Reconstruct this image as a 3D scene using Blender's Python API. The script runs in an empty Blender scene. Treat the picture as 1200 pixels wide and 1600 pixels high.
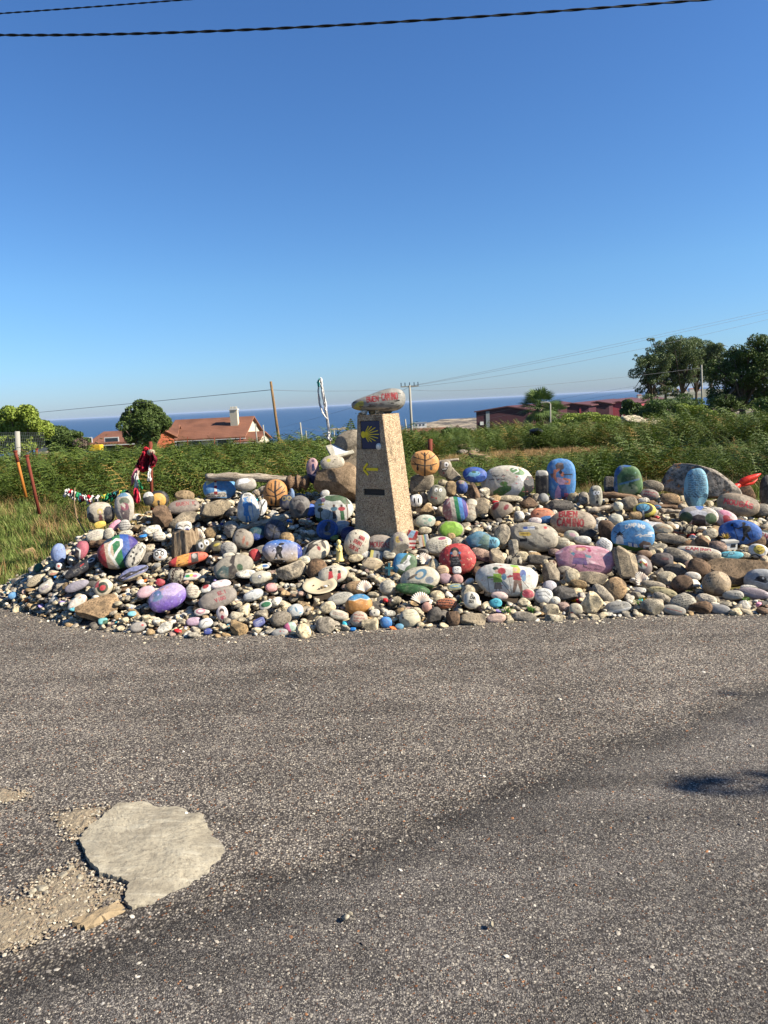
import bpy, math, random
import numpy as np
from mathutils import Matrix, Vector

random.seed(7)
rng = np.random.default_rng(7)
scene = bpy.context.scene
COL = scene.collection
R = math.radians

# ------------------------------------------------------------------ camera, sky, sun, exposure
F = 1100.0                      # focal length in pixels of a 1200 x 1600 frame
PITCH, ROLL = R(8.8), R(2.9)
CAM = np.array([0.0, 0.0, 1.6])
_fw = np.array([0, math.cos(PITCH), -math.sin(PITCH)])
_u0 = np.array([0, math.sin(PITCH), math.cos(PITCH)])
_x0 = np.array([1.0, 0, 0])
_r = math.cos(ROLL) * _x0 - math.sin(ROLL) * _u0
_u = math.sin(ROLL) * _x0 + math.cos(ROLL) * _u0
cd = bpy.data.cameras.new('camera')
cam = bpy.data.objects.new('camera', cd)
COL.objects.link(cam)
cd.sensor_fit = 'VERTICAL'
cd.sensor_height = 36.0
cd.lens = F / 1600 * 36
cd.clip_start = 0.05
cd.clip_end = 90000
cam.matrix_world = Matrix(((_r[0], _u[0], -_fw[0], CAM[0]), (_r[1], _u[1], -_fw[1], CAM[1]),
                           (_r[2], _u[2],-_fw[2],CAM[2]),(0,0,0,1)))
scene.camera = cam

SUN_EL, SUN_A = R(36), R(14)    # sun to the right and a little behind the camera
sdir = Vector((math.cos(SUN_EL) * math.cos(SUN_A), -math.cos(SUN_EL) * math.sin(SUN_A), math.sin(SUN_EL)))
world = bpy.data.worlds.new('World')
scene.world = world
world.use_nodes = True
wn = world.node_tree
wn.nodes.clear()
sky = wn.nodes.new('ShaderNodeTexSky')
sky.sky_type = 'NISHITA'
sky.sun_disc = False
sky.sun_elevation = SUN_EL
sky.sun_rotation = R(90) + SUN_A
sky.altitude = 0
sky.air_density = 1.0
sky.dust_density = 0.35
sky.ozone_density = 3.0
hsv = wn.nodes.new('ShaderNodeHueSaturation')
hsv.inputs['Hue'].default_value = 0.5
hsv.inputs['Saturation'].default_value = 1.12
bg = wn.nodes.new('ShaderNodeBackground')
bg.inputs['Strength'].default_value = 0.059
wo = wn.nodes.new('ShaderNodeOutputWorld')
wn.links.new(sky.outputs[0], hsv.inputs['Color'])
# sea haze: the lowest degrees of the sky are milky blue-grey all round
tc = wn.nodes.new('ShaderNodeTexCoord'); sx = wn.nodes.new('ShaderNodeSeparateXYZ'); rp = wn.nodes.new('ShaderNodeValToRGB')
rp.color_ramp.elements[0].position = 0.0; rp.color_ramp.elements[0].color = (.53, .68, 1.10, 1)
rp.color_ramp.elements[1].position = 0.45; rp.color_ramp.elements[1].color = (.66, .86, 1.12, 1)
e1 = rp.color_ramp.elements.new(.06); e1.color = (.56, .78, 1.10, 1)
e1 = rp.color_ramp.elements.new(.16); e1.color = (.66, .89, 1.10, 1)
mx = wn.nodes.new('ShaderNodeMix'); mx.data_type = 'RGBA'; mx.blend_type = 'MULTIPLY'; mx.inputs[0].default_value = 1.0
wn.links.new(tc.outputs['Generated'], sx.inputs[0]); wn.links.new(sx.outputs[2], rp.inputs[0])
wn.links.new(hsv.outputs[0], mx.inputs[6]); wn.links.new(rp.outputs[0], mx.inputs[7])
wn.links.new(mx.outputs[2], bg.inputs['Color'])
wn.links.new(bg.outputs[0], wo.inputs['Surface'])
sl = bpy.data.lights.new('sun', 'SUN')
sl.energy = 5.0
sl.angle = R(0.5)
sl.color = (1.0, 0.92, 0.78)
sun = bpy.data.objects.new('sun', sl)
COL.objects.link(sun)
sun.rotation_euler = sdir.to_track_quat('Z', 'Y').to_euler()
sun.location = (10, -4, 10)
scene.view_settings.view_transform = 'Standard'
scene.view_settings.look = 'None'
scene.view_settings.exposure = 1.28
scene.view_settings.gamma = 1.0
scene.view_settings.use_curve_mapping = False
scene.render.engine = 'CYCLES'
scene.cycles.max_bounces = 5
scene.cycles.diffuse_bounces = 2
scene.cycles.glossy_bounces = 2
scene.cycles.transparent_max_bounces = 6
scene.cycles.volume_bounces = 0

def ray(px, py):
    return _r * ((px - 600) / F) + _u * ((800 - py) / F) + _fw
def at_y(px, py, Y):
    d = ray(px, py)
    return CAM + d * (Y / d[1])
def at_z(px, py, z=0.0):
    d = ray(px, py)
    return CAM + d * ((z - CAM[2]) / d[2])
def project(P):
    q = np.asarray(P) - CAM
    dz = q @ _fw
    return 600 + F * (q @ _r) / dz, 800 - F * (q @ _u) / dz, dz

# ------------------------------------------------------------------ helpers
ALB = 0.76      # picture colour to real-world reflectance
def lin(c):
    c = np.asarray(c, float) / 255.0
    return ALB * np.where(c <= 0.04045, c / 12.92, ((c + 0.055) / 1.055) ** 2.4)

def link(o, parent=None):
    COL.objects.link(o)
    if parent is not None:
        o.parent = parent
    return o

def tag(o, label=None, cat=None, group=None, kind=None):
    if label: o['label'] = label
    if cat: o['category'] = cat
    if group: o['group'] = group
    if kind: o['kind'] = kind
    return o

def mesh_np(name, V, Fc, mats=(), smooth=True, midx=None, col=None, uv=None):
    """V (n,3); Fc (m,3|4) int array or list of lists."""
    me = bpy.data.meshes.new(name)
    V = np.asarray(V, np.float32)
    if isinstance(Fc, np.ndarray):
        k = Fc.shape[1]
        m = Fc.shape[0]
        me.vertices.add(len(V)); me.vertices.foreach_set('co', V.ravel())
        me.loops.add(m * k); me.loops.foreach_set('vertex_index', Fc.astype(np.int32).ravel())
        me.polygons.add(m)
        me.polygons.foreach_set('loop_start', np.arange(0, m * k, k, dtype=np.int32))
        me.update(calc_edges=True)
        me.validate()
    else:
        me.from_pydata([tuple(map(float, v)) for v in V], [], [tuple(f) for f in Fc])
    if smooth:
        me.polygons.foreach_set('use_smooth', np.ones(len(me.polygons), bool))
    for mt in mats: me.materials.append(mt)
    if midx is not None:
        me.polygons.foreach_set('material_index', np.asarray(midx, np.int32))
    if col is not None:
        ca = me.color_attributes.new('Col', 'FLOAT_COLOR', 'POINT')
        c4 = np.ones((len(V), 4), np.float32); c4[:, :3] = col
        ca.data.foreach_set('color', c4.ravel())
    me.update()
    return me

def obj(name, me, parent=None, loc=None, rot=None):
    o = bpy.data.objects.new(name, me)
    link(o, parent)
    if loc is not None: o.location = [float(v) for v in loc]
    if rot is not None: o.rotation_euler = rot
    return o

def empty(name, loc=(0, 0, 0), rz=0):
    o = bpy.data.objects.new(name, None)
    link(o)
    o.empty_display_size = 0.1
    o.location = [float(v) for v in loc]
    o.rotation_euler = (0, 0, rz)
    return o

class MB:
    """collects shapes into one mesh"""
    def __init__(s): s.V = []; s.F = []; s.n = 0; s.M = []
    def add(s, V, Fc, mi=0):
        for f in Fc: s.F.append([i + s.n for i in f]); s.M.append(mi)
        s.V.extend([tuple(map(float, v)) for v in V]); s.n += len(V)
        return s
    def box(s, x0, x1, y0, y1, z0, z1, mi=0):
        V = [(x, y, z) for z in (z0, z1) for y in (y0, y1) for x in (x0, x1)]
        return s.add(V, [(0, 2, 3, 1), (4, 5, 7, 6), (0, 1, 5, 4), (2, 6, 7, 3), (0, 4, 6, 2), (1, 3, 7, 5)], mi)
    def tube(s, pts, rad, n=8, mi=0, cap=True):
        pts = [np.asarray(p, float) for p in pts]
        if not hasattr(rad, '__len__'): rad = [rad] * len(pts)
        V = []; Fc = []
        prev = None
        for i, p in enumerate(pts):
            t = pts[min(i + 1, len(pts) - 1)] - pts[max(i - 1, 0)]
            t = t / (np.linalg.norm(t) + 1e-12)
            if prev is None:
                a = np.array([1, 0, 0]) if abs(t[0]) < .8 else np.array([0, 1, 0])
            else: a = prev
            a = a - t * (a @ t); a /= np.linalg.norm(a); prev = a
            b = np.cross(t, a)
            for k in range(n):
                w = 2 * math.pi * k / n
                V.append(p + rad[i] * (math.cos(w) * a + math.sin(w) * b))
        for i in range(len(pts) - 1):
            for k in range(n):
                k2 = (k + 1) % n
                Fc.append((i * n + k, i * n + k2, (i + 1) * n + k2, (i + 1) * n + k))
        if cap:
            Fc.append(tuple(range(n))[::-1]); Fc.append(tuple(range((len(pts) - 1) * n, len(pts) * n)))
        return s.add(V, Fc, mi)
    def lathe(s, prof, n=24, mi=0, c=(0, 0, 0)):
        V = []; Fc = []
        for (r, z) in prof:
            for k in range(n):
                w = 2 * math.pi * k / n
                V.append((c[0] + r * math.cos(w), c[1] + r * math.sin(w), c[2] + z))
        for i in range(len(prof) - 1):
            for k in range(n):
                k2 = (k + 1) % n
                Fc.append((i * n + k, i * n + k2, (i + 1) * n + k2, (i + 1) * n + k))
        return s.add(V, Fc, mi)
    def build(s, name, mat, parent=None, smooth=False, loc=None, rot=None):
        mats = mat if isinstance(mat, (list, tuple)) else [mat]
        me = mesh_np(name, np.array(s.V), s.F, mats, smooth, s.M)
        return obj(name, me, parent, loc, rot)

def pn(P, seed, freq=1.0, octv=2):
    """smooth pseudo noise, about -1..1"""
    g = np.random.default_rng(seed)
    P = np.asarray(P, float)
    out = np.zeros(len(P)); amp = 1.0; f = freq; tot = 0
    for o in range(octv):
        for k in range(5):
            d = g.normal(size=P.shape[1]); d /= np.linalg.norm(d)
            out += amp * np.sin(P @ d * f * g.uniform(1.5, 3.2) + g.uniform(0, 6.28))
        tot += amp * 2.2; amp *= 0.5; f *= 2.1
    return out / tot

_qs = {}
def quad_sphere(N):
    if N in _qs: return _qs[N]
    idx = {}; V = []; Fc = []
    def vid(i, j, k):
        key = (i, j, k)
        if key not in idx:
            idx[key] = len(V)
            V.append([math.tan((c / N - .5) * math.pi / 2 * .98) / math.tan(math.pi / 4 * .98) for c in key])
        return idx[key]
    for a in range(N):
        for b in range(N):
            for fx in (0, N):
                q = [vid(fx, a, b), vid(fx, a + 1, b), vid(fx, a + 1, b + 1), vid(fx, a, b + 1)]
                Fc.append(q if fx else q[::-1])
                q = [vid(a, fx, b), vid(a, fx, b + 1), vid(a + 1, fx, b + 1), vid(a + 1, fx, b)]
                Fc.append(q if fx else q[::-1])
                q = [vid(a, b, fx), vid(a + 1, b, fx), vid(a + 1, b + 1, fx), vid(a, b + 1, fx)]
                Fc.append(q if fx else q[::-1])
    V = np.array(V); V /= np.linalg.norm(V, axis=1)[:, None]
    _qs[N] = (V, np.array(Fc, np.int32))
    return _qs[N]

def stone_pts(N, seed, p=2.2, amp=.06, cuts=0, tx=0.0, tz=0.0, fine=.006, cutr=(.55, .85)):
    D, Fc = quad_sphere(N)
    g = np.random.default_rng(seed)
    rr = 1.0 / (np.abs(D) ** p).sum(1) ** (1 / p)
    for _ in range(cuts):
        n = g.normal(size=3); n /= np.linalg.norm(n)
        h = g.uniform(*cutr)
        dn = D @ n
        rr = np.where(dn > 1e-3, np.minimum(rr, h / np.maximum(dn, 1e-3)), rr)
    rr = rr * (1 + amp * pn(D, seed + 11, .9, 2) + fine * pn(D, seed + 5, 7, 2))
    P = D * rr[:, None]
    P[:, 0] *= 1 + tx * P[:, 2]
    P[:, 2] *= 1 + tz * P[:, 0]
    return P, Fc

# ------------------------------------------------------------------ materials
class NT:
    def __init__(s, name):
        s.m = bpy.data.materials.new(name); s.m.use_nodes = True
        s.t = s.m.node_tree; s.t.nodes.clear()
        s.out = s.n('ShaderNodeOutputMaterial'); s.b = s.n('ShaderNodeBsdfPrincipled')
        s.l(s.b.outputs[0], s.out.inputs[0])
    def n(s, t, **k):
        x = s.t.nodes.new(t)
        for a, v in k.items(): setattr(x, a, v)
        return x
    def l(s, a, b): s.t.links.new(a, b)
    def co(s, kind='Object', scale=None):
        c = s.n('ShaderNodeTexCoord').outputs[kind]
        if scale is not None:
            m = s.n('ShaderNodeMapping'); m.inputs['Scale'].default_value = scale
            s.l(c, m.inputs[0]); return m.outputs[0]
        return c
    def noise(s, co, scale, detail=4, rough=.6):
        x = s.n('ShaderNodeTexNoise'); x.inputs['Scale'].default_value = scale
        x.inputs['Detail'].default_value = detail; x.inputs['Roughness'].default_value = rough
        s.l(co, x.inputs['Vector']); return x.outputs['Fac']
    def vor(s, co, scale, out='Color', feature='F1', rand=1.0):
        x = s.n('ShaderNodeTexVoronoi', feature=feature); x.inputs['Scale'].default_value = scale
        x.inputs['Randomness'].default_value = rand
        s.l(co, x.inputs['Vector']); return x.outputs[out]
    def ramp(s, fac, stops, interp='LINEAR'):
        x = s.n('ShaderNodeValToRGB'); x.color_ramp.interpolation = interp
        e = x.color_ramp.elements
        while len(e) < len(stops): e.new(.5)
        for i, (p, c) in enumerate(stops):
            e[i].position = p
            e[i].color = (c, c, c, 1) if not hasattr(c, '__len__') else (*c[:3], 1)
        s.l(fac, x.inputs[0]); return x.outputs[0]
    def mix(s, a, b, fac=.5, mode='MIX'):
        x = s.n('ShaderNodeMix', data_type='RGBA', blend_type=mode)
        for v, i in ((fac, 0), (a, 6), (b, 7)):
            if hasattr(v, 'links') or hasattr(v, 'is_linked'): s.l(v, x.inputs[i])
            elif i == 0: x.inputs[0].default_value = v
            else: x.inputs[i].default_value = (*v[:3], 1) if hasattr(v, '__len__') else (v, v, v, 1)
        return x.outputs[2]
    def math(s, op, a, b=0.0, clamp=False):
        x = s.n('ShaderNodeMath', operation=op); x.use_clamp = clamp
        for v, i in ((a, 0), (b, 1)):
            if hasattr(v, 'is_linked'): s.l(v, x.inputs[i])
            else: x.inputs[i].default_value = v
        return x.outputs[0]
    def bump(s, h, strength=.5, dist=.01, prev=None):
        x = s.n('ShaderNodeBump'); x.inputs['Strength'].default_value = strength
        x.inputs['Distance'].default_value = dist
        s.l(h, x.inputs['Height'])
        if prev is not None: s.l(prev, x.inputs['Normal'])
        s.l(x.outputs[0], s.b.inputs['Normal']); return x.outputs[0]
    def fin(s, color=None, rough=.8, spec=.3, metal=0):
        if color is not None:
            if hasattr(color, 'is_linked'): s.l(color, s.b.inputs['Base Color'])
            else: s.b.inputs['Base Color'].default_value = (*color[:3], 1)
        if hasattr(rough, 'is_linked'): s.l(rough, s.b.inputs['Roughness'])
        else: s.b.inputs['Roughness'].default_value = rough
        s.b.inputs['Specular IOR Level'].default_value = spec
        s.b.inputs['Metallic'].default_value = metal
        return s.m

def simple(name, rgb, rough=.7, var=.25, scale=20, bump=.3, bd=.003, spec=.3, metal=0):
    t = NT(name); co = t.co()
    c = lin(rgb)
    n = t.noise(co, scale, 5)
    col = t.mix(c * (1 - var), np.minimum(c * (1 + var), 1), n)
    t.bump(n, bump, bd)
    return t.fin(col, rough, spec, metal)

def stone_mat(name, rgb, mott=.35, dark=.30, sp=60, write=False, lichen=0.0, light=None, bmp=.8):
    t = NT(name); g = t.co('Object'); oi = t.n('ShaderNodeObjectInfo'); ge = t.n('ShaderNodeNewGeometry')
    # world-size texture offset per stone so that no two look alike
    add = t.n('ShaderNodeVectorMath', operation='ADD')
    cmb = t.n('ShaderNodeCombineXYZ')
    ri = t.math('MULTIPLY', ge.outputs['Random Per Island'], 37.0)
    ro = t.math('MULTIPLY', oi.outputs['Random'], 91.0)
    t.l(ri, cmb.inputs[0]); t.l(ro, cmb.inputs[1])
    t.l(ge.outputs['Position'], add.inputs[0]); t.l(cmb.outputs[0], add.inputs[1])
    co = add.outputs[0]
    c = lin(rgb)
    n1 = t.noise(co, 14, 6, .65); n2 = t.noise(co, sp, 4, .7); n3 = t.noise(co, sp * 3.2, 3, .7)
    rnd = t.math('FRACT', t.math('ADD', t.math('MULTIPLY', ge.outputs['Random Per Island'], 7.3), t.math('MULTIPLY', oi.outputs['Random'], 5.7)))
    warm = t.mix(c * np.array([.78, .80, .86]), np.minimum(c * np.array([1.16, 1.10, .98]), .86), rnd)
    a = t.mix(c * dark, warm, t.ramp(n1, [(.5 - mott * .35, 0), (.58, 1)]))
    b = t.mix(a, c * .22, t.ramp(n2, [(.39, .9), (.47, 0)]))
    b = t.mix(b, np.minimum(c * 1.45, .82) if light is None else lin(light), t.ramp(n3, [(.60, 0), (.72, .65)]))
    if lichen:
        b = t.mix(b, lin((196, 120, 50)), t.ramp(t.noise(co, 9, 5, .7), [(.58, 0), (.64, lichen)]))
    if write:
        sp2 = t.n('ShaderNodeSeparateXYZ'); t.l(g, sp2.inputs[0])
        wob = t.math('MULTIPLY', t.noise(g, 55, 2), 1.6)
        rows = t.math('SINE', t.math('ADD', t.math('MULTIPLY', sp2.outputs[2], 5.2), wob))
        rws = t.ramp(rows, [(.0, 0), (.25, 1)])
        m = t.n('ShaderNodeMapping'); m.inputs['Scale'].default_value = (9, 4, 3.4); t.l(g, m.inputs[0])
        scr = t.noise(m.outputs[0], 1.6, 3, .7)
        scr = t.ramp(scr, [(.44, 0), (.47, 1), (.53, 1), (.56, 0)])
        sgn = t.ramp(t.math('ABSOLUTE', sp2.outputs[0]), [(.55, 1), (.7, 0)])
        scr = t.math('MULTIPLY', scr, sgn)
        scr = t.math('MULTIPLY', scr, rws)
        b = t.mix(b, lin(write), scr)
    h = t.math('ADD', t.math('MULTIPLY', n1, .8), t.math('ADD', t.math('MULTIPLY', n2, .5), t.math('MULTIPLY', n3, .25)))
    t.bump(h, bmp, .010)
    return t.fin(b, .82, .25)

M = {}
PLAIN = {  # key: (rgb, word for the colour)
    'cream': ((228, 211, 176), 'cream'), 'white': ((244, 236, 218), 'off-white'), 'grey': ((184, 172, 152), 'grey'),
    'dgrey': ((112, 106, 98), 'dark grey'), 'tan': ((186, 158, 118), 'tan'), 'brown': ((134, 108, 84), 'brown'),
    'pink': ((190, 162, 146), 'pinkish'), 'speck': ((196, 184, 160), 'speckled grey')}
for k, (c, w) in PLAIN.items():
    M[k] = stone_mat('stone_' + w.replace(' ', '_').replace('-', '_'), c, sp=95 if k == 'speck' else 60)
M['cream_w'] = stone_mat('stone_cream_written', (212, 198, 168), write=(40, 36, 34))
M['grey_w'] = stone_mat('stone_grey_written', (176, 168, 152), write=(46, 30, 30))
M['cream_r'] = stone_mat('stone_cream_red_written', (206, 192, 164), write=(150, 30, 34))
M['granite'] = stone_mat('rough_granite', (176, 148, 114), mott=.4, dark=.38, sp=75, bmp=.9)
M['granite_dark'] = stone_mat('grey_granite', (168, 154, 132), mott=.4, dark=.36, sp=85, bmp=.9)
M['lichen_rock'] = stone_mat('lichen_rock', (176, 164, 148), mott=.3, dark=.22, sp=28, lichen=.85, bmp=.9)

# painted stones: paint colours are carried by the mesh, wear and relief by the nodes
t = NT('painted_stone')
at = t.n('ShaderNodeAttribute', attribute_name='Col')
ge = t.n('ShaderNodeNewGeometry'); co = ge.outputs['Position']
n1 = t.noise(co, 30, 6, .7); n2 = t.noise(co, 130, 3, .7)
c = t.mix(at.outputs['Color'], t.mix(at.outputs['Color'], .74, 1.0, 'MULTIPLY'), t.ramp(n1, [(.42, 1), (.58, 0)]))
c = t.mix(c, lin((176, 164, 142)), t.ramp(t.noise(co, 17, 5, .7), [(.50, 0), (.68, .26)]))
c = t.mix(c, lin((206, 196, 172)), t.ramp(n2, [(.68, 0), (.78, .45)]))
c = t.mix(c, lin((60, 54, 46)), t.ramp(n2, [(.25, .5), (.33, 0)]))
t.bump(t.math('ADD', n1, t.math('MULTIPLY', n2, .5)), .55, .006)
M['paint'] = t.fin(c, .62, .35)

def paintmat(name, rgb, rough=.55):
    return simple(name, rgb, rough, .16, 45, .35, .004, .4)
for k, c in {'p_blue': (40, 120, 190), 'p_turq': (70, 190, 205), 'p_red': (190, 36, 40), 'p_pink': (222, 150, 168), 'p_green': (40, 120, 70),
             'p_yellow': (226, 180, 40), 'p_navy': (34, 44, 110), 'p_orange': (216, 110, 40), 'p_white': (236, 232, 222), 'p_lilac': (160, 140, 190),
             'p_black': (30, 28, 30)}.items():
    M[k] = paintmat('paint_' + k[2:], c)

def wood(name, a, b, axis=0):
    t = NT(name); sc = [55, 55, 55]; sc[axis] = 3.5
    co = t.co('Object', sc)
    n = t.noise(co, 1, 6, .7); n2 = t.noise(co, 3.1, 3, .6)
    c = t.mix(lin(a), lin(b), t.ramp(n, [(.35, 0), (.62, 1)]))
    c = t.mix(c, lin(a) * .25, t.ramp(n2, [(.36, .8), (.46, 0)]))
    t.bump(t.math('ADD', n, n2), .9, .008)
    return t.fin(c, .85, .15)
M['drift'] = wood('driftwood_bleached', (120, 104, 88), (204, 190, 168))
M['drift_dark'] = wood('driftwood_brown', (84, 66, 52), (150, 122, 96))
M['stump'] = wood('driftwood_stump', (104, 84, 66), (186, 164, 134), 2)
M['pole_wood'] = wood('old_pole_wood', (92, 70, 48), (168, 136, 96), 2)
M['rust'] = simple('rusty_iron', (116, 52, 34), .8, .45, 40, .6, .004)
M['rust_o'] = simple('orange_painted_iron', (180, 112, 42), .7, .3, 60, .4)
M['conc_post'] = simple('weathered_concrete_post', (160, 156, 144), .9, .2, 30)
M['glass'] = simple('window_glass', (60, 74, 86), .15, .1, 3, 0, spec=.6)
M['black'] = simple('black_plastic', (20, 20, 22), .45, .3, 20, .6, .01)
M['wire'] = simple('black_cable', (14, 14, 16), .6, .1, 30, .1)
M['wire_grey'] = simple('grey_wire', (96, 98, 104), .6, .1, 30, .1)

# ------------------------------------------------------------------ ground shape
_fe = np.array([at_z(px, py)[:2] for px, py in ((-260, 925), (-90, 935), (0, 948), (60, 962), (115, 979), (200, 988), (330, 995), (450, 992), (600, 982),
                                                (750,976),(850,970),(1000,962),(1200,957),(1400,950))])
_fe = _fe[np.argsort(_fe[:, 0])]
def yf(x): return np.interp(x, _fe[:, 0], _fe[:, 1])
def sst(a, b, x):
    t = np.clip((x - a) / (b - a), 0, 1); return t * t * (3 - 2 * t)
def terrain(x, y):
    x = np.asarray(x, float); y = np.asarray(y, float)
    s = y - yf(x)
    rise = .35 + .10 * sst(-2.5, -6, x)
    z = rise * sst(.15, 2.9, s)
    z = z - .25 * sst(10, 22, y) - .051 * np.clip(y - 24, 0, None)
    z = z + .05 * np.sin(x * .9 + 1) * np.sin(y * .7) * sst(1.5, 5, s)
    z = z + .12 * np.sin(x * .21 + 2) * np.sin(y * .33 + .7) * sst(5, 12, s)
    z = z + sst(120, 500, y) * 1.4 * np.sin(x * .021) * np.sin(y * .017)
    return z
_dx = np.array([-5.0, -3.6, -3.0, -2.5, -2.1, -1.7]); _dv = np.array([.12, .16, .30, .55, .80, 1.0])
_cr = []          # height of the crest of the heap, read from where its back row stands
for _px, _py in ((-60, 935), (0, 918), (60, 882), (110, 848), (150, 820), (200, 808), (250, 787), (343, 772), (400, 764), (450, 769), (560, 768), (663, 762), (742, 753), (793, 770), (876, 777), (981, 770), (1090, 780), (1200, 796), (1300, 800)):
    _y = 7.0
    for _ in range(12):
        _P = at_y(_px, _py, _y); _y = yf(_P[0]) + 2.3 * np.interp(_P[0], _dx, _dv)
    _cr.append((_P[0], max(0.02, (_P[2] - terrain(_P[0], _y)) / .35)))
_cr = np.array(_cr); _mx, _mv = np.append(-5.0, _cr[:, 0]), np.append(0.0, _cr[:, 1])
_ps = np.array([0, .3, 1.0, 1.8, 2.3, 2.6, 3.05]); _pv = np.array([0.0, .10, .22, .32, .35, .26, 0.0])
def mound(x, y):
    s = (y - yf(x)) / np.interp(x, _dx, _dv)
    return np.interp(s, _ps, _pv) * np.interp(x, _mx, _mv)
def in_heap(x, y):
    s = (y - yf(x)) / np.interp(x, _dx, _dv)
    return (s > -.01) & (s < 2.85) & (x > -4.6)
def Hs(x, y): return terrain(x, y) + mound(x, y)
def hit(px, py, lift=0.0, snap=True):
    """where the ray through a pixel meets the heap / the ground"""
    d = ray(px, py); t = np.linspace(2.0, 30, 4000)
    P = CAM + d * t[:, None]
    below = P[:, 2] < Hs(P[:, 0], P[:, 1]) + lift
    i = int(np.argmax(below)) if below.any() else len(t) - 1
    j = int(np.argmin(np.abs(P[:, 1] - yf(P[i, 0] * 7 / max(P[i, 1], 7)) - 2.3 * np.interp(P[i, 0], _dx, _dv))))
    if snap and P[i, 1] > P[j, 1] + .75 and py > 700 and P[j, 0] > -3.3: i = j      # just misses the crest: it stands on the crest
    return P[i]

# terrain: polar sheet from the camera's feet to the shore
SEA = -20.0
def shore(az):   # metres to the water's edge for an azimuth in radians (0 = straight ahead, right positive)
    d = np.degrees(az)
    return np.interp(d, [-60, -20, -2, 2, 5, 8, 13, 25, 60], [330, 330, 380, 560, 770, 800, 820, 900, 1000])
na, nr = 260, 300
AZ = np.radians(np.linspace(-75, 75, na))
RR = np.concatenate([np.linspace(4.2, 30, 150), np.geomspace(30.6, 1150, nr - 150)])
A2, R2 = np.meshgrid(AZ, RR)
X, Y = np.sin(A2) * R2, np.cos(A2) * R2
Z = terrain(X, Y)
sr = shore(A2)
k = sst(.55, 1.0, R2 / sr)
Z = np.where(R2 > 60, np.minimum(Z, 0) * (1 - k) + k * SEA, Z)
Z = Z + np.where(R2 > 60, 1.0, 0) * .35 * np.sin(X * .11 + np.sin(Y * .07)) * sst(60, 140, R2)
Z = np.maximum(Z, np.where(R2 < sr, SEA + .6 + .8 * np.abs(np.sin(X * .05 + Y * .031) * np.sin(Y * .09)), SEA - 6))
Z = np.where(R2 > sr * 1.0, SEA - (R2 - sr) * .06 - .2, Z)
Z = Z - .008 - .06 * (Y < yf(X) + .15) * (X > -3.4)
V = np.stack([X.ravel(), Y.ravel(), Z.ravel()], 1)
ii = (np.arange(nr - 1)[:, None] * na + np.arange(na - 1)[None]).ravel()
t = NT('ground_earth_and_scrub')
co = t.co('Object')
n1 = t.noise(co, 1.3, 8, .7); n2 = t.noise(co, 14, 6, .7); n3 = t.noise(co, .045, 6, .65)
near = t.mix(lin((84, 92, 44)), lin((150, 128, 86)), t.ramp(n1, [(.45, 0), (.6, 1)]))
near = t.mix(near, lin((50, 56, 28)), t.ramp(n2, [(.4, .7), (.55, 0)]))
far = t.mix(lin((66, 78, 44)), lin((120, 116, 78)), t.ramp(n3, [(.42, 0), (.62, 1)]))
sp = t.n('ShaderNodeSeparateXYZ'); t.l(t.n('ShaderNodeNewGeometry').outputs['Position'], sp.inputs[0])
fy = t.math('MULTIPLY', t.math('SUBTRACT', sp.outputs[1], 40), .02, True)
c = t.mix(near, far, fy)
rocky = t.mix(lin((84, 78, 72)), lin((176, 160, 136)), t.ramp(t.noise(t.co('Object', (.06, .02, .3)), 1, 8, .8), [(.42, 0), (.58, 1)]))
shorem = t.math('MULTIPLY', t.math('SUBTRACT', -17.2, sp.outputs[2]), .8, True)
c = t.mix(c, rocky, shorem)
t.bump(n2, .7, .03)
tag(obj('ground', mesh_np('ground', V, np.stack([ii, ii + 1, ii + 1 + na, ii + na], 1), [t.fin(c, .95, .1)])), kind='structure')

# sea
t = NT('sea_water')
co = t.co('Object')
n = t.noise(t.co('Object', (.012, .05, .05)), 1, 8, .7)
c = t.mix(lin((48, 80, 116)), lin((64, 98, 132)), t.ramp(n, [(.35, 0), (.7, 1)]))
t.bump(t.noise(t.co('Object', (.12, .3, .3)), 1, 6, .75), 1.0, 1.2)
seam = t.fin(c, .55, .22)
na2, nr2 = 90, 60
A2, R2 = np.meshgrid(np.radians(np.linspace(-85, 85, na2)), np.geomspace(200, 60000, nr2))
V = np.stack([(np.sin(A2) * R2).ravel(), (np.cos(A2) * R2).ravel(), np.full(A2.size, SEA)], 1)
ii = (np.arange(nr2 - 1)[:, None] * na2 + np.arange(na2 - 1)[None]).ravel()
tag(obj('sea', mesh_np('sea', V, np.stack([ii, ii + 1, ii + 1 + na2, ii + na2], 1), [seam])), kind='structure')

# ------------------------------------------------------------------ road
p1, p2 = at_z(600, 1318), at_z(1060, 1135)      # edge between the coarse band and the smoother asphalt
mk = (p2[1] - p1[1]) / (p2[0] - p1[0]); ck = p1[1] - mk * p1[0]
t = NT('coarse_aggregate_asphalt')
co = t.co('Object')
sp = t.n('ShaderNodeSeparateXYZ'); t.l(co, sp.inputs[0])
warp = t.n('ShaderNodeTexNoise'); warp.inputs['Scale'].default_value = 300; warp.inputs['Detail'].default_value = 2; t.l(co, warp.inputs['Vector'])
vm = t.n('ShaderNodeVectorMath', operation='MULTIPLY_ADD'); t.l(warp.outputs['Color'], vm.inputs[0])
vm.inputs[1].default_value = (.003, .003, 0); t.l(co, vm.inputs[2]); cw = vm.outputs[0]
big = t.noise(co, .8, 5, .6); med = t.noise(co, 4.2, 6, .7)
edge = t.math('SUBTRACT', sp.outputs[1], t.math('ADD', t.math('MULTIPLY', sp.outputs[0], mk), ck))
edge = t.math('ADD', edge, t.math('MULTIPLY', t.math('SUBTRACT', big, .5), .30))
edge = t.math('ADD', edge, t.math('MULTIPLY', t.math('SUBTRACT', med, .5), .30))
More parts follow.
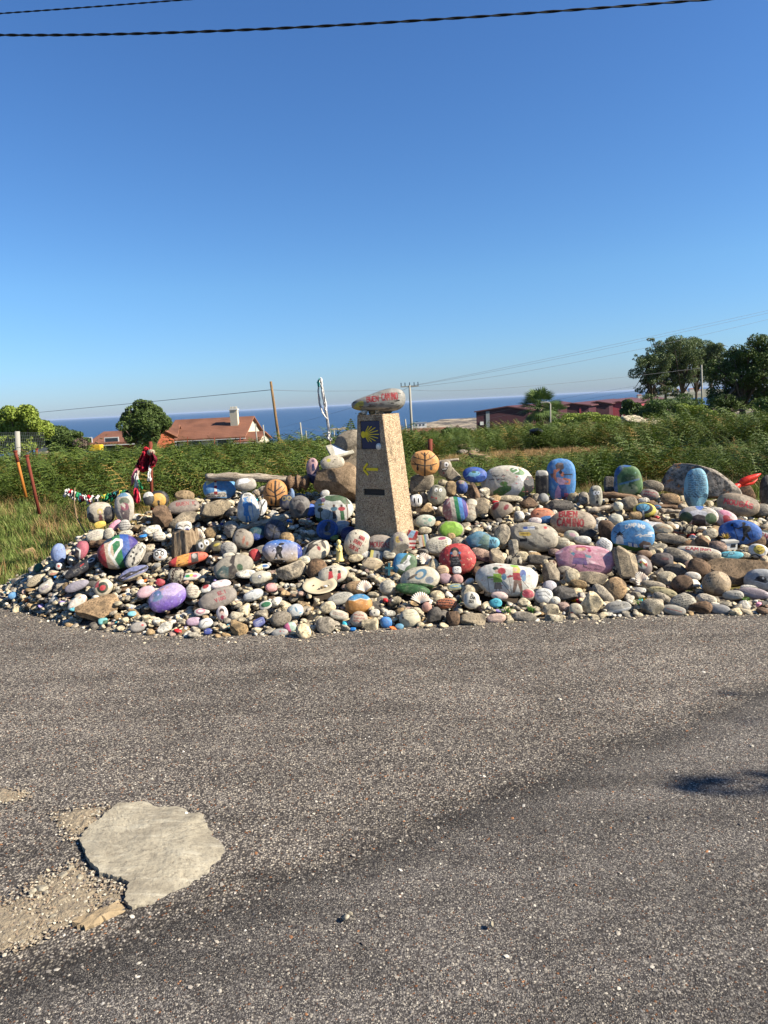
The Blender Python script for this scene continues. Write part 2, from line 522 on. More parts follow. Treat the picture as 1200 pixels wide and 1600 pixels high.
rough = t.ramp(t.math('ADD', t.math('MULTIPLY', edge, 1.3), .5), [(.44, 0), (.56, 1)])       # 1 = coarse
dk = t.ramp(t.math('ABSOLUTE', t.math('ADD', edge, .02)), [(0.0, 1), (.20, 0)])
def stones(scale):
    colr = t.vor(cw, scale, 'Color'); dist = t.vor(cw, scale, 'Distance')
    s = t.n('ShaderNodeSeparateColor'); t.l(colr, s.inputs[0])
    c = t.ramp(s.outputs[0], [(0, lin((84, 79, 75))), (.22, lin((120, 114, 109))), (.45, lin((142, 135, 127))), (.66, lin((166, 158, 147))), (.84, lin((186, 175, 158))),
                              (.93, lin((206,196,178))),(.975, lin((152,104,70)))],'CONSTANT')
    c = t.mix(c, lin((66, 61, 58)), t.ramp(t.math('MULTIPLY', dist, 1.0), [(.40, 0), (.64, .9)]))
    return c, t.math('SUBTRACT', 1, dist), s.outputs[1]
ca, ha, ra = stones(125); cb, hb, rb = stones(215)
pick = t.ramp(t.math('ADD', t.math('MULTIPLY', rough, .34), t.noise(co, 26, 4, .7)), [(.50, 0), (.60, 1)])
c = t.mix(cb, ca, pick)
h = t.mix(hb, ha, pick)
tone = t.ramp(t.math('ADD', t.math('MULTIPLY', big, .6), t.math('MULTIPLY', med, .4)), [(.36, .66), (.62, 1.14)])
c = t.mix(c, tone, 1.0, 'MULTIPLY')
mp = t.n('ShaderNodeMapping'); mp.inputs['Rotation'].default_value = (0, 0, -math.atan(mk)); mp.inputs['Scale'].default_value = (.5, 3.2, 1); t.l(co, mp.inputs[0])
c = t.mix(c, t.ramp(t.noise(mp.outputs[0], 1.6, 5, .6), [(.36, .74), (.60, 1.12)]), 1.0, 'MULTIPLY')
c = t.mix(t.mix(c, .86, 1.0, 'MULTIPLY'), t.mix(c, np.array([.95, .92, .87]), 1.0, 'MULTIPLY'), rough)
c = t.mix(c, t.mix(c, .5, 1.0, 'MULTIPLY'), t.math('MULTIPLY', dk, .9))
b1 = t.bump(h, 1.0, .0035)
t.bump(t.noise(co, 60, 5, .8), .55, .008, b1)
M['asphalt'] = t.fin(c, .85, .2)
xs = np.linspace(-9, 9, 220); ys = np.linspace(0, 1, 120)
XX = np.tile(xs, (120, 1)); YY = -1.5 + ys[:, None] * (yf(xs)[None] + .55 + 1.5)
def road_z(x, y):
    return .006 * np.sin(x * 1.3 + .5) * np.sin(y * 1.7 + 1) + .004 * np.sin(x * 3.1 + y * 2.2)
ZZ = road_z(XX, YY) + terrain(XX, YY) * .6
V = np.stack([XX.ravel(), YY.ravel(), ZZ.ravel()], 1)
ii = (np.arange(119)[:, None] * 220 + np.arange(219)[None]).ravel()
tag(obj('road', mesh_np('road', V, np.stack([ii, ii + 1, ii + 221, ii + 220], 1), [M['asphalt']])), kind='structure')
# ground below and beyond the road, behind the camera
tag(obj('verge', mesh_np('verge', [(-60, -40, -.03), (60, -40, -.03), (60, 4.3, -.03), (-60, 4.3, -.03)], [(0, 1, 2, 3)], [bpy.data.materials['ground_earth_and_scrub']])), kind='structure')

# exposed stone chips standing out of the asphalt
t = NT('road_chips'); at = t.n('ShaderNodeAttribute', attribute_name='Col')
t.bump(t.noise(t.co(), 200, 3), .4, .002)
chipm = t.fin(at.outputs['Color'], .75, .3)
def chips(name, X, Y, Zb, size, seed, cols, wts, mat):
    g = np.random.default_rng(seed); n = len(X)
    base = np.array([(1, 0, 0), (.3, .9, 0), (-.8, .55, 0), (-.75, -.6, 0), (.25, -.95, 0), (.05, 0, .62), (0, 0, -.5)], float)
    f = np.array([(0, 1, 5), (1, 2, 5), (2, 3, 5), (3, 4, 5), (4, 0, 5)], np.int32)
    P = base[None] * (1 + g.uniform(-.3, .3, (n, 7, 1))) + g.normal(0, .1, (n, 7, 3))
    s = size * g.uniform(.6, 1.5, n) ** 1.3
    asp = g.uniform(.5, 1, n)
    P = P * np.stack([s, s * asp, s * g.uniform(.5, 1.0, n)], 1)[:, None]
    a = g.uniform(0, 6.28, n); ca_, sa = np.cos(a), np.sin(a)
    x = P[..., 0] * ca_[:, None] - P[..., 1] * sa[:, None]; y = P[..., 0] * sa[:, None] + P[..., 1] * ca_[:, None]
    tx, ty = g.normal(0, .25, (2, n))
    z = P[..., 2] + x * tx[:, None] + y * ty[:, None]
    V = np.stack([x + X[:, None], y + Y[:, None], z + Zb[:, None]], -1).reshape(-1, 3)
    Fc = (np.arange(n)[:, None, None] * 7 + f[None]).reshape(-1, 3)
    cc = lin(np.array(cols))[g.choice(len(cols), n, p=np.array(wts) / sum(wts))] * g.uniform(.75, 1.15, (n, 1))
    o = obj(name, mesh_np(name, V, Fc, [mat], False, col=np.repeat(cc, 7, 0)))
    return tag(o, kind='stuff')
CC = [(114, 108, 102), (146, 138, 128), (168, 159, 145), (192, 183, 167), (214, 207, 194), (160, 112, 76), (78, 72, 68)]
g = np.random.default_rng(3)
n = 90000
yy = g.uniform(1.35, 6.3, n); xx = g.uniform(-1, 1, n) * (yy * .62 + .1)
coarse = (yy - (mk * xx + ck)) > g.normal(.05, .12, n)
keep = ((g.random(n) < np.where(coarse, .75, .22)) & (yy < yf(xx) + .05))
xx, yy = xx[keep], yy[keep]
chips('road_aggregate', xx, yy, road_z(xx, yy) + terrain(xx, yy) * .6 - .0006, .0040, 5, CC, [3, 4, 4, 2.0, .35, .3, 2], chipm)
n = 1100
yy = g.uniform(1.35, 5.6, n); xx = g.uniform(-1, 1, n) * (yy * .62 + .1); k = yy < yf(xx)
chips('loose_gravel', xx[k], yy[k], road_z(xx[k], yy[k]) + .001, .0062, 6, CC, [2, 3, 3, 2, .5, .6, .6], chipm)

# ------------------------------------------------------------------ broken concrete patch
t = NT('worn_concrete'); co = t.co()
n1 = t.noise(co, 5, 8, .7); n2 = t.noise(co, 60, 6, .75); n3 = t.noise(t.co('Object', (6, 26, 10)), 1, 5, .7)
c = t.mix(lin((146, 137, 119)), lin((176, 166, 144)), t.ramp(n1, [(.40, 0), (.58, 1)]))
c = t.mix(c, lin((124, 114, 98)), t.ramp(n2, [(.35, .8), (.5, 0)]))
c = t.mix(c, lin((192, 184, 164)), t.ramp(n3, [(.52, 0), (.66, .6)]))
b1 = t.bump(n2, .6, .006); t.bump(n3, .7, .012, b1)
M['patch'] = t.fin(c, .9, .15)
def slab(name, outline, centre, z0, h, mat, seed, rings=14, jag=.012, zamp=.005, sub=7, feather=None):
    O = np.array([at_z(px, py)[:2] for px, py in outline]); C0 = at_z(*centre)[:2]
    n = len(O); pts = []
    g = np.random.default_rng(seed)
    for i in range(n):
        for k in range(sub):
            f = k / sub; p = O[i] * (1 - f) + O[(i + 1) % n] * f
            pts.append(p + g.normal(0, jag * .35, 2))
    O = np.array(pts); m = len(O)
    V = [(*C0, 0)]; lv = [(r / rings) ** .8 for r in range(1, rings + 1)]
    for r in lv:
        for p in O: V.append((*(C0 + (p - C0) * r), 0))
    V = np.array(V)
    V[:, 2] = z0 + h + zamp * pn(V[:, :2] * 9, seed, 1, 3)
    if feather is not None:      # worn down to the level of the road towards its rim
        rad = np.concatenate([[0], np.repeat(lv, m)]); w = feather(V[:, 0] - C0[0], V[:, 1] - C0[1])
        V[:, 2] = z0 + h - w * (h + .004) * np.clip((rad - .45) / .55, 0, 1) ** 1.5 + zamp * (pn(V[:, :2] * 14, seed, 1, 3) + .5 * pn(V[:, :2] * 60, seed + 1, 1, 2))
        V[:, 2] += road_z(V[:, 0], V[:, 1])
    edge = V[-m:].copy(); V[-m:, 2] -= h * .25 if feather is None else 0
    low = edge.copy(); low[:, 2] = z0 - .02; low[:, :2] += (edge[:, :2] - C0) * .01
    V = np.vstack([V, low])
    Fc = [(0, 1 + k, 1 + (k + 1) % m) for k in range(m)]
    for r in range(rings):
        a = 1 + r * m; b = a + m
        for k in range(m):
            k2 = (k + 1) % m
            Fc.append((a + k, b + k, b + k2, a + k2))
    return obj(name, mesh_np(name, V, Fc, [mat], False))
pt = empty('concrete_patch', at_z(240, 1335))
lo = pt.location.copy()
def under(o, root):
    o.parent = root; o.matrix_parent_inverse = Matrix.Translation(-root.location); return o
tag(pt, 'pale rounded concrete patch set in the asphalt with a chipped edge', 'concrete patch')
a = slab('patch_slab', [(126, 1318), (140, 1300), (160, 1284), (185, 1262), (225, 1255), (272, 1257), (322, 1268), (330, 1290), (357, 1325), (345, 1348), (320, 1378),
                        (290,1397),(240,1415),(206,1425),(195,1412),(203,1388),(180,1378),(158,1372),(136,1352)],(250,1332),.0,.017,M['patch'],4, jag=.010, zamp=.0022, rings=20, feather=lambda x, y: sst(-.17,.02, x + .35 * y))
under(a, pt)
a = slab('broken_strip', [(118, 1450), (140, 1430), (190, 1412), (196, 1428), (160, 1446), (132, 1458)], (155, 1440), .002, .014,
         simple('ochre_concrete', (156, 136, 106), .9, .4, 40, .9, .008), 8, 10, .010, .003, feather=lambda x, y: sst(-.1, .05, x + y))
under(a, pt)
M['grit'] = simple('sandy_grit', (146, 132, 110), .95, .5, 60, 1.0, .012)
for pl, ce, sd in (([(120, 1345), (160, 1376), (196, 1386), (196, 1420), (112, 1452), (60, 1480), (0, 1502), (-70, 1530), (-90, 1450), (10, 1402), (60, 1370)], (70, 1432), 1),
                   ([(-60,1235),(-20,1228),(30,1233),(56,1244),(40,1258),(-50,1262)],(0,1246),2),
                   ([(70,1276),(120,1262),(182,1258),(150,1290),(124,1318),(96,1320),(90,1296)],(125,1288),3)):
    o = slab('eroded_grit', pl, ce, .0, .006, M['grit'], sd, 18, .03, .0045, feather=lambda x, y: 1.15 + 0 * x)
    tag(o, kind='stuff')
    P = np.array([at_z(*q)[:2] for q in pl]); lo_, hi = P.min(0), P.max(0); C0 = at_z(*ce)[:2]
    g = np.random.default_rng(sd); q = g.uniform(lo_, hi, (2600 if sd == 1 else 500, 2))
    # keep the ones inside the outline
    ins = np.zeros(len(q), bool)
    for i in range(len(P)):
        x1, y1 = P[i]; x2, y2 = P[(i + 1) % len(P)]
        cnd = ((y1 > q[:, 1]) != (y2 > q[:, 1])) & (q[:, 0] < (x2 - x1) * (q[:, 1] - y1) / (y2 - y1 + 1e-12) + x1)
        ins ^= cnd
    q = q[ins]
    chips('grit_gravel', q[:, 0], q[:, 1], road_z(q[:, 0], q[:, 1]) + .006, .0045, sd + 9, [(176, 162, 138), (200, 190, 168), (150, 130, 106), (120, 108, 96)], [3, 2, 3, 2], chipm)
# small lumps of broken concrete along the chipped edge
for i, (px, py, s) in enumerate([(66, 1395, .022), (52, 1398, .016), (100, 1372, .018), (112, 1360, .014), (84, 1438, .014), (72, 1400, .012), (36, 1478, .012), (125, 1376, .015),
                                 (540,1438,.014),(547,1432,.010),(768,1448,.010)]):
    p = at_z(px, py)
    P, Fc = stone_pts(7, 900 + i, 2.4, .08, 7)
    o = obj('concrete_lump', mesh_np('concrete_lump', P * np.array([s, s * .8, s * .6]), Fc, [M['patch']], False), loc=(p[0], p[1], .004 + s * .5), rot=(0, 0, i * 1.7))
    nm = ['largest pale lump in the grit left of the concrete patch', 'small lump touching the largest pale lump in the grit', 'lump at the chipped left edge of the concrete patch',
          'lump nearest the chipped left corner of the concrete patch', 'lone lump in the middle of the eroded grit', 'tiny lump right of the largest lump in the grit',
          'lump on the lower border of the eroded grit', 'tiny lump just under the chipped edge of the concrete patch', 'lone stone chip on the asphalt right of the patch',
          'tiny chip beside the lone stone chip on the asphalt', 'small pale chip on the asphalt at lower right'][i]
    tag(o, nm, 'concrete lump' if i < 8 else 'stone chip')

# ------------------------------------------------------------------ heap of stones
XM0, XM1, YM0, YM1, GS = -4.7, 4.6, 3.9, 9.0, .0125
gx = np.arange(XM0, XM1, GS); gy = np.arange(YM0, YM1, GS)
GX, GY = np.meshgrid(gx, gy)
HT = Hs(GX, GY)
hm = HT - .12
hm = np.where(in_heap(GX, GY), hm, terrain(GX, GY) - .004)
# the earth core that carries the stones
st = 5
cx, cy = GX[::st, ::st], GY[::st, ::st]
cz = np.where(in_heap(cx, cy), Hs(cx, cy) - .13, terrain(cx, cy) - .08)
nyc, nxc = cx.shape
ii = (np.arange(nyc - 1)[:, None] * nxc + np.arange(nxc - 1)[None]).ravel()
tag(obj('ground_mound', mesh_np('ground_mound', np.stack([cx.ravel(), cy.ravel(), cz.ravel()], 1), np.stack([ii, ii + 1, ii + 1 + nxc, ii + nxc], 1),
        [simple('dry_soil', (60, 50, 40), .95, .4, 18, .9, .02)])), kind='structure')  # soil colour darkened to deepen the shade in the gaps between stones

MS = 2                                           # picture-space guard, only so that no loose stone is laid over a painted face
mask = np.full((1600 // MS, 1200 // MS), 1e9, np.float32)
def mask_ellipse(px, py, w, h, depth, rot=0, k=.88):
    x0, x1 = int(max(0, (px - w * .6) / MS)), int(min(mask.shape[1], (px + w * .6) / MS + 1))
    y0, y1 = int(max(0, (py - max(w, h) * .6) / MS)), int(min(mask.shape[0], (py + max(w, h) * .6) / MS + 1))
    if x1 <= x0 or y1 <= y0: return
    yy, xx = np.mgrid[y0:y1, x0:x1]
    dx, dy = xx * MS - px, -(yy * MS - py)
    c, s = math.cos(rot), math.sin(rot)
    u, v = dx * c + dy * s, -dx * s + dy * c
    m = (u / (w / 2 * k)) ** 2 + (v / (h / 2 * k)) ** 2 < 1
    sub = mask[y0:y1, x0:x1]
    sub[m] = np.minimum(sub[m], depth)

def stamp(x, y, a, b, zc, c, yaw=0):
    r = max(a, b)
    i0, i1 = int((y - r - YM0) / GS), int((y + r - YM0) / GS) + 2
    j0, j1 = int((x - r - XM0) / GS), int((x + r - XM0) / GS) + 2
    i0, j0 = max(i0, 0), max(j0, 0)
    if i1 <= i0 or j1 <= j0 or i0 >= hm.shape[0] or j0 >= hm.shape[1]: return
    X_, Y_ = GX[i0:i1, j0:j1] - x, GY[i0:i1, j0:j1] - y
    cs, sn = math.cos(yaw), math.sin(yaw)
    q = ((X_ * cs + Y_ * sn) / a) ** 2 + ((-X_ * sn + Y_ * cs) / b) ** 2
    top = zc + c * np.sqrt(np.clip(1 - q, 0, 1))
    sub = hm[i0:i1, j0:j1]
    sub[:] = np.where(q < 1, np.maximum(sub, top), sub)

# ---- painter -------------------------------------------------------
FONT = {'A': [[(0, 0), (.5, 1), (1, 0)], [(.2, .4), (.8, .4)]], 'B': [[(0, 0), (0, 1), (.7, 1), (.85, .78), (.7, .55), (0, .53)], [(.7, .53), (.95, .28), (.75, 0), (0, 0)]],
        'C': [[(.95, .85), (.6, 1), (.2, .9), (0, .5), (.2, .1), (.6, 0), (.95, .15)]], 'D': [[(0, 0), (0, 1), (.6, .95), (.95, .5), (.6, .05), (0, 0)]],
        'E': [[(.9, 1), (0, 1), (0, 0), (.9, 0)], [(0, .5), (.7, .5)]], 'G': [[(.95, .85), (.55, 1), (.1, .85), (0, .4), (.25, .03), (.7, 0), (.95, .2), (.95, .45), (.55, .45)]],
        'I': [[(.5, 0), (.5, 1)]], 'M': [[(0, 0), (.1, 1), (.5, .35), (.9, 1), (1, 0)]], 'N': [[(0, 0), (0, 1), (.9, 0), (.9, 1)]],
        'O': [[(.5, 1), (.12, .85), (0, .5), (.12, .12), (.5, 0), (.88, .12), (1, .5), (.88, .85), (.5, 1)]], 'P': [[(0, 0), (0, 1), (.7, 1), (.95, .76), (.7, .5), (0, .5)]],
        'S': [[(.9, .88), (.5, 1), (.1, .85), (.12, .6), (.85, .4), (.9, .15), (.5, 0), (.05, .12)]], 'U': [[(0, 1), (.03, .25), (.4, 0), (.8, .15), (.9, 1)]],
        'L': [[(0, 1), (0, 0), (.8, 0)]], 'T': [[(0, 1), (1, 1)], [(.5, 1), (.5, 0)]], 'R': [[(0, 0), (0, 1), (.7, 1), (.9, .75), (.7, .5), (0, .5)], [(.4, .5), (.9, 0)]],
        'V': [[(0, 1), (.5, 0), (1, 1)]], '2': [[(.05, .8), (.4, 1), (.85, .8), (.75, .5), (0, 0), (.9, 0)]], '0': [[(.5, 1), (.1, .8), (.1, .2), (.5, 0), (.9, .2), (.9, .8), (.5, 1)]],
        '1': [[(.2, .75), (.55, 1), (.55, 0)]], 'a': [[(0, 0), (.5, 1), (1, 0)], [(.2, .4), (.8, .4)], [(.45, 1.15), (.7, 1.4)]], 'K': [[(0, 0), (0, 1)], [(.9, 1), (.05, .45), (.9, 0)]], ' ': []}
def seg_dist(U, V, pts):
    d = np.full(U.shape, 1e9)
    for (x1, y1), (x2, y2) in zip(pts[:-1], pts[1:]):
        dx, dy = x2 - x1, y2 - y1; L = dx * dx + dy * dy + 1e-12
        tt = np.clip(((U - x1) * dx + (V - y1) * dy) / L, 0, 1)
        d = np.minimum(d, np.hypot(U - x1 - tt * dx, V - y1 - tt * dy))
    return d
def inside(U, V, pts):
    ins = np.zeros(U.shape, bool)
    for i in range(len(pts)):
        x1, y1 = pts[i]; x2, y2 = pts[(i + 1) % len(pts)]
        ins ^= ((y1 > V) != (y2 > V)) & (U < (x2 - x1) * (V - y1) / (y2 - y1 + 1e-12) + x1)
    return ins
def paint(P, ops, base, seed, asp, e):
    """P: unit stone points (front is -y). ops draw in u (-1..1, left to right) and v (-1..1, up); asp = width / height."""
    U, W = P[:, 0], P[:, 2]; front = P[:, 1] < .25
    col = np.tile(lin(base), (len(P), 1)); col *= (1 + .12 * pn(P, seed + 2, 2.5, 2))[:, None]
    g = np.random.default_rng(seed)
    def put(m, c):
        m = np.clip(m, 0, 1)[:, None]; col[:] = col * (1 - m) + lin(c) * m
    for op in ops:
        k = op[0]
        if k == 'b': put(np.ones(len(P)), op[1]); col[:] *= (1 + .08 * pn(P, seed + 3, 3, 2))[:, None]
        elif k == 'g':
            f = np.clip((W + 1) / 2 * 1.2 - .1 + .08 * pn(P, seed + 4, 3, 2), 0, 1)[:, None]; col[:] = lin(op[1]) * (1 - f) + lin(op[2]) * f
        elif k == 'e':
            cx_, cy_, rx, ry, c = op[1:6]; ro = R(op[6]) if len(op) > 6 else 0
            dx, dy = (U - cx_) * asp, (W - cy_); cs, sn = math.cos(ro), math.sin(ro)
            q = np.hypot((dx * cs + dy * sn) / (rx * asp), (-dx * sn + dy * cs) / ry)
            put((1 - q) / e * min(rx * asp, ry) + .5, c) if True else None
            if False: pass
            m = None
        elif k == 'p': put(inside(U, W, op[1]) & front, op[2])
        elif k == 'l': put((op[2] - seg_dist(U * asp, W, [(x * asp, y) for x, y in op[1]])) / e + .5, op[3])
        elif k == 't':
            _, txt, x0, y0, hgt, c, wd = op[:7]; lw = op[7] if len(op) > 7 else hgt * .62 / asp; arc = op[8] if len(op) > 8 else 0
            m = np.zeros(len(P)); x = x0 - len(txt) * lw * 1.3 / 2; nch = len(txt)
            for i, ch in enumerate(txt):
                yy = y0 - arc * ((i + .5) / nch * 2 - 1) ** 2
                for s in FONT.get(ch, []):
                    d = seg_dist(U * asp, W, [((x + a * lw) * asp, yy + b * hgt) for a, b in s])
                    m = np.maximum(m, np.clip((wd - d) / e + .5, 0, 1))
                x += lw * (1.3 if ch != 'I' else 1.0)
            put(m * front, c)
        elif k == 'w':
            _, x0, y0, x1, y1, rows, c, wd = op; m = np.zeros(len(P))
            for r_ in range(rows):
                yb = y1 - (r_ + .5) * (y1 - y0) / rows; hh = (y1 - y0) / rows * .26; x = x0 + g.uniform(0, .08)
                while x < x1 - .1:
                    n_ = g.integers(3, 8); pts = []
                    for j in range(n_):
                        pts.append((x * asp, yb + g.uniform(-hh, hh))); x += .05 * 1.2 / max(asp, .8)
                    m = np.maximum(m, np.clip((wd - seg_dist(U * asp, W, pts)) / e + .5, 0, 1)); x += .06
            put(m * front, c)
        elif k == 'n': put(np.clip((pn(P, seed + op[4] if len(op) > 4 else seed + 8, op[3], 3) - (1 - op[2])) * 6, 0, 1), op[1])
        elif k == 'nt':   # noisy region below / above a height:  ('nt', v, rgb, side)
            put(np.clip(((W - op[1]) * op[3] + .12 * pn(P, seed + 9, 3, 3)) * 12, 0, 1), op[2])
    return col * .86 + col.mean(1)[:, None] * .14

HEROES = []     # landmark list for the labels of the plain stones
def S(px, py, w, h, short, label, ops=(), rot=0, lean=22, thick=.62, base=(204, 194, 168), mat=None, q=.8, p=2.2, amp=.05, cuts=0, tx=0, tz=0, name=None,
      cat=None, lift=0.0, dy=0.0, yaw=0, sink=.86, nomask=False, post=None):
    """a stone seen at pixel (px, py) with the apparent size w x h, set on the heap"""
    sd = int(px * 31 + py * 17) % 9973
    foot = hit(px, py + h / 2 * sink, lift)
    f = foot[1] + dy
    L = R(lean)
    a = w / 2; b = min(w, h) / 2 * thick; hh = h / 2
    cc = math.sqrt(max((hh ** 2 - (b * math.sin(L)) ** 2), (hh * .55) ** 2)) / math.cos(L)
    cc = min(cc, hh * 1.5)
    depth0 = f / 1.0
    k = 1 / F
    Yc = f + (b * math.cos(L) + cc * math.sin(L)) * .55 * k * f
    Cn = at_y(px, py, Yc)
    dep = project(Cn)[2]
    a, b, cc = a * k * dep, b * k * dep, cc * k * dep
    N = int(np.clip(max(w, h) * q * (1.2 if ops else .9), 8, 96))
    P, Fc = stone_pts(N, sd, p, amp + .02, cuts, tx, tz) if cuts or p > 2.55 else stone_pts(N, sd, p, amp + .03, 4, tx, tz, cutr=(.88, 1.02))
    if post: P = post(P)
    e = 2.2 / N
    if mat is None:
        col = paint(P, ops, base, sd, a / cc, e); m = M['paint']
    else: col = None; m = M[mat]
    # the painted side faces the camera: rolled in the picture plane, leant back, turned about the vertical
    nm = name or ('painted_stone' if mat is None else 'stone')
    Rm = Matrix.Rotation(math.atan2(-Cn[0], Cn[1]) * .8 + R(yaw), 4, 'Z') @ Matrix.Rotation(-L, 4, 'X') @ Matrix.Rotation(-R(rot), 4, 'Y')
    me = mesh_np(nm, P * np.array([a, b, cc]), Fc, [m], True, col=col)
    o = obj(nm, me, loc=Cn); o.rotation_euler = Rm.to_euler()
    tag(o, label, cat or ('painted stone' if mat is None else 'stone'))
    fa = max(a * abs(math.cos(R(rot))), cc * abs(math.sin(R(rot)))); fb = b * math.cos(L) + cc * math.sin(L)
    fc = math.sqrt((cc * math.cos(L)) ** 2 + (b * math.sin(L)) ** 2) if abs(rot) < 40 else a
    stamp(Cn[0], Cn[1], fa * .95, max(fb, .02) * .95, Cn[2], fc * .95)
    if not nomask: mask_ellipse(px, py, w, h, dep, R(rot))
    HEROES.append((short, px, py, w, h))
    return o
def hsize(px, py, w, h): pass

# ------------------------------------------------------------------ milestone
ms = empty('milestone', (0, 0, 0))
Ym = float(hit(606, 866)[1]) + .22; print('Ym', Ym)
bl, tl = at_y(557, 826, Ym), at_y(558, 646, Ym)
PHI = R(35)
topc = at_y(591, 647, Ym + .02)
zt = topc[2]; zb = .02
kpx = project(topc)[2] / F
wt = 39 * kpx / math.cos(PHI); dpt = 27 * kpx / math.sin(PHI); wb = wt + (68 - 39) * kpx / math.cos(PHI) * (zt - zb) / (180 * kpx)
ms.location = (float(topc[0]), Ym + .02, 0); ms.rotation_euler = (0, 0, -PHI)
tag(ms, 'tapered granite-concrete waymark post with blue shell tile and yellow arrow', 'milestone')
t = NT('milestone_concrete'); co = t.co()
a1 = t.vor(co, 150, 'Color'); s_ = t.n('ShaderNodeSeparateColor'); t.l(a1, s_.inputs[0])
c = t.ramp(s_.outputs[0], [(0, lin((124, 98, 76))), (.16, lin((186, 160, 126))), (.5, lin((216, 195, 156))), (.8, lin((236, 216, 182)))], 'CONSTANT')
c = t.mix(c, lin((212, 176, 142)), t.ramp(t.noise(co, 12, 6, .7), [(.4, .4), (.7, .05)]))
c = t.mix(c, lin((92, 84, 66)), t.ramp(t.noise(co, 6, 7, .8), [(.36, .8), (.48, 0)]))
b1 = t.bump(t.math('SUBTRACT', 1, t.vor(co, 150, 'Distance')), 1.0, .008); t.bump(t.noise(co, 90, 4, .8), .8, .006, b1)
M['mile'] = t.fin(c, .88, .2)
H_ = zt - zb
def hwid(z): return (wb + (wt - wb) * (z - zb) / H_) / 2
hd = dpt / 2
# openings on the front face: (x0, x1, z0, z1, depth)
def fz(y): return zt - (y - 646) * kpx * 1.0
OP = [(-.105, .100, fz(699), fz(655), .020), (-.105, .120, fz(771), fz(761), .020)]
rows = sorted({zb, zt, *[o_[2] for o_ in OP], *[o_[3] for o_ in OP]} | set(np.linspace(zb, zt, 26)[1:-1]))
colsx = [-.105, .100, .120]
mb = MB(); nr_ = len(rows)
def xs_at(z): hw = hwid(z); return [-hw] + sorted(set([-.105, 0.0, .100, .115])) + [hw]
fr = []
for z in rows:
    hw = hwid(z)
    fr.append([-hw, -.105, 0.0, .098, min(.116, hw - .004), hw])
for i in range(nr_ - 1):
    zc_ = (rows[i] + rows[i + 1]) / 2
    for j in range(5):
        xm = (fr[i][j] + fr[i][j + 1]) / 2
        hole = next((o_ for o_ in OP if o_[2] - 1e-6 < zc_ < o_[3] + 1e-6 and ((o_ is OP[0] and j in (1, 2)) or (o_ is OP[1] and j in (1, 2, 3)))), None)
        q = [(fr[i][j], rows[i]), (fr[i][j + 1], rows[i]), (fr[i + 1][j + 1], rows[i + 1]), (fr[i + 1][j], rows[i + 1])]
        yy = -hd + (hole[4] if hole else 0)
        mb.add([(x, yy, z) for x, z in q], [(0, 1, 2, 3)])
for k_, o_ in enumerate(OP):
    x0, x1 = -.105, (.098 if k_ == 0 else .116)
    for (ax, az, bx, bz) in ((x0, o_[2], x1, o_[2]), (x1, o_[2], x1, o_[3]), (x1, o_[3], x0, o_[3]), (x0, o_[3], x0, o_[2])):
        mb.add([(ax, -hd, az), (bx, -hd, bz), (bx, -hd + o_[4], bz), (ax, -hd + o_[4], az)], [(0, 1, 2, 3)])
# the other sides
g = np.random.default_rng(1)
for i in range(nr_ - 1):
    a_, b_ = hwid(rows[i]), hwid(rows[i + 1])
    ys_ = np.linspace(-hd, hd, 7)
    for j in range(6):
        mb.add([(a_, ys_[j], rows[i]), (a_, ys_[j + 1], rows[i]), (b_, ys_[j + 1], rows[i + 1]), (b_, ys_[j], rows[i + 1])], [(0, 1, 2, 3)])
        mb.add([(-a_, ys_[j], rows[i]), (-b_, ys_[j], rows[i + 1]), (-b_, ys_[j + 1], rows[i + 1]), (-a_, ys_[j + 1], rows[i])], [(0, 1, 2, 3)])
    mb.add([(-a_, hd, rows[i]), (-b_, hd, rows[i + 1]), (b_, hd, rows[i + 1]), (a_, hd, rows[i])], [(0, 1, 2, 3)])
a_ = hwid(zt); mb.add([(-a_, -hd, zt), (a_, -hd, zt), (a_, hd, zt), (-a_, hd, zt)], [(0, 1, 2, 3)])
body = mb.build('body', M['mile'], ms)
bm_ = body.modifiers.new('weld', 'WELD'); bm_.merge_threshold = .0004
bv = body.modifiers.new('bevel', 'BEVEL'); bv.width = .007; bv.segments = 2; bv.limit_method = 'ANGLE'; bv.angle_limit = R(50)
tile_m = simple('blue_glazed_tile', (12, 16, 74), .3, .15, 12, .05, spec=.5)
o_ = OP[0]
tile = MB().box(-.100, .094, -hd + .008, -hd + .019, o_[2] + .004, o_[3] - .004).build('tile', tile_m, ms)
yel = simple('yellow_enamel', (250, 218, 40), .45, .15, 30, .15)
zc_ = (o_[2] + o_[3]) / 2 + .004; xc_ = -.068
for k_ in range(9):
    ang = R(-62 + 124 * k_ / 8); L_ = [.085, .105, .13, .145, .152, .148, .135, .115, .10][k_]
    ex, ez = xc_ + math.cos(ang) * L_, zc_ + math.sin(ang) * L_ * .82
    ex = min(ex, .085)
    nx, nz = -math.sin(ang), math.cos(ang)
    m_ = MB()
    V_ = []
    for yy in (-hd + .0075, -hd + .0045):
        V_ += [(xc_ + nx * .0030, yy, zc_ + nz * .0030), (xc_ - nx * .0030, yy, zc_ - nz * .0030), (ex - nx * .0035, yy, ez - nz * .0035), (ex + nx * .0035, yy, ez + nz * .0035)]
    m_.add(V_, [(0, 1, 2, 3), (4, 7, 6, 5), (0, 4, 5, 1), (1, 5, 6, 2), (2, 6, 7, 3), (3, 7, 4, 0)])
    m_.build('shell_ray', yel, tile)
m_ = MB(); n_ = 14
V_ = [(xc_ - .012 + .022 * math.cos(w), yy, zc_ + .030 * math.sin(w)) for yy in (-hd + .0075, -hd + .0035) for w in np.linspace(0, 2 * math.pi, n_, endpoint=False)]
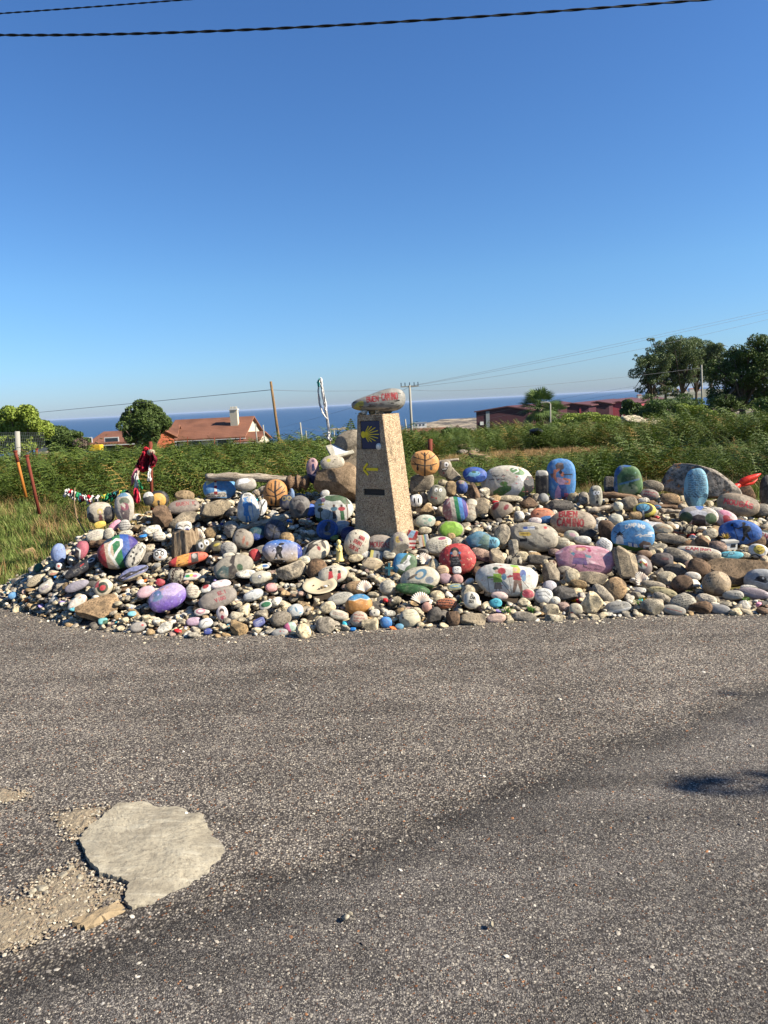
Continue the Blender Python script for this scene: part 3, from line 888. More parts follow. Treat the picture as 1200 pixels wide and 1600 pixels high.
m_.add(V_, [tuple(range(n_))[::-1], tuple(range(n_, 2 * n_))] + [(i, (i + 1) % n_, (i + 1) % n_ + n_, i + n_) for i in range(n_)])
m_.build('shell_hinge', yel, tile)
# plaque with the distance, dark in its slot
o_ = OP[1]
MB().box(-.100, .110, -hd + .012, -hd + .019, o_[2] + .003, o_[3] - .003).build('plaque', simple('dark_plaque', (34, 32, 32), .5, .3, 40, .2), ms)
# arrow: shaft and two barbs, slightly proud
za = fz(730)
def bar(p, q, w_):
    (x0, z0),(x1, z1) = p, q; dx, dz = x1 - x0, z1 - z0; L_ = math.hypot(dx, dz); nx, nz = -dz / L_ * w_ / 2, dx / L_ * w_ / 2
    V_ = [(x + s * nx, yy, z + s * nz) for yy in (-hd - .0005, -hd - .006) for x, z, s in ((x0, z0, 1), (x1, z1, 1), (x1, z1, -1), (x0, z0, -1))]
    return MB().add(V_, [(0, 1, 2, 3), (4, 7, 6, 5), (0, 4, 5, 1), (1, 5, 6, 2), (2, 6, 7, 3), (3, 7, 4, 0)])
aw = empty('arrow'); aw.parent = ms
bar((-.060, za), (.060, za), .024).build('shaft', yel, aw)
bar((-.090, za + .003), (-.044, za + .050), .018).build('barb', yel, aw)
bar((-.090, za - .003), (-.044, za - .050), .018).build('barb', yel, aw)
stamp(topc[0], Ym + .02, .24, .22, .6, 1.0)
for yy in range(640, 860, 6):
    mask_ellipse(600 + (yy - 740) * .04, yy, 88 + (yy - 640) * .1, 30, Ym - .15)

HEROES.append(('milestone', 600, 740, 80, 200))
WT = (232, 228, 216); BK = (26, 24, 26); RD = (168, 26, 34); CR = (208, 196, 168); GY_ = (170, 162, 146)
# ---- stone lying on top of the milestone (placed at its own height) ----
def on_top(px, py, w, h, Y, short, label, ops, name='painted_stone', cat='painted stone', **k):
    sd = 77 + int(px); P, Fc = stone_pts(k.get('N', 70), sd, k.get('p', 2.4), .05, 0, 0, k.get('tz', 0))
    C_ = at_y(px, py, Y); dep = project(C_)[2] / F
    a, b, c = w / 2 * dep, k.get('b', .6) * h * dep, h / 2 * dep
    if k.get('post'): P = k['post'](P)
    m = M[k['mat']] if 'mat' in k else M['paint']
    col = None if 'mat' in k else paint(P, ops, k.get('base', (150, 146, 136)), sd, a / c, 2.2 / 70)
    o = obj(name, mesh_np(name, P * np.array([a, b, c]), Fc, [m], True, col=col), loc=C_)
    o.rotation_euler = (Matrix.Rotation(R(k.get('yaw', 0)), 4, 'Z') @ Matrix.Rotation(-R(k.get('lean', 5)), 4, 'X') @ Matrix.Rotation(-R(k.get('rot', 0)), 4, 'Y')).to_euler()
    tag(o, label, cat); HEROES.append((short, px, py, w, h)); return o
def cap_shape(P):
    P = P.copy(); P[:, 2] *= 1 + .34 * np.tanh(P[:, 0] * 1.6) * 1.0; P[:, 2] += .10 * P[:, 0] - .03
    return P
on_top(591.5, 628, 86, 31, Ym + .0, 'cap stone', 'long grey stone lettered in red lying on top of the waymark post',
       [('e', -.70,-.25,.22,.34,(196,180,50),28),('n', (96,92,84),.45,5),('t', 'BUEN', -.16,-.02,.50,RD, .055,.085),('t', 'CAMINO', .46,-.02,.66,RD, .055,.078),
        ('w', -.35,-.40,.25,-.16,1,(150,90,84),.02),('e', .72,-.14,.07,.08,BK),('e', .52,-.36,.07,.06,BK)], base=(156,152,142), post=cap_shape, yaw=-4, rot=3)
zpeb = zt
for i, (px, w, h, mt, lab) in enumerate([(563, 7, 4, 'tan', 'tiny flat tan pebble at the left corner of the post top'), (569, 12, 8, 'white', 'white pebble wedged under the left end of the lettered cap stone'),
                                         (582,12,7,'tan', 'orange tan pebble in the middle under the cap stone'),(590,9,8,'cream', 'round cream pebble right of the orange tan pebble on the post'),
                                         (596,8,5,'cream', 'flat cream pebble under the middle of the cap stone'),(606,14,6,'dgrey', 'dark pebble in shade under the right end of the cap stone')]):
    p = at_y(px, 646, Ym - .04 + .02 * (i % 3)); kk = project(p)[2] / F
    P, Fc = stone_pts(8, 500 + i, 2.2, .06)
    o = obj('pebble', mesh_np('pebble', P * np.array([w / 2, w / 2.4, h / 2]) * kk, Fc, [M[mt]]), loc=(p[0], p[1], zt + h / 2 * kk * .95))
    tag(o, lab, 'pebble')
p = at_y(593.5, 693.5, Ym - .2)
P, Fc = stone_pts(10, 41, 2.2, .05)
loc = ms.matrix_basis @ Vector((.082, -hd - .004, fz(699) + .022))
o = obj('pebble', mesh_np('pebble', P * np.array([.024, .02, .029]), Fc, [M['p_white']]), loc=loc)
tag(o, 'white egg-shaped pebble propped on the lower edge of the blue tile', 'pebble')

# ---- left part of the heap ----
def rainbow(P_):
    return P_
STR = [(176, 40, 50), (206, 180, 150), (36, 120, 70), (30, 80, 160), (62, 44, 130)]
def stripes(cols, x0, x1, slant=.35):
    out = []; n = len(cols)
    for i, c in enumerate(cols):
        a = x0 + (x1 - x0) * i / n; b = x0 + (x1 - x0) * (i + 1) / n
        out.append(('p', [(a - slant, -1.3), (b - slant, -1.3), (b + slant, 1.3), (a + slant, 1.3)], c))
    return out
S(60,887,15,12,'green oval stone', 'small dark green oval stone at the grass edge, far left of the heap', [('b', (40,100,70))], rot=35)
S(92,866,22,32,'pale blue standing stone', 'smooth pale blue stone standing upright at the left end of the heap', [('b', (128,150,196)),('n', (96,112,150),.4,3)], lean=8, thick=.7)
S(127,860,19,30,'raspberry red stone', 'upright stone with raspberry red top and black lower half, left end', [('b', (178,84,100)),('p', [(-1,-1),(.1,-1),(-.2,.1),(-1,.3)],(50,34,40)),('l', [(-.9,.1),(-.1,-.05),(.2,-.9)],.07,WT)], rot=-22, lean=15)
S(43,865,27,23,'orange tan rock', 'rough orange tan rock lying alone in the grass at far left', mat='tan', cuts=9, p=2.6, lean=10)
S(92,885,10,10,'tiny red-marked ball', 'tiny white ball-shaped pebble with a red mark below the pale blue stone', [('b', WT),('e', 0,0,.45,.45,(190,70,60))])
S(126,888,54,17,'black elongated stone', 'long black painted stone with white end and a red dash, left slope', [('b', (40,40,46)),('e', .72,.2,.22,.35,(210,205,196)),('e', .72,.2,.13,.2,(44,42,46)),('p', [(.05,.1),(.3,.2),(.28,.45),(.02,.3)],(170,40,40)),('w', -.5,-.4,.3,.1,2,(150,146,140),.03)], rot=27, thick=.7)
S(186,863,62,50,'rainbow loop stone', 'big stone with diagonal rainbow stripes and a white ribbon loop painted on it',
  stripes(STR, -1.05, 1.0, .30) + [('l', [(-.35, -.85), (-.42, .1), (-.25, .55), (.15, .72), (.35, .55), (.25, .2), (-.1, -.05), (-.3, -.25)], .075, WT)], rot=20, lean=18, thick=.6)
S(212,868,22,44,'speckled leaning stone', 'white stone densely dotted in black leaning against the rainbow loop stone', [('b', (206,196,176)),('n', (34,32,34),.72,8)], rot=-38, lean=18, thick=.7)
S(209,895,44,17,'blue harbour stone', 'long flat stone painted with a blue and black night scene, left slope', [('b', (112,118,160)),('p', [(-1,-.5),(1,-.2),(1,.25),(.2,.0),(-.2,.35),(-1,.1)],(28,26,36)),('n', (170,160,190),.3,5),('p', [(-1,-1),(1,-1),(1,-.6),(-1,-.7)],(200,186,160))], rot=17)
S(161,918,32,25,'rose stone', 'cream stone with a red rose on a dark oval, above the granite slab', [('b', (206,190,160)),('e', -.05,-.05,.55,.62,(34,50,36),30),('e', -.05,-.1,.3,.3,(186,36,44)),('p', [(-.6,.5),(-.2,1),(.2,.9),(-.3,.3)],(180,60,70))], rot=35)
S(150,948,66,40,'granite slab', 'large mottled granite slab lying low at the left front edge', mat='granite', rot=24, lean=38, cuts=8, p=2.6, thick=.5)
S(158,803,40,36,'domed helmet stone', 'cream dome-shaped stone with black arched openings and a tiny painted figure', [('b', (196,182,156)),('p', [(.25,-1),(.25,.3),(.45,.62),(.72,.62),(.92,.3),(.95,-1)],(24,26,38)),('p', [(-.95,-1),(-.95,.1),(-.75,.25),(-.5,.0),(-.45,-1)],(60,54,50)),('e', 0,.25,.2,.26,(206,180,80)),('e', 0,.2,.11,.14,(220,180,160)),('e', 0,-.3,.14,.35,(120,60,60)),('w', -.2,-.9,.25,.1,4,BK, .035)], lean=5, thick=.9, p=2.5)
S(156,820,19,11,'yellow stone', 'small egg-yellow stone tucked under the domed helmet stone', [('b', (224,188,50))], rot=12)
S(195,794,30,48,'tall saint stone', 'tall pale standing stone with a faded painted figure, behind the left slope', [('b', (190,178,160)),('e', .05,.45,.5,.25,(90,100,80)),('p', [(-.3,.2),(.4,.25),(.5,-.2),(.3,-.8),(-.2,-.8),(-.45,-.2)],(98,84,88)),('e', .05,.1,.4,.25,(150,80,96)),('n', (190,178,160),.45,4),('g2',),('p', [(-.6,.75),(.6,.75),(.2,1),(-.2,1)],(96,140,170))], lean=6, thick=.6)
S(179,821,22,12,'pink sloping stone', 'smooth pink finger-shaped stone sloping up to the right on the left crest', [('b', (226,150,170))], rot=38)
S(151,837,31,19,'two-tone written oval', 'beige oval stone with faint purple writing below the yellow stone', [('w', -.7,-.3,.6,.6,3,(110,86,110),.03)], rot=14)
S(170,834,16,18,'round written pebble', 'round pebble covered in dark writing below the pink sloping stone', [('w', -.8,-.7,.8,.7,5,(60,54,50),.04)])
S(194,821,18,18,'grey scribbled ball', 'grey round stone with curly dark lettering under the tall saint stone', [('b', (186,180,168)),('w', -.8,-.6,.8,.6,3,(70,60,66),.06)])
S(196,835,22,13,'flat written stone', 'flat cream stone with two lines of writing right of the round written pebble', [('w', -.8,-.5,.7,.5,2,(64,58,54),.05)], rot=6)
S(20,931,14,11,'blue flat chip', 'flat sky blue stone at the extreme left tip of the heap', [('b', (76,142,190))], lean=40)
S(117,951,15,8,'turquoise ring stone', 'flat turquoise stone with a darker ring, above the front edge on the left', [('b', (96,200,214)),('e', 0,0,.5,.45,(40,140,170)),('e', 0,0,.3,.25,(110,205,216))], lean=45)
S(206,959,13,7,'pale turquoise chip', 'pale turquoise chip left of the purple stone near the front edge', [('b', (120,204,214))], lean=45)
S(161,971,14,10,'teal patched stone', 'small squarish stone patched teal and green at the front edge left', [('b', (110,190,186)),('p', [(-.2,-1),(1,-1),(1,.2),(.1,.1)],(40,96,66))], p=3, lean=30)
S(216,980,26,15,'lone red dot stone', 'grey front-edge stone with one red dot, below the teal patched stone', [('b', (158,150,140)),('e', .55,.15,.14,.2,(190,40,50))], rot=8)
S(121,941,30,15,'orange-flecked stone', 'white stone flecked with orange left of the granite slab', [('b', (222,210,192)),('n', (206,120,60),.42,4)], rot=30)
S(72,918,26,17,'mauve sketched oval', 'grey oval stone with a faint mauve drawing on the left tip', [('b', (182,172,156)),('w', -.5,-.3,.4,.3,2,(120,90,130),.05),('e', .25,.3,.15,.12,WT)], rot=24)
S(120,916,36,15,'lavender flat stone', 'long flat lavender-grey stone in the middle of the left slope', [('b', (150,142,152))], rot=14)
S(55,907,28,15,'tan written oval', 'tan oval stone covered in small writing beside the grass on the left', [('b', (182,166,134)),('w', -.8,-.5,.8,.5,3,(90,76,60),.04)], rot=22)

# ---- left centre ----
S(248,781,31,28,'yellow doorway stone', 'black arched stone with a yellow sun and a dark keyhole doorway', [('b', (42,42,46)),('e', .0,-.05,.72,.8,(226,170,60)),('p', [(-.12,-1),(.12,-1),(.1,-.2),(-.1,-.2)],BK),('e', 0,-.2,.14,.16,BK),('p', [(-1,-1),(1,-1),(1,-.62),(-1,-.72)],(44,84,48))], lean=6, thick=.7)
S(232,779,16,20,'dark half stone', 'black and white stone half hidden left of the yellow doorway stone', [('b', (60,58,56)),('p', [(-1,.1),(1,.3),(1,1),(-1,1)],(216,208,190))], dy=.03)
S(288,792,47,21,'red-scrawled grey stone', 'wide grey-brown stone with scrawled red lettering on its upper side', [('b', (148,132,118)),('t', 'BUEN K', .15,.02,.5,(160,50,54),.05,.16),('e', .72,-.1,.07,.12,BK)], rot=2, lean=30)
S(289,775,30,17,'tan hump stone', 'tan stone resting on the red-scrawled grey stone', mat='tan', rot=-6, dy=.08)
S(343,763,48,37,'lighthouse stone', 'sky blue stone painted with a red and white lighthouse and yellow beam',
  [('b', (74,148,204)),('p', [(-.85,.62),(-.25,.72),(-.25,.5),(-.8,.18)],(226,214,140)),('p', [(-.9,-.55),(-.3,-.38),(.4,-.4),(.45,-.78),(-.8,-.85)],(206,196,180)),
   ('p', [(-.32,-.8),(-.12,-.8),(-.16,.72),(-.29,.72)],WT),('p', [(-.34,-.62),(-.11,-.62),(-.12,-.35),(-.33,-.35)],RD),('p', [(-.32,-.1),(-.13,-.1),(-.14,.15),(-.31,.15)],RD),
   ('p', [(-.30,.42),(-.14,.42),(-.14,.6),(-.30,.6)],RD),('p', [(-.33,.72),(-.12,.72),(-.22,.95)],(110,30,36)),('w', -.8,-.8,.4,-.5,2,(70,66,66),.03),('p', [(-1,-1),(1,-1),(1,-.86),(-1,-.86)],(60,60,62))],
  rot=-2, lean=16, p=2.4, q=1.2)
S(384,757,34,20,'stone with white label', 'grey rounded stone with a white painted patch beside the lighthouse stone', [('b', (168,158,142)),('p', [(-.7,-.1),(-.55,.8),(.2,.85),(.45,.45),(.2,.1)],(228,226,222))], lean=20)
S(335,795,54,27,'striped grey boulder', 'broad grey boulder with diagonal veins under the lighthouse stone', mat='granite_dark', rot=6, cuts=6, lean=18)
S(388,793,32,49,'white pilgrim stone', 'white egg-shaped upright stone with a sky blue pilgrim holding a staff',
  [('b', (222,216,204)),('e', -.22,.50,.15,.10,(60,140,206)),('p', [(-.48,.56),(.05,.60),(.02,.67),(-.40,.63)],(60,140,206)),('p', [(-.45,.38),(-.08,.42),(.1,.30),(.42,.22),(.40,.10),(.05,.12),(.0,-.15),(.12,-.55),(-.5,-.5),(-.38,.0),(-.52,.15)],(60,140,206)),
   ('p', [(-.32,-.5),(-.12,-.5),(-.10,-.95),(-.34,-.95)],(60,140,206)),('p', [(-.02,-.52),(.14,-.52),(.2,-.86),(.05,-.86)],(60,140,206)),('l', [(.36,.62),(.42,-.6)],.022,(60,140,206)),('e', .37,.45,.08,.05,(60,140,206)),('w', -.3,.72,.2,.86,2,(90,90,96),.02)],
  lean=8, thick=.6, tx=-.22, q=1.3)
S(409,793,15,26,'white bough stone', 'narrow white stone with a thin black tree behind the white pilgrim stone', [('b', (226,222,214)),('l', [(.1,-1),(0,0),(.3,.8)],.08,BK),('l', [(0,0),(-.5,.5)],.05,BK)], rot=-20, dy=.02)
S(431,771,37,41,'amber tree stone', 'amber orange stone with a bare black tree, left of the boulder in shade',
  [('b', (208,140,60)),('l', [(-.1,-1),(.0,-.4),(-.05,.1),(.05,.9)],.07,BK),('l', [(-.03,0),(-.6,.4)],.045,BK),('l', [(-.05,.1),(.55,.5)],.045,BK),('l', [(0,-.25),(-.8,-.1)],.04,BK),('l', [(0,-.2),(.75,.1)],.04,BK),('l', [(-.35,.25),(-.3,.75)],.03,BK),
   ('l', [(.3,.35),(.35,.8)],.03,BK),('l', [(.45,0),(.8,.4)],.025,BK),('e', -.4,-.65,.1,.18,BK),('e', -.4,-.42,.07,.07,BK),('l', [(-.6,-.15),(-.85,.25)],.025,BK)], lean=8, thick=.6, q=1.2)
S(252,808,38,34,'brown angular boulder', 'brown angular boulder below the yellow doorway stone', mat='brown', cuts=9, p=2.6, lean=15)
S(288,813,50,24,'arched grey rock', 'arched rough grey rock behind the stump with eyes', mat='granite_dark', rot=10, cuts=5, dy=.03)
S(287,824,25,19,'white stone with eyes', 'white block-like stone with two violet cartoon eyes sitting on the stump', [('b', (220,210,190)),('e', -.42,-.3,.36,.5,(250,250,246)),('e', .42,-.3,.36,.5,(250,250,246)),('e', -.4,-.45,.27,.36,(92,86,140)),('e', .42,-.45,.27,.36,(92,86,140)),('e', -.38,-.5,.12,.18,BK),('e', .42,-.5,.12,.18,BK),
   ('l', [(-.8,.1),(-.45,.45),(-.1,.25)],.06,BK),('l', [(.1,.25),(.45,.45),(.8,.1)],.06,BK)], p=3, lean=4, thick=.9, lift=.08, q=1.5)
S(240,829,32,17,'white plaster chunk', 'chalk white chunk on the left slope above the skull stone', mat='white', cuts=8, rot=8)
S(249,838,19,15,'netted white pebble', 'white pebble with thin brown net lines next to the stump', [('b', (220,210,190)),('w', -.8,-.8,.8,.8,3,(120,90,76),.04)])
S(250,867,20,18,'skull-faced stone', 'small white stone painted with a black skull face and orange nose', [('b', (216,212,204)),('e', -.45,.1,.3,.42,BK),('e', .4,.15,.28,.42,BK),('e', -.45,.1,.14,.2,WT),('e', .4,.1,.14,.2,WT),('e', 0,-.5,.2,.18,(200,120,60)),('p', [(-.5,.8),(.5,.8),(.2,.55),(-.2,.55)],BK)], q=1.4)
S(318,853,25,24,'cartoon eyes stone', 'olive grey round stone with two big white cartoon eyes', [('b', (146,136,110)),('e', -.28,.0,.3,.46,(240,238,230),20),('e', .42,.28,.26,.4,(240,238,230),20),('e', -.2,-.1,.14,.22,BK),('e', .46,.2,.13,.2,BK),('l', [(-.6,.5),(-.2,.66)],.05,BK),('l', [(.3,.8),(.65,.78)],.05,BK)], q=1.5)
S(329,833,20,17,'tan pebble above the eyes', 'round tan pebble directly behind the cartoon eyes stone', mat='tan', dy=.03)
S(338,854,20,18,'dark olive stone', 'dark olive stone with a yellow smear right of the cartoon eyes stone', [('b', (92,86,66)),('e', .1,.2,.5,.22,(190,170,50),20)])
S(357,858,25,23,'round written stone', 'round grey stone with a line of writing around it, mid slope', [('b', (168,162,150)),('w', -.7,-.3,.7,.7,4,(70,64,62),.03)])
S(358,870,20,13,'cream pebble under', 'cream pebble with faint red marks under the round written stone', [('w', -.5,-.5,.6,.3,1,(170,80,70),.05)])
S(380,843,32,32,'rusty figure stone', 'mottled grey stone with small rust-coloured figures left of the red pebble', [('b', (150,138,120)),('n', (90,78,66),.4,4),('e', .1,-.2,.12,.3,(160,90,64)),('e', .1,.15,.08,.1,(180,120,90)),('e', .5,-.4,.12,.2,(150,86,60))], rot=-15)
S(362,826,24,26,'arrow-scratched stone', 'grey wedge-shaped stone with scratched drawing above the rusty figure stone', [('b', (150,142,128)),('w', -.6,-.5,.6,.4,3,(80,72,66),.04)], cuts=6, dy=.04)
S(295,874,62,17,'orange fish stone', 'long flat fish-like stone painted orange, yellow and red with black spots', [('b', (232,96,60)),('p', [(-.75,-1),(-.1,-1),(.1,1),(-.5,1)],(236,160,50)),('n', BK, .24,5),('p', [(.1,-.8),(.45,-.8),(.5,.8),(.15,.8)],(84,74,70)),('e', .3,.3,.12,.5,(180,170,160)),('p', [(-1,-.5),(-.7,-1),(-.5,1),(-1,.5)],(206,48,48))], rot=7, thick=.8, q=1.1)
S(398,867,18,19,'red pebble', 'plain bright red pebble left of the moonlit walker stone', [('b', (196,44,44))], rot=20)
S(365,886,60,34,'dark landscape stone', 'large grey stone with dark teal and brown mountain painting fading away', [('b', (160,150,130)),('p', [(-1,-1),(-.95,-.1),(-.5,.25),(-.2,.1),(0,-1)],(74,96,92)),('p', [(-.45,-1),(-.2,.2),(.1,.9),(.3,.9),(.05,0),(.15,-1)],(64,56,52)),('e', .28,-.35,.16,.3,(50,84,50)),('n', (160,150,130),.35,5)], rot=14, lean=30)
S(441,862,62,37,'moonlit walker stone', 'oval stone with deep blue starry sky and the black silhouette of a walker',
  [('g', (226,196,150),(40,110,190)),('n', (210,206,206),.22,3),('p', [(.75,-1),(1.1,-1),(1.1,1),(.78,.5)],(34,60,150)),('p', [(-.42,-.62),(-.25,-.62),(-.22,-.2),(-.1,-.62),(.02,-.6),(-.05,-.1),(.05,.15),(-.02,.42),(-.2,.46),(-.3,.25),(-.28,-.1)],BK),
   ('e', -.08,.52,.07,.13,BK),('e', .02,.58,.12,.10,BK),('l', [(-.3,.3),(-.48,.0)],.03,BK),('e', -.3,-.95,.5,.28,(40,34,34)),('n', (230,230,240),.12,12)], lean=18, p=2.3, q=1.25)
S(430,829,35,33,'dark blue tree stone', 'slate blue stone with a black tree standing in the shade', [('b', (54,62,84)),('l', [(.1,-1),(0,0),(.1,.9)],.06,(14,14,20)),('l', [(0,0),(-.6,.5)],.04,(14,14,20)),('l', [(0,.1),(.6,.6)],.04,(14,14,20)),('l', [(0,-.3),(.7,0)],.04,(14,14,20)),('l', [(0,-.3),(-.7,0)],.04,(14,14,20))], rot=-22, lean=25)
S(403,833,30,20,'teal dark flat stone', 'dark teal flat stone left of the slate blue tree stone', [('b', (30,74,84)),('p', [(-1,-1),(.6,-1),(-.3,-.1),(-1,0)],(30,70,150))], rot=18, lean=35)
S(448,842,24,20,'shaded tan cobble', 'tan cobble in shade right of the slate blue tree stone', mat='tan', rot=-12)
S(262,933,58,37,'purple glitter stone', 'large purple stone with lilac top and a small blue winged figure', [('g', (104,66,170),(176,152,196)),('p', [(-1,.0),(-.2,.1),(.3,-.3),(1.1,.1),(1.1,1.2),(-1,1.2)],(178,156,194)),('e', -.45,.35,.22,.35,(86,116,160),-35),('e', -.5,.05,.3,.2,(104,130,166)),('e', 0,.6,.25,.12,(190,150,150)),('n', (170,160,220),.3,9)], rot=18, lean=32, thick=.65)
S(341,935,58,27,'grey stone with red letters', 'flat grey stone with red hand lettering in two rows, lower left', [('b', (142,130,118)),('t', 'ELI', .3,.1,.34,(150,50,60),.05,.12),('t', 'VIGO', 0.1,-.5,.34,(150,50,60),.05,.12)], rot=17, lean=35, q=1.0)
S(228,925,28,16,'rosy flat stone', 'smooth rosy flat stone left of the purple glitter stone', [('b', (212,170,176))], rot=20, lean=30)
S(250,910,15,11,'red toadstool stone', 'small red stone with white dots above the purple glitter stone', [('b', (170,34,50)),('n', WT, .26,7)], lean=30)
S(298,901,30,11,'multicoloured splash stone', 'flat white stone splashed green, yellow and magenta above the purple stone', [('b', (214,206,190)),('e', -.3,0,.25,.4,(50,150,80)),('e', .1,.1,.2,.4,(226,200,60)),('e', .45,-.1,.25,.35,(206,70,130)),('e', -.65,0,.15,.3,(60,140,200))], lean=40)
S(276,900,26,26,'split grey stone', 'round grey stone with a light groove below the orange fish stone', mat='grey_w', rot=10)
S(301,925,22,22,'cream notebook stone', 'round cream stone with lines of red-brown writing right of the purple stone', [('w', -.7,-.6,.7,.7,4,(130,90,80),.04)])
S(322,920,18,12,'cherry pebble', 'white pebble with cherry red top beside the cream notebook stone', [('b', WT),('e', .1,.5,.6,.5,(170,30,44))], rot=20)
S(347,958,18,22,'angel stone', 'pale pink little angel-shaped stone with a dark head, front left', [('b', (224,206,200)),('e', 0,.3,.42,.36,(60,44,40)),('e', .0,.05,.3,.22,(226,190,170)),('e', 0,-.55,.3,.3,(150,36,70))], lean=15, q=1.4)
S(315,956,24,11,'pink lips stone', 'flat cream stone with a pink ring on it left of the angel stone', [('b', (208,196,180)),('e', -.1,0,.6,.6,(206,120,140)),('e', -.1,0,.4,.35,(224,208,200))], lean=40)
S(405,973,20,12,'blue ticket stone', 'small slab painted like a blue ticket near the front edge', [('b', (84,92,150)),('p', [(-.5,-.3),(.5,-.3),(.5,.4),(-.5,.4)],(160,164,196)),('w', -.5,-.3,.5,.3,2,(50,50,100),.05)], p=4, rot=22, lean=30)
S(415,946,20,13,'green turtle stone', 'white pebble topped by green scales below the pale pink scallop', [('b', (220,212,196)),('e', .1,.15,.8,.6,(34,112,70))], rot=10)
S(424,918,18,13,'coral pink disc', 'coral pink disc-like stone left of the cream plate', [('b', (224,150,142)),('e', 0,0,.5,.5,(236,176,168))], lean=35)
S(414,885,14,7,'small blue oval', 'tiny white stone with blue stroke right of the dark landscape stone', [('b', WT),('e', 0,0,.7,.5,(50,110,170))], lean=40)
S(407,902,32,20,'cream stone with blue circle', 'cream stone with one small dark blue circle above the coral pink disc', [('e', -.05,.05,.16,.24,(40,60,120)),('e', -.05,.05,.09,.14,WT)], rot=12)
S(385,897,30,13,'white oblong', 'smooth white oblong stone right of the dark landscape stone', mat='white', lean=30)
S(344,913,32,12,'pale pink scallop', 'pale pink chalky shell-shaped stone in the middle of the lower left', [('b', (232,214,208)),('n', (200,130,120),.25,6)], lean=40, rot=6)
S(396,930,30,17,'marbled white stone', 'white stone with blue-green marbling left of the green turtle stone', [('b', (206,206,200)),('n', (90,110,130),.3,3)], rot=14)
S(322,974,22,15,'white fish pebble', 'white oval pebble with a curved grey line near the front edge', [('b', (226,220,206)),('l', [(-.6,-.2),(0,.3),(.6,.1)],.06,(90,84,80))], rot=15)
S(325,987,14,10,'royal blue chip', 'small royal blue chip at the front edge left of centre', [('b', (50,70,150)),('n', WT, .2,4)], lean=30)
S(303,971,22,12,'mauve pebble chip', 'flat mauve pebble at the front edge below the pink lips stone', [('b', (198,164,184))], lean=35)
S(374,983,32,24,'tan front block', 'angular tan block on the front edge right of the white fish pebble', mat='tan', cuts=9, p=2.8, rot=-8)
S(258,979,28,18,'white angular chunk', 'angular chalk white chunk on the front edge below the purple stone', mat='white', cuts=9, p=2.8, rot=18)

# ---- centre left, around the boulder ----
S(520,752,84,70,'pink granite boulder', 'big rusty pink granite boulder close against the left side of the milestone', mat='granite', cuts=8, p=2.7, lean=12, thick=.8, rot=4, sink=.8, amp=.07, tx=-.1)
S(541,712,66,84,'grey wedge boulder', 'grey wedge-shaped boulder rising behind the milestone and above the pink granite', mat='granite_dark', cuts=7, p=2.6, lean=10, rot=-38, thick=.6, lift=.28, dy=.42, tx=-.25)
S(520,723,38,22,'speckled pale rock', 'pale speckled rock with a yellow fleck under the tilted plaque', [('b', (196,182,156)),('n', (60,56,50),.34,8),('e', -.3,.3,.16,.26,(206,196,50))], lift=.30, dy=.0, rot=10, q=1.0)
S(548,715,22,15,'striped pebble', 'grey striped pebble between the tilted plaque and the milestone', mat='grey', lift=.30, dy=.05)
S(489,735,20,40,'pink slender stone', 'slender pink upright stone with a dark blue figure left of the granite boulder', [('b', (196,150,150)),('p', [(-.2,-.1),(.4,0),(.2,.55),(-.1,.5)],(40,44,100)),('p', [(-1,-1),(1,-1),(1,-.25),(.3,-.1),(-.2,-.3),(-1,-.2)],(54,56,104)),('e', .1,.75,.25,.12,(90,64,90))], lean=4, lift=.12)
S(520,797,62,46,'hikers under trees stone', 'wide white stone painted with two hikers under green trees beside the milestone',
  [('b', (196,194,184)),('p', [(-.6,.55),(-.3,.95),(.6,.98),(.92,.3),(.6,.25),(.4,.55),(0,.5),(-.3,.62)],(70,96,64)),('n', (60,84,56),.22,6),('p', [(-1.1,-1.1),(.0,-1.1),(-.3,-.75),(-1,-.35)],(52,92,46)),
   ('l', [(.72,-.9),(.74,.6)],.03,(90,60,46)),('l', [(-.62,-.5),(-.62,-.1)],.04,(90,60,44)),('e', -.62,.02,.14,.16,(76,70,44)),('p', [(-.72,.3),(-.42,.3),(-.42,.42),(-.72,.42)],(204,176,60)),
   ('p', [(.0,-.1),(.14,-.1),(.16,-.65),(-.02,-.65)],(86,70,62)),('e', .07,.0,.17,.14,(70,110,130)),('e', .07,.2,.06,.1,(90,60,50)),('p', [(.36,-.1),(.54,-.1),(.58,-.75),(.38,-.75)],(44,96,56)),('e', .45,-.02,.18,.14,(170,40,50)),('e', .45,.18,.06,.09,(80,50,44)),
   ('l', [(-.1,-.1),(-.25,-.7)],.015,BK),('e', -.45,.65,.12,.16,(120,90,110))], lean=16, q=1.3)
S(508,771,14,12,'pale egg', 'pale grey egg-shaped pebble resting on the pink granite boulder', [('b', (196,192,182))], lift=.06)
S(468,793,34,35,'guitarist stone', 'round dark grey stone with a seated figure outline in the shade', [('b', (118,112,106)),('e', .1,-.1,.4,.5,(64,58,60)),('e', .1,.3,.16,.16,(40,36,40)),('w', -.6,.4,.6,.8,1,(50,46,48),.04)], lean=12)
S(484,797,20,19,'small azure stone', 'small azure blue stone between the guitarist stone and the hikers stone', [('b', (44,100,196)),('e', -.4,.1,.3,.3,(110,90,110))], lean=15)
S(511,828,34,32,'black bird stone', 'round bright blue stone with a black long-tailed bird standing on it',
  [('b', (30,96,176)),('e', 0,0,.72,.86,(24,70,134),-20),('e', .1,.55,.16,.14,BK),('e', .05,.1,.24,.4,BK, -20),('e', .1,-.45,.3,.14,(110,110,96)),('e', .16,.1,.1,.2,(60,70,80))], lean=22, rot=-10, q=1.3)
S(546,836,26,26,'navy stone', 'plain navy blue stone in the shade right of the black bird stone', [('b', (30,34,90))], lean=15)
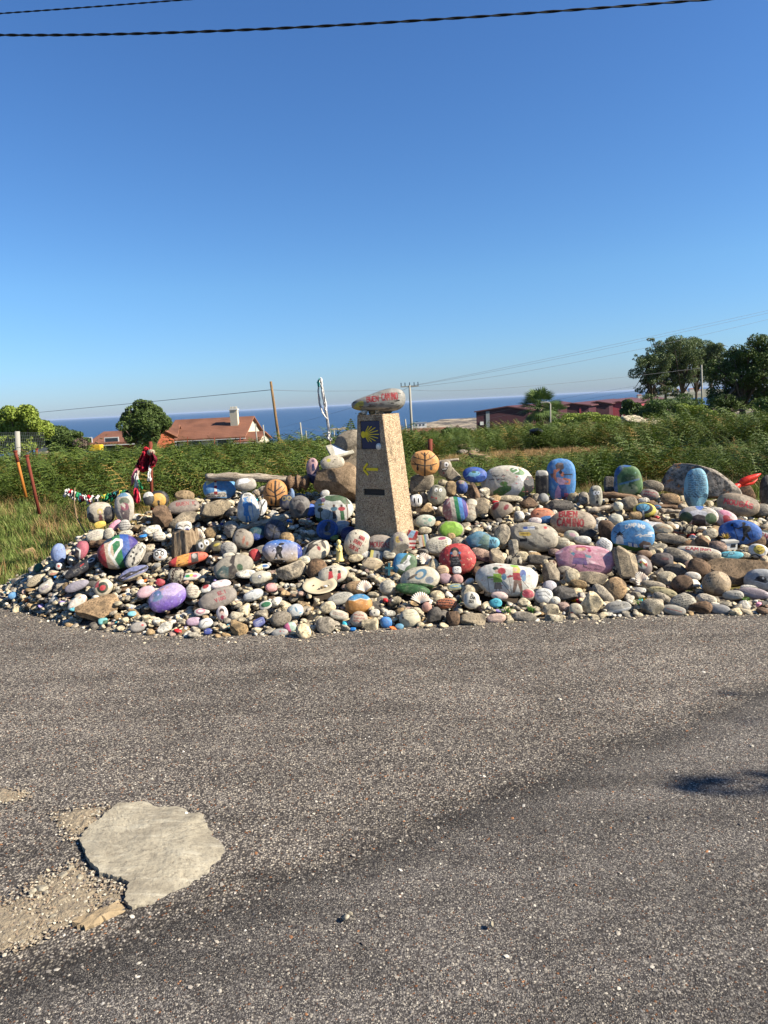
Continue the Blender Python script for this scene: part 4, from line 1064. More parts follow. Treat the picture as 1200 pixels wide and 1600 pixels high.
S(523,840,14,8,'green pebble', 'tiny moss green pebble under the black bird stone', [('b', (110,140,50))])
S(535,828,24,17,'pale grey cobble', 'pale blue-grey cobble squeezed between the black bird and navy stones', [('b', (170,176,186))], dy=.03)
S(535,819,22,10,'pinkish white flat', 'flat pinkish white stone on top of the pale grey cobble', [('b', (226,214,204))], lift=.05, dy=.05)
S(456,773,9,20,'blue figurine pebble', 'narrow pale blue figurine-like pebble in shade left of the boulder', [('b', (110,140,180))], lean=5)
S(448,785,22,24,'ringed blue-black stone', 'blue-black stone with two yellow rings beside the guitarist stone', [('b', (50,56,80)),('e', -.3,.4,.3,.3,(170,150,70)),('e', -.3,.4,.2,.2,(50,56,80)),('e', .4,.4,.3,.3,(170,150,70)),('e', .4,.4,.2,.2,(50,56,80))])
S(494,860,46,30,'black and cream swirl stone', 'cream stone with black swirling edge and a tiny red lady, centre', [('b', (206,192,164)),('p', [(-.9,.0),(-.3,.8),(.6,.9),(.9,.4),(.3,.45),(-.3,.2)],(40,36,36)),('e', .2,-.05,.1,.25,(160,30,40)),('e', .2,.3,.07,.1,BK),('e', .6,.1,.12,.5,(60,52,48)),('e', .3,.6,.3,.12,(214,204,180))], rot=24, lean=25)
S(558,851,42,46,'red lettered oval', 'cream oval stone with three lines of red lettering leaning on the milestone base', [('b', (208,194,168)),('t', 'IANA', .1,.42,.22,RD, .03,.10),('t', 'IRUNI', 0,.02,.24,RD, .03,.12),('t', 'SORIA', -.05,-.42,.24,RD, .03,.12),('n', BK, .16,9)], rot=-32, lean=12, thick=.6, q=1.4)
S(594,850,44,27,'small village-name stone', 'grey stone lettered MOUGAS in dark red at the foot of the milestone', [('b', (160,146,130)),('t', 'MOUGAS', .05,-.35,.55,(158,30,40),.05,.19)], rot=-4, lean=12, q=1.4, dy=-.07)
S(624,853,32,42,'smiley standing stone', 'tall rough grey stone with a small yellow smiley right of the milestone foot', [('b', (172,160,138)),('e', -.1,.5,.26,.24,(206,170,60)),('l', [(-.2,.45),(-.1,.38),(.02,.45)],.02,BK),('e', -.17,.56,.03,.03,BK),('e', -.03,.56,.03,.03,BK),('n', (120,96,110),.3,5)], lean=8, cuts=5, p=2.5, q=1.2, thick=.6)
S(580,834,13,12,'white round pebble', 'white round pebble against the front of the milestone base', mat='white', lift=.04)
S(614,829,23,15,'smooth grey oval', 'smooth grey oval stone perched by the right corner of the milestone', [('b', (146,146,144))], rot=18, lift=.07)
S(601,838,12,16,'blue-grey pebble', 'upright blue-grey pebble left of the smooth grey oval', [('b', (150,152,158))], lift=.03)
S(575,858,14,9,'mustard pebble', 'flat mustard yellow pebble below the small village-name stone', [('b', (214,190,110))], lean=35)
S(571,866,17,11,'white lens pebble', 'white lens-shaped pebble below the mustard pebble', mat='white', lean=30)
S(556,872,23,12,'cream lens stone', 'cream lens-shaped stone right of the yellow figurine', mat='cream', lean=30)
S(608,866,20,16,'round signed pebble', 'round pebble with signature scribble below the village-name stone', [('w', -.6,-.4,.7,.4,2,(60,56,60),.05)])
S(580,881,37,20,'flat tan wedge', 'flat tan wedge-shaped stone with thin writing, below the figurine', [('b', (194,172,134)),('w', -.7,-.1,.7,.5,2,(110,90,66),.03)], rot=-10, cuts=6, lean=28)
S(495,888,30,32,'brown upright cobble', 'brown speckled upright cobble in the centre of the heap', mat='brown', rot=-12)
S(455,890,46,28,'big pale grey cobble', 'big pale grey cobble below the moonlit walker stone', mat='grey', rot=8, cuts=3)
S(474,876,20,13,'lemon written stone', 'cream stone with lemon yellow end and black writing above the pale cobble', [('b', (210,200,170)),('e', -.6,.1,.35,.7,(226,206,90)),('w', -.2,-.3,.7,.4,2,BK, .04)], rot=12)
S(519,898,46,27,'two red ladies stone', 'cream stone with two small black-haired ladies in red dresses', [('b', (208,196,170)),('e', -.05,.45,.11,.2,BK),('p', [(-.2,.3),(.05,.3),(.05,-.4),(-.32,-.55)],(190,34,46)),('e', .5,.1,.1,.18,BK),('p', [(.38,-.05),(.6,-.05),(.55,-.6),(.25,-.75)],(190,34,46)),('w', -.8,.6,.4,.8,1,(70,60,60),.03)], rot=6, lean=22, q=1.2)
S(560,918,40,20,'cradle stone', 'grey-brown stone supporting a white scallop shell right of the plate', mat='granite', lean=20)
S(605,917,26,22,'boxed writing stone', 'cream stone with a framed block of dark writing, below the teal cross', [('l', [(-.7,-.5),(.7,-.3),(.7,.6),(-.6,.5),(-.7,-.5)],.02,(80,76,72)),('w', -.6,-.4,.6,.5,4,(80,76,72),.03)], rot=8)
S(532,935,42,18,'grey letter stone', 'long pale grey stone with rows of fine handwriting above the orange-blue stone', [('b', (186,180,162)),('w', -.7,-.1,.8,.6,3,(90,84,80),.03)], rot=10, lean=30)
S(559,944,43,29,'orange and blue stone', 'egg-like stone painted orange below and sea blue above, front centre', [('b', (204,136,44)),('p', [(-.75,.75),(-.2,.35),(.3,.42),(.7,.1),(1.2,.3),(1.2,1.2),(-.7,1.2)],(60,140,186)),('l', [(-.7,.7),(-.2,.35),(.3,.42),(.7,.1),(1,.2)],.045,(216,206,180)),('n', (224,190,140),.2,6)], rot=12, lean=25)
S(561,967,27,24,'rusty scribble stone', 'roundish brown-cream stone with rusty scribble at the front edge', [('b', (190,170,144)),('w', -.6,-.5,.6,.6,3,(160,60,50),.05)], rot=-10)
S(603,973,19,17,'bright blue pebble', 'bright blue rounded pebble on the front edge right of centre', [('b', (40,124,196))], lean=20, rot=-8)
S(624,979,14,8,'small teal disc', 'small teal disc at the front edge beside the cream face stone', [('b', (90,150,176))], lean=40)
S(578,976,26,19,'cut cream block', 'squared cream block on the front edge left of the bright blue pebble', mat='cream', p=4, cuts=4, rot=-4)
S(439,967,33,23,'mossy grey boulder', 'mottled dark grey boulder near the front edge left of centre', mat='granite_dark', rot=8)
S(461,955,27,21,'watery blue stone', 'white-grey stone with watery blue figure above the mossy grey boulder', [('b', (200,200,192)),('n', (110,170,196),.38,3),('e', .2,.1,.12,.4,(90,130,156))], rot=20)
S(453,980,20,15,'pink-green pebble', 'pebble half pink and half pale green at the front edge', [('b', (176,200,180)),('p', [(-1,-1),(.1,-1),(-.1,1),(-1,1)],(214,100,140))], rot=10)
S(437,988,25,12,'grey pebble with red dots', 'flat grey pebble with tiny red dots on the very front edge', [('b', (160,158,152)),('e', .1,.2,.1,.16,(180,40,44)),('e', .5,0,.06,.1,(180,40,44))], rot=4)
S(475,987,24,26,'large pale knob', 'large pale rounded stone on the front edge below the plate', mat='cream', rot=30)
S(509,978,30,26,'beige cobble pair', 'beige cobble on the front edge right of the large pale knob', mat='grey', rot=10)
S(512,949,26,17,'sunlit cream cobble', 'sunlit cream cobble below the right end of the plate', mat='cream', rot=12)
S(530,961,30,14,'red-noted flat stone', 'flat cream stone with thin red notes left of the rusty scribble stone', [('w', -.7,-.3,.8,.4,2,(160,70,60),.04)], rot=-18, lean=30)
S(585,958,18,13,'small eyed cube', 'cream pebble with one small dark eye right of the orange-blue stone', [('b', (212,202,180)),('e', 0,0,.15,.2,BK)])
S(609,959,18,10,'bright white oval', 'bright white oval pebble above the bright blue pebble', mat='white')
S(640,966,34,28,'cream face stone', 'round cream stone with faint text and one dark eye on the front edge', [('b', (208,196,160)),('e', -.6,.1,.09,.12,BK),('w', -.3,.1,.6,.65,2,(130,120,96),.03)], rot=6, thick=.8)

# ---- right of the milestone ----
S(657,756,42,32,'granite pedestal', 'blocky granite pedestal stone carrying the orange tree stone', mat='granite_dark', p=4.5, cuts=5, lean=4, thick=.9)
S(663,723,45,40,'orange tree stone', 'round orange stone with a black tree and two small pilgrims, right of the milestone',
  [('b', (228,158,70)),('l', [(.0,-1),(.02,-.3),(.05,.2),(.05,.75)],.06,BK),('l', [(.02,-.25),(-.45,-.1),(-.85,-.05)],.04,BK),('l', [(.03,-.25),(.5,-.2),(.85,-.1)],.035,BK),('l', [(.04,.2),(-.4,.35),(-.75,.5)],.035,BK),('l', [(.04,.15),(.45,.3),(.75,.55)],.035,BK),
   ('l', [(.05,.5),(-.2,.8)],.03,BK),('l', [(.05,.5),(.3,.8)],.03,BK),('l', [(-.35,.35),(-.45,.7)],.025,BK),('l', [(.4,.28),(.35,.62)],.025,BK),('l', [(-.55,-.1),(-.75,.15)],.025,BK),
   ('e', -.48,-.42,.08,.18,BK),('e', -.48,-.2,.05,.06,BK),('e', .45,-.45,.09,.16,BK),('e', .42,-.24,.05,.06,BK),('l', [(.45,-.4),(.65,-.15)],.02,BK)], lean=4, lift=.22, dy=.0, q=1.4, sink=.95, thick=.5)
S(695,732,21,27,'laughing face stone', 'small brown stone with a laughing cartoon face and one white eye', [('b', (158,144,120)),('e', .15,.45,.34,.28,(238,236,230)),('e', .2,.42,.12,.14,BK),('p', [(-.6,-.1),(.5,.15),(.2,-.35),(-.3,-.4)],BK),('p', [(-.4,-.1),(.3,.05),(.2,-.1),(-.3,-.2)],WT),('e', -.1,-.55,.14,.12,(170,60,60))], rot=-8, lean=8, lift=.14, q=1.5)
S(708,742,24,24,'rough knob', 'rough grey knob right of the laughing face stone', mat='granite_dark', cuts=6, lift=.04)
S(682,774,27,31,'bow-tie face stone', 'grey-green stone with closed cartoon eyes and a red bow tie', [('b', (140,136,116)),('e', -.2,.4,.18,.2,(240,238,230)),('e', .3,.5,.16,.18,(240,238,230)),('e', -.15,.35,.07,.08,BK),('e', .32,.45,.06,.07,BK),('l', [(-.4,.72),(-.05,.75)],.05,BK),('p', [(-.5,-.3),(-.5,-.5),(-.1,-.4),(.2,-.5),(.2,-.28),(-.1,-.38)],(170,40,44)),('w', -.3,-.2,.4,.1,1,(80,80,70),.03)], rot=-20, q=1.4)
S(650,782,20,20,'wide-eyed white stone', 'white stone with two tall black oval eyes touching the milestone side', [('b', (222,216,204)),('e', -.3,.0,.26,.62,(250,250,248)),('e', .35,-.05,.24,.6,(250,250,248)),('e', -.25,-.1,.14,.42,BK),('e', .38,-.15,.13,.42,BK),('l', [(-.6,.8),(0,.92)],.06,BK)], q=1.5)
S(668,797,26,24,'tan split rock', 'tan angular rock with a flat top below the bow-tie face stone', mat='tan', cuts=9, p=2.6)
S(663,779,17,20,'dark filler rock', 'dark brown rock between the white wide-eyed and bow-tie stones', mat='dgrey', cuts=5, dy=.03)
S(742,742,37,23,'blue fish stone', 'glossy blue oval stone with a pale blue fish and green fin', [('b', (34,84,170)),('e', -.05,-.02,.5,.36,(110,180,214),8),('p', [(-.75,.3),(-.45,.0),(-.8,-.4),(-.6,-.35),(-.35,-.1)],(110,180,214)),('e', -.1,.22,.2,.14,(70,120,80)),('e', .3,.1,.06,.08,BK),('p', [(0,-.3),(.1,-.65),(-.12,-.35)],(90,160,200))], rot=-4, lift=.05, q=1.4)
S(721,761,20,21,'blue globe stone', 'ball-shaped dark blue stone with a sandy cap under the blue fish stone', [('b', (30,70,140)),('e', 0,.6,.5,.35,(160,130,110)),('n', (60,140,110),.28,3)], thick=.95, q=1.2)
S(704,763,18,24,'tan stack stone', 'upright tan stone left of the blue globe stone', mat='tan')
S(692,754,16,12,'cream pebble', 'cream angular pebble above the bow-tie face stone', mat='cream', cuts=5, lift=.03)
S(793,754,84,51,'big meadow stone', 'biggest white rounded stone with a painted green meadow, path and tree',
  [('b', (208,198,176)),('p', [(-.55,-.55),(-.3,-.3),(-.05,-.2),(.3,-.35),(.6,-.25),(.6,-1),(-.5,-1)],(86,130,64)),('p', [(-.3,-.9),(.1,-.5),(.15,-.1),(.35,.1),(.3,.5),(.42,.5),(.6,-.1),(.45,-.6),(.3,-.9)],(226,222,212)),
   ('e', .35,.62,.28,.2,(96,136,84),-18),('l', [(.2,.75),(.35,.85),(.4,.65),(.2,.5)],.03,WT),('e', -.15,-.1,.14,.14,(110,150,70)),('p', [(.62,-1),(.56,.0),(.72,.35),(1.1,.3),(1.1,-1)],(40,40,44)),  # dark right end: shadow of the neighbouring block, painted into the colour
   ('w', -.6,.3,.1,.5,1,(60,60,60),.022),('w', -.72,.06,.05,.26,1,(60,60,60),.022),('n', (230,120,110),.06,14)], lean=10, thick=.7, q=1.2, p=2.3)
S(793,779,42,9,'flat shard', 'thin pale shard lying in front of the big meadow stone', mat='cream', lean=40)
S(712,797,38,40,'striped rainbow stone', 'upright stone with vertical stripes of white, green, blue and violet',
  [('b', (176,120,124)),('n', (206,190,180),.5,8)] + stripes([(210,196,176),(30,130,80),(60,130,196),(64,56,140)],-.35,.95,-.18), lean=10, thick=.6, q=1.2)
S(735,797,26,34,'patterned pale stone', 'pale stone with faint brown drawing just right of the striped rainbow stone', [('b', (206,194,166)),('w', -.5,-.6,.6,.6,3,(150,120,90),.03)], rot=-20, dy=.05)
S(664,815,31,20,'mint speckled stone', 'white stone with mint green sketched animal right of the milestone', [('b', (200,200,178)),('n', (120,176,150),.42,4),('e', .5,.1,.2,.3,(120,180,160)),('w', -.3,.1,.3,.6,1,(60,80,70),.03)])
S(664,829,20,12,'cream pebble below', 'cream pebble with pale green base under the mint speckled stone', mat='cream')
S(704,829,41,28,'lime green stone', 'oval stone with a broad patch of lime green paint, no figure on it', [('b', (160,152,124)),('e', .05,.05,.88,.9,(142,190,40)),('n', (120,166,36),.3,3)], lean=20, thick=.5)
S(705,838,13,11,'ochre pebble', 'small ochre pebble lying against the lime green stone', mat='tan', dy=-.05)
S(748,848,43,33,'teal forest stone', 'large round teal stone with a dark green landscape, right of the lime stone', [('b', (84,138,160)),('p', [(-1,-1),(1,-1),(1,-.3),(.3,-.2),(-.2,-.5),(-1,-.3)],(54,76,72)),('p', [(-.1,-.2),(.4,.7),(.8,.6),(.7,-.3)],(90,120,108)),('l', [(-1,.2),(-.6,-.6)],.05,(150,60,60)),('n', (60,96,110),.3,4)], lean=20)
S(769,848,21,17,'pale teal turtle', 'pale turquoise pebble with three black arches in front of the teal forest stone', [('b', (110,180,200)),('l', [(-.6,-.3),(-.5,.4),(-.25,.4),(-.2,-.2)],.06,BK),('l', [(-.1,-.3),(0,.4),(.2,.4),(.25,-.2)],.06,BK),('l', [(.4,-.2),(.5,.3),(.7,.2)],.06,BK)], dy=-.06, q=1.5)
S(686,852,42,25,'page-like stone', 'cream stone written like a page with black lines and a magenta drawing', [('b', (210,200,174)),('w', -.8,-.5,.6,.3,4,(60,56,56),.025),('e', .3,.62,.3,.2,(176,70,110)),('e', .6,-.5,.16,.2,(216,190,60))], rot=8, lean=30, q=1.3)
S(716,850,25,20,'plain grey oval', 'plain warm grey oval stone above the red braided girl stone', mat='grey')
S(779,830,22,12,'slate grey pebble', 'slate grey pebble behind the pale teal turtle', mat='dgrey')
S(715,874,56,45,'red braided girl stone', 'large bright red stone painted with a girl with long black braids',
  [('b', (196,46,44)),('n', (222,160,120),.32,9),('e', -.15,.5,.24,.3,BK),('e', -.15,.38,.14,.2,(190,150,126)),('l', [(-.38,.45),(-.42,-.05)],.055,BK),('l', [(.08,.45),(.14,.0)],.055,BK),('p', [(-.34,.18),(.05,.18),(.2,-.5),(.0,-.62),(-.45,-.5)],(44,40,44)),('e', -.34,.4,.07,.08,(50,110,170)),('e', .12,.4,.07,.08,(50,110,170)),('w', -.3,-.4,.1,.1,3,(110,106,104),.03),('e', -.1,-.8,.2,.16,(220,210,190))], lean=16, thick=.6, q=1.3)
S(691,892,21,17,'dotted bun stone', 'round bun-like tan stone with dark stitches left of the red braided girl stone', [('b', (206,170,130)),('l', [(-.5,.2),(.5,.3)],.06,(70,50,40)),('l', [(-.4,-.1),(.5,0)],.05,(90,60,40))])
S(695,904,21,16,'mauve round stone', 'round mauve stone under the dotted bun stone', [('b', (170,136,140))])
S(714,905,18,15,'dusty pink stone', 'dusty pink small stone right of the mauve round stone', [('b', (192,140,130))])
S(714,891,13,11,'dice-like stone', 'small white dice-like stone at the foot of the red braided girl stone', [('b', (232,226,214)),('e', -.4,.2,.12,.14,BK),('e', .2,.3,.12,.14,BK),('e', 0,-.2,.12,.14,BK)], p=3.5, dy=-.07, q=1.6)
S(679,884,18,22,'pointed cream stone', 'pointed cream stone left of the dotted bun stone', mat='cream', tx=-.4)
S(632,881,36,33,'blue and white map stone', 'stone painted blue at the left with a white coast and green land', [('b', (92,120,84)),('p', [(-1.1,-1),(-.5,-1),(-.3,.3),(.2,1.1),(-1,1)],(50,140,184)),('p', [(-.7,-.3),(-.2,-.1),(.1,.3),(.2,.8),(.5,.75),(.35,.3),(.55,.0),(.2,-.35),(.1,-.7),(-.3,-.6)],(224,222,212)),('l', [(-.4,0),(.0,-.1),(.2,.2)],.03,(90,84,80))], rot=-12, lean=20, q=1.3, p=2.8)
S(655,905,60,38,'blue arch and moss stone', 'grey-cream stone with blue arch drawings above a mossy green base', [('b', (196,186,160)),('p', [(-1.2,-1.2),(1.2,-1.2),(.9,-.8),(.2,-.5),(-.4,-.35),(-.75,-.25)],(56,92,46)),('e', .1,.22,.36,.36,(70,120,146),30),('e', .06,.18,.2,.2,(196,186,160),30),('e', .5,-.3,.22,.26,(120,128,136)),('e', -.35,.1,.3,.1,(96,80,64),20),('n', (120,110,96),.2,5)], rot=6, lean=30, thick=.6, q=1.1)
S(645,921,54,16,'mossy cushion stone', 'low stone overgrown bright green in front of the blue arch stone', [('b', (44,92,42)),('n', (90,140,70),.35,7)], rot=-12, lean=30)
S(790,906,94,49,'two hikers stone', 'big white oval stone with two brightly dressed hikers with poles',
  [('b', (224,216,198)),('e', -.34,.62,.10,.11,(40,70,60)),('e', -.30,.45,.07,.11,(222,180,150)),('e', -.14,.46,.13,.22,(176,40,50)),('e', -.06,.12,.08,.2,(80,130,160)),('p', [(-.42,.3),(-.16,.3),(-.12,-.2),(-.4,-.22)],(150,190,50)),('l', [(-.4,.1),(-.58,.05)],.045,(150,190,50)),('p', [(-.36,-.22),(-.16,-.22),(-.10,-.62),(-.38,-.62)],(150,130,110)),('l', [(-.3,-.6),(-.32,-.85)],.02,BK),('l', [(-.2,-.6),(-.16,-.85)],.02,BK),('l', [(-.6,.15),(-.52,-.85)],.014,BK),('l', [(-.12,-.2),(.14,-.8)],.014,BK),
   ('e', .34,.56,.12,.26,(226,206,90)),('e', .30,.58,.06,.12,(226,180,150)),('e', .27,.84,.14,.1,(150,200,50)),('p', [(.22,.4),(.44,.4),(.5,-.05),(.24,-.05)],(176,36,50)),('l', [(.24,.2),(.06,.12)],.05,(176,36,50)),('e', .55,.35,.1,.26,(90,110,170)),('e', .58,.1,.07,.2,(110,160,200)),('p', [(.26,-.05),(.5,-.05),(.56,-.75),(.48,-.75),(.38,-.25),(.3,-.8),(.22,-.8)],(140,110,90)),('l', [(.08,.2),(.2,-.85)],.014,BK),('l', [(.5,0),(.8,-.6)],.014,BK),('n', (200,60,60),.05,16)],
  rot=-3, lean=20, thick=.6, q=1.25, p=2.3)
S(731,927,22,26,'two piled pebbles', 'upright pale pebble left below the big two hikers stone', mat='cream', rot=-20)
S(737,938,26,26,'black lettered cream stone', 'cream stone with bold black lettering below the big two hikers stone', [('b', (222,214,192)),('t', 'CAM', .1,.1,.3,BK, .05,.16),('t', '2021', 0,-.35,.28,BK, .04,.12),('t', 'EL', .05,.5,.2,BK, .04,.14)], rot=-8, q=1.6, dy=-.03)
S(697,943,32,15,'orange net stone', 'orange stone covered by a black mesh drawing, front right of centre', [('b', (196,110,60)),('w', -.9,-.8,.9,.8,3,BK, .08)], rot=-6, lean=30)
S(774,942,20,14,'turquoise snail stone', 'bright turquoise stone with a spiral next to the green weed', [('b', (60,190,206)),('e', .1,.3,.35,.35,(20,120,150)),('e', .1,.3,.2,.2,(60,190,206))], lean=20)
S(824,929,24,19,'watermelon stone', 'small stone painted like a red watermelon slice right of the hikers stone', [('b', (206,196,170)),('e', .05,.1,.8,.7,(190,60,76)),('n', (226,140,130),.3,5),('p', [(-1,-1),(-.6,-1),(-.7,1),(-1,1)],(90,140,90))], rot=-10)
S(781,931,26,12,'rosy bar stone', 'rosy bar-shaped pebble in front of the two hikers stone', [('b', (214,184,172))], rot=-4, lean=30)
S(712,917,26,10,'yellow-blue strip stone', 'flat stone with a yellow rim and blue centre stripe', [('b', (170,170,130)),('e', 0,0,.7,.5,(90,140,170)),('e', 0,0,.5,.2,(200,190,100))], lean=42)
S(739,969,42,20,'long granite kerb stone', 'long rough granite stone on the front edge right of centre', mat='granite_dark', p=2.8, cuts=5)
S(775,966,31,14,'peach dotted stone', 'peach stone peppered with dark dots at the front edge', [('b', (216,180,156)),('n', (70,50,44),.34,12)], rot=4)
S(819,964,38,17,'grey veined oval', 'grey oval stone with pale veins on the front edge right of the weed', mat='grey', rot=-6)
S(708,966,24,26,'pitted lump', 'pitted brown-grey lump on the front edge left of the granite kerb stone', mat='brown', cuts=6, rot=12)
S(679,962,24,26,'knobbly rock', 'knobbly dark rock on the front edge near the cream face stone', mat='dgrey', cuts=8, rot=-10)
S(667,949,15,15,'terracotta pebble', 'terracotta pink pebble above the knobbly rock', [('b', (206,150,128))])
S(784,797,36,30,'shadowy maroon stone', 'dark maroon-tipped stone in the hollow below the big meadow stone', [('b', (150,134,112)),('e', -.4,.5,.4,.24,(130,24,36),30),('e', .4,.0,.3,.2,(130,24,36),30)], rot=20, cuts=5)
S(811,807,17,17,'snowball base', 'white ball pebble with a smaller one on top, right of the maroon stone', mat='white', thick=.95)
S(809,796,8,9,'snowball top', 'tiny pale pebble balanced on the white ball pebble', mat='cream', lift=.05)
S(752,793,30,30,'rough mid rock', 'rough grey-brown rock right of the patterned pale stone', mat='granite_dark', cuts=8)
S(741,771,17,32,'bark-like upright rock', 'upright rock with bark-like grain right of the blue globe stone', mat='brown', rot=12, cuts=5)

# ---- right part ----
S(847,755,20,40,'dark block', 'dark upright block with pale top left of the blue market woman stone', [('b', (34,32,36)),('p', [(-1.2,.62),(1.2,.62),(1.2,1.2),(-1.2,1.2)],(186,180,168))], p=5, lean=3, thick=.9)
S(876,751,44,63,'blue market woman stone', 'tall blue stone with a woman in pink carrying a pot on her head',
  [('b', (64,140,206)),('n', (130,186,222),.34,1.6),('p', [(-.32,.55),(-.38,.78),(-.2,.9),(.18,.85),(.22,.6),(.0,.5)],(94,78,76)),('e', -.02,.84,.18,.05,(140,120,116)),('l', [(-.4,.5),(-.45,.2),(-.25,-.02)],.07,(224,130,90)),('l', [(-.35,.45),(-.15,.55)],.055,(224,130,90)),('e', .10,.32,.13,.12,(224,130,90)),('e', -.02,.42,.11,.1,(40,40,60)),
   ('p', [(-.25,.2),(.05,.12),(.35,.12),(.4,-.1),(.15,-.2),(-.1,-.2),(-.3,0)],(220,170,196)),('l', [(.2,.1),(.6,.02),(.55,-.15),(.3,-.14)],.05,(224,130,90)),('p', [(-.15,-.18),(.3,-.18),(.5,-.78),(.1,-.9),(-.1,-.6)],(60,100,176)),('p', [(-.2,-.2),(-.4,-.5),(-.45,-.85),(-.0,-.82),(-.05,-.4)],(222,160,200)),('p', [(.2,-.6),(.5,-.62),(.52,-.82),(.22,-.82)],(200,80,120)),
   ('p', [(-.75,.35),(-.5,.4),(-.6,.08)],(110,96,96)),('l', [(.2,.3),(.75,.3)],.03,(70,60,60)),('l', [(.12,-.82),(.1,-.92)],.04,(110,60,60)),('l', [(.25,-.82),(.26,-.92)],.04,(110,60,60))], lean=5, thick=.45, p=3.0, tx=.05, q=1.25)
S(931,776,20,33,'worried face stone', 'tall thumb-like grey stone with a worried cartoon face and open mouth', [('b', (178,172,148)),('e', -.15,.35,.3,.2,(246,244,236)),('e', .35,.38,.24,.18,(246,244,236)),('e', -.1,.35,.1,.07,BK),('e', .36,.4,.09,.06,BK),('l', [(.1,.2),(.35,-.05),(.05,-.12)],.05,(60,54,50)),('e', .15,-.5,.2,.16,BK),('l', [(-.5,.62),(-.1,.68)],.04,BK)], lean=6, p=2.8, thick=.7, q=1.5)
S(895,778,16,16,'eyeball pebble', 'mottled tan pebble with a dark spot at the foot of the blue market woman stone', [('b', (150,136,100)),('e', .2,0,.3,.3,(60,50,40)),('n', (90,80,60),.4,4)])
S(912,778,17,19,'grey lined pebble', 'grey lined pebble between the eyeball pebble and the worried face stone', mat='grey')
S(849,779,16,16,'grey egg', 'grey egg-shaped stone left of the blue market woman stone base', [('b', (150,148,142))], rot=30)
S(838,778,11,13,'small grey egg', 'smaller grey pebble immediately left of the grey egg', mat='grey')
S(823,786,32,19,'rust-brown rock', 'rust-brown angular rock right of the big meadow stone', mat='brown', cuts=8, rot=4)
S(874,790,44,18,'dark flat rock', 'dark flat rock under the blue market woman stone', mat='dgrey', cuts=4, lean=25)
S(981,751,44,49,'green tombstone stone', 'tombstone-shaped stone painted green and blue with an abstract tree',
  [('b', (92,130,76)),('p', [(-1.2,-1.2),(-.65,-1.2),(-.75,.3),(-.3,.85),(.2,.9),(.3,1.2),(-1.2,1.2)],(44,100,160)),('e', .1,.5,.6,.35,(76,120,66)),('e', 0,.1,.5,.35,(54,92,50)),('n', (130,170,150),.3,3),('e', .1,-.55,.55,.35,(150,164,120)),('l', [(-.6,-.2),(.7,.1)],.05,(70,130,170)),('n', (50,90,46),.25,6)], lean=4, thick=.45, p=2.9, tx=-.10)
S(952,757,16,24,'dark brick', 'dark brick half hidden behind the green tombstone stone', mat='dgrey', p=5, dy=.1)
S(896,816,70,37,'lettered greeting stone', 'brown-grey oval stone with BUEN CAMINO in two rows of red capitals',
  [('b', (172,152,126)),('n', (130,112,92),.4,5),('t', 'BUEN', -.22,.30,.50,RD, .065,.155),('t', 'CAMINO', -.10,-.42,.56,RD, .065,.155)], rot=-3, lean=22, q=1.4, thick=.6)
S(847,806,40,24,'sunset stone', 'stone painted with an orange sunset above a blue sea', [('b', (224,130,80)),('p', [(-.2,-1.2),(1.2,-1.2),(1.2,.2),(.6,-.1),(.2,-.2),(-.1,-.4)],(60,130,196)),('l', [(-.4,.5),(-.1,.45),(.1,.5),(.4,.45)],.04,(80,50,50)),('p', [(-.5,-.1),(-.2,-.1),(-.35,.25)],(110,60,50)),('n', (226,180,140),.2,4)], rot=-4, lean=28, q=1.2)
S(836,814,22,11,'pinkish flat stone', 'smooth pinkish flat stone in front of the sunset stone', [('b', (216,198,190))], dy=-.05)
S(866,801,10,9,'white bead', 'tiny white pebble between the sunset stone and the lettered greeting stone', mat='white')
S(832,839,78,46,'signpost boulder', 'big pale boulder with a striped blue flag and yellow arrow sign painted on it',
  [('b', (178,166,142)),('n', (120,110,94),.35,5),('p', [(-.42,.5),(.02,.62),(.06,.38),(-.38,.26)],(214,214,210)),('p', [(-.42,.5),(-.25,.55),(-.22,.38),(-.39,.33)],(60,90,160)),('l', [(-.25,.45),(.04,.52)],.022,(80,110,170)),('p', [(-.55,.1),(-.15,.18),(-.05,.02),(-.15,-.1),(-.52,-.12)],(214,176,50)),('l', [(-.48,.0),(-.2,.05)],.02,BK),('p', [(-.5,-.3),(-.2,-.26),(-.2,-.46),(-.48,-.5)],(60,54,50)),('e', .45,.62,.07,.1,(190,40,44))], rot=-8, lean=22, q=1.1, thick=.7)
S(858,846,26,20,'fruit-marked stone', 'tan stone with dark leaf marks and a small red mark at one end', [('b', (196,170,134)),('n', (60,56,46),.32,4),('e', -.7,.1,.14,.3,(190,60,50))], rot=6)
S(878,850,25,19,'round scribed stone', 'roundish stone with scribed lines and a brown dot, left above the pink stone', [('b', (190,180,152)),('w', -.4,-.1,.7,.6,2,(90,84,70),.04),('e', .6,-.2,.1,.12,(150,100,50))])
S(893,837,24,16,'bunny ear stone', 'grey-green stone with a pink inner ear drawing', [('b', (180,180,158)),('e', .1,.1,.4,.35,(222,170,180),-10)], rot=-12)
S(911,844,26,13,'white striped pebble', 'white flat pebble with faint dashes above the pink stone', [('b', (222,216,200)),('w', -.5,-.3,.5,.4,1,(120,110,100),.05)], rot=-6)
S(928,824,17,10,'blue-grey oval', 'blue-grey oval pebble right of the lettered greeting stone', [('b', (150,154,160))])
S(918,833,28,16,'dark mottled stone', 'dark mottled stone under the right end of the lettered greeting stone', mat='dgrey')
S(947,830,28,34,'orange-brown slab', 'orange-brown angular slab left of the camping stone', mat='brown', cuts=10, p=2.8, lean=10)
S(945,852,25,21,'white text pebble', 'white pebble with fine text right above the pink stone', [('b', (226,222,212)),('w', -.6,-.6,.6,.6,4,(60,56,60),.035)], rot=-38)
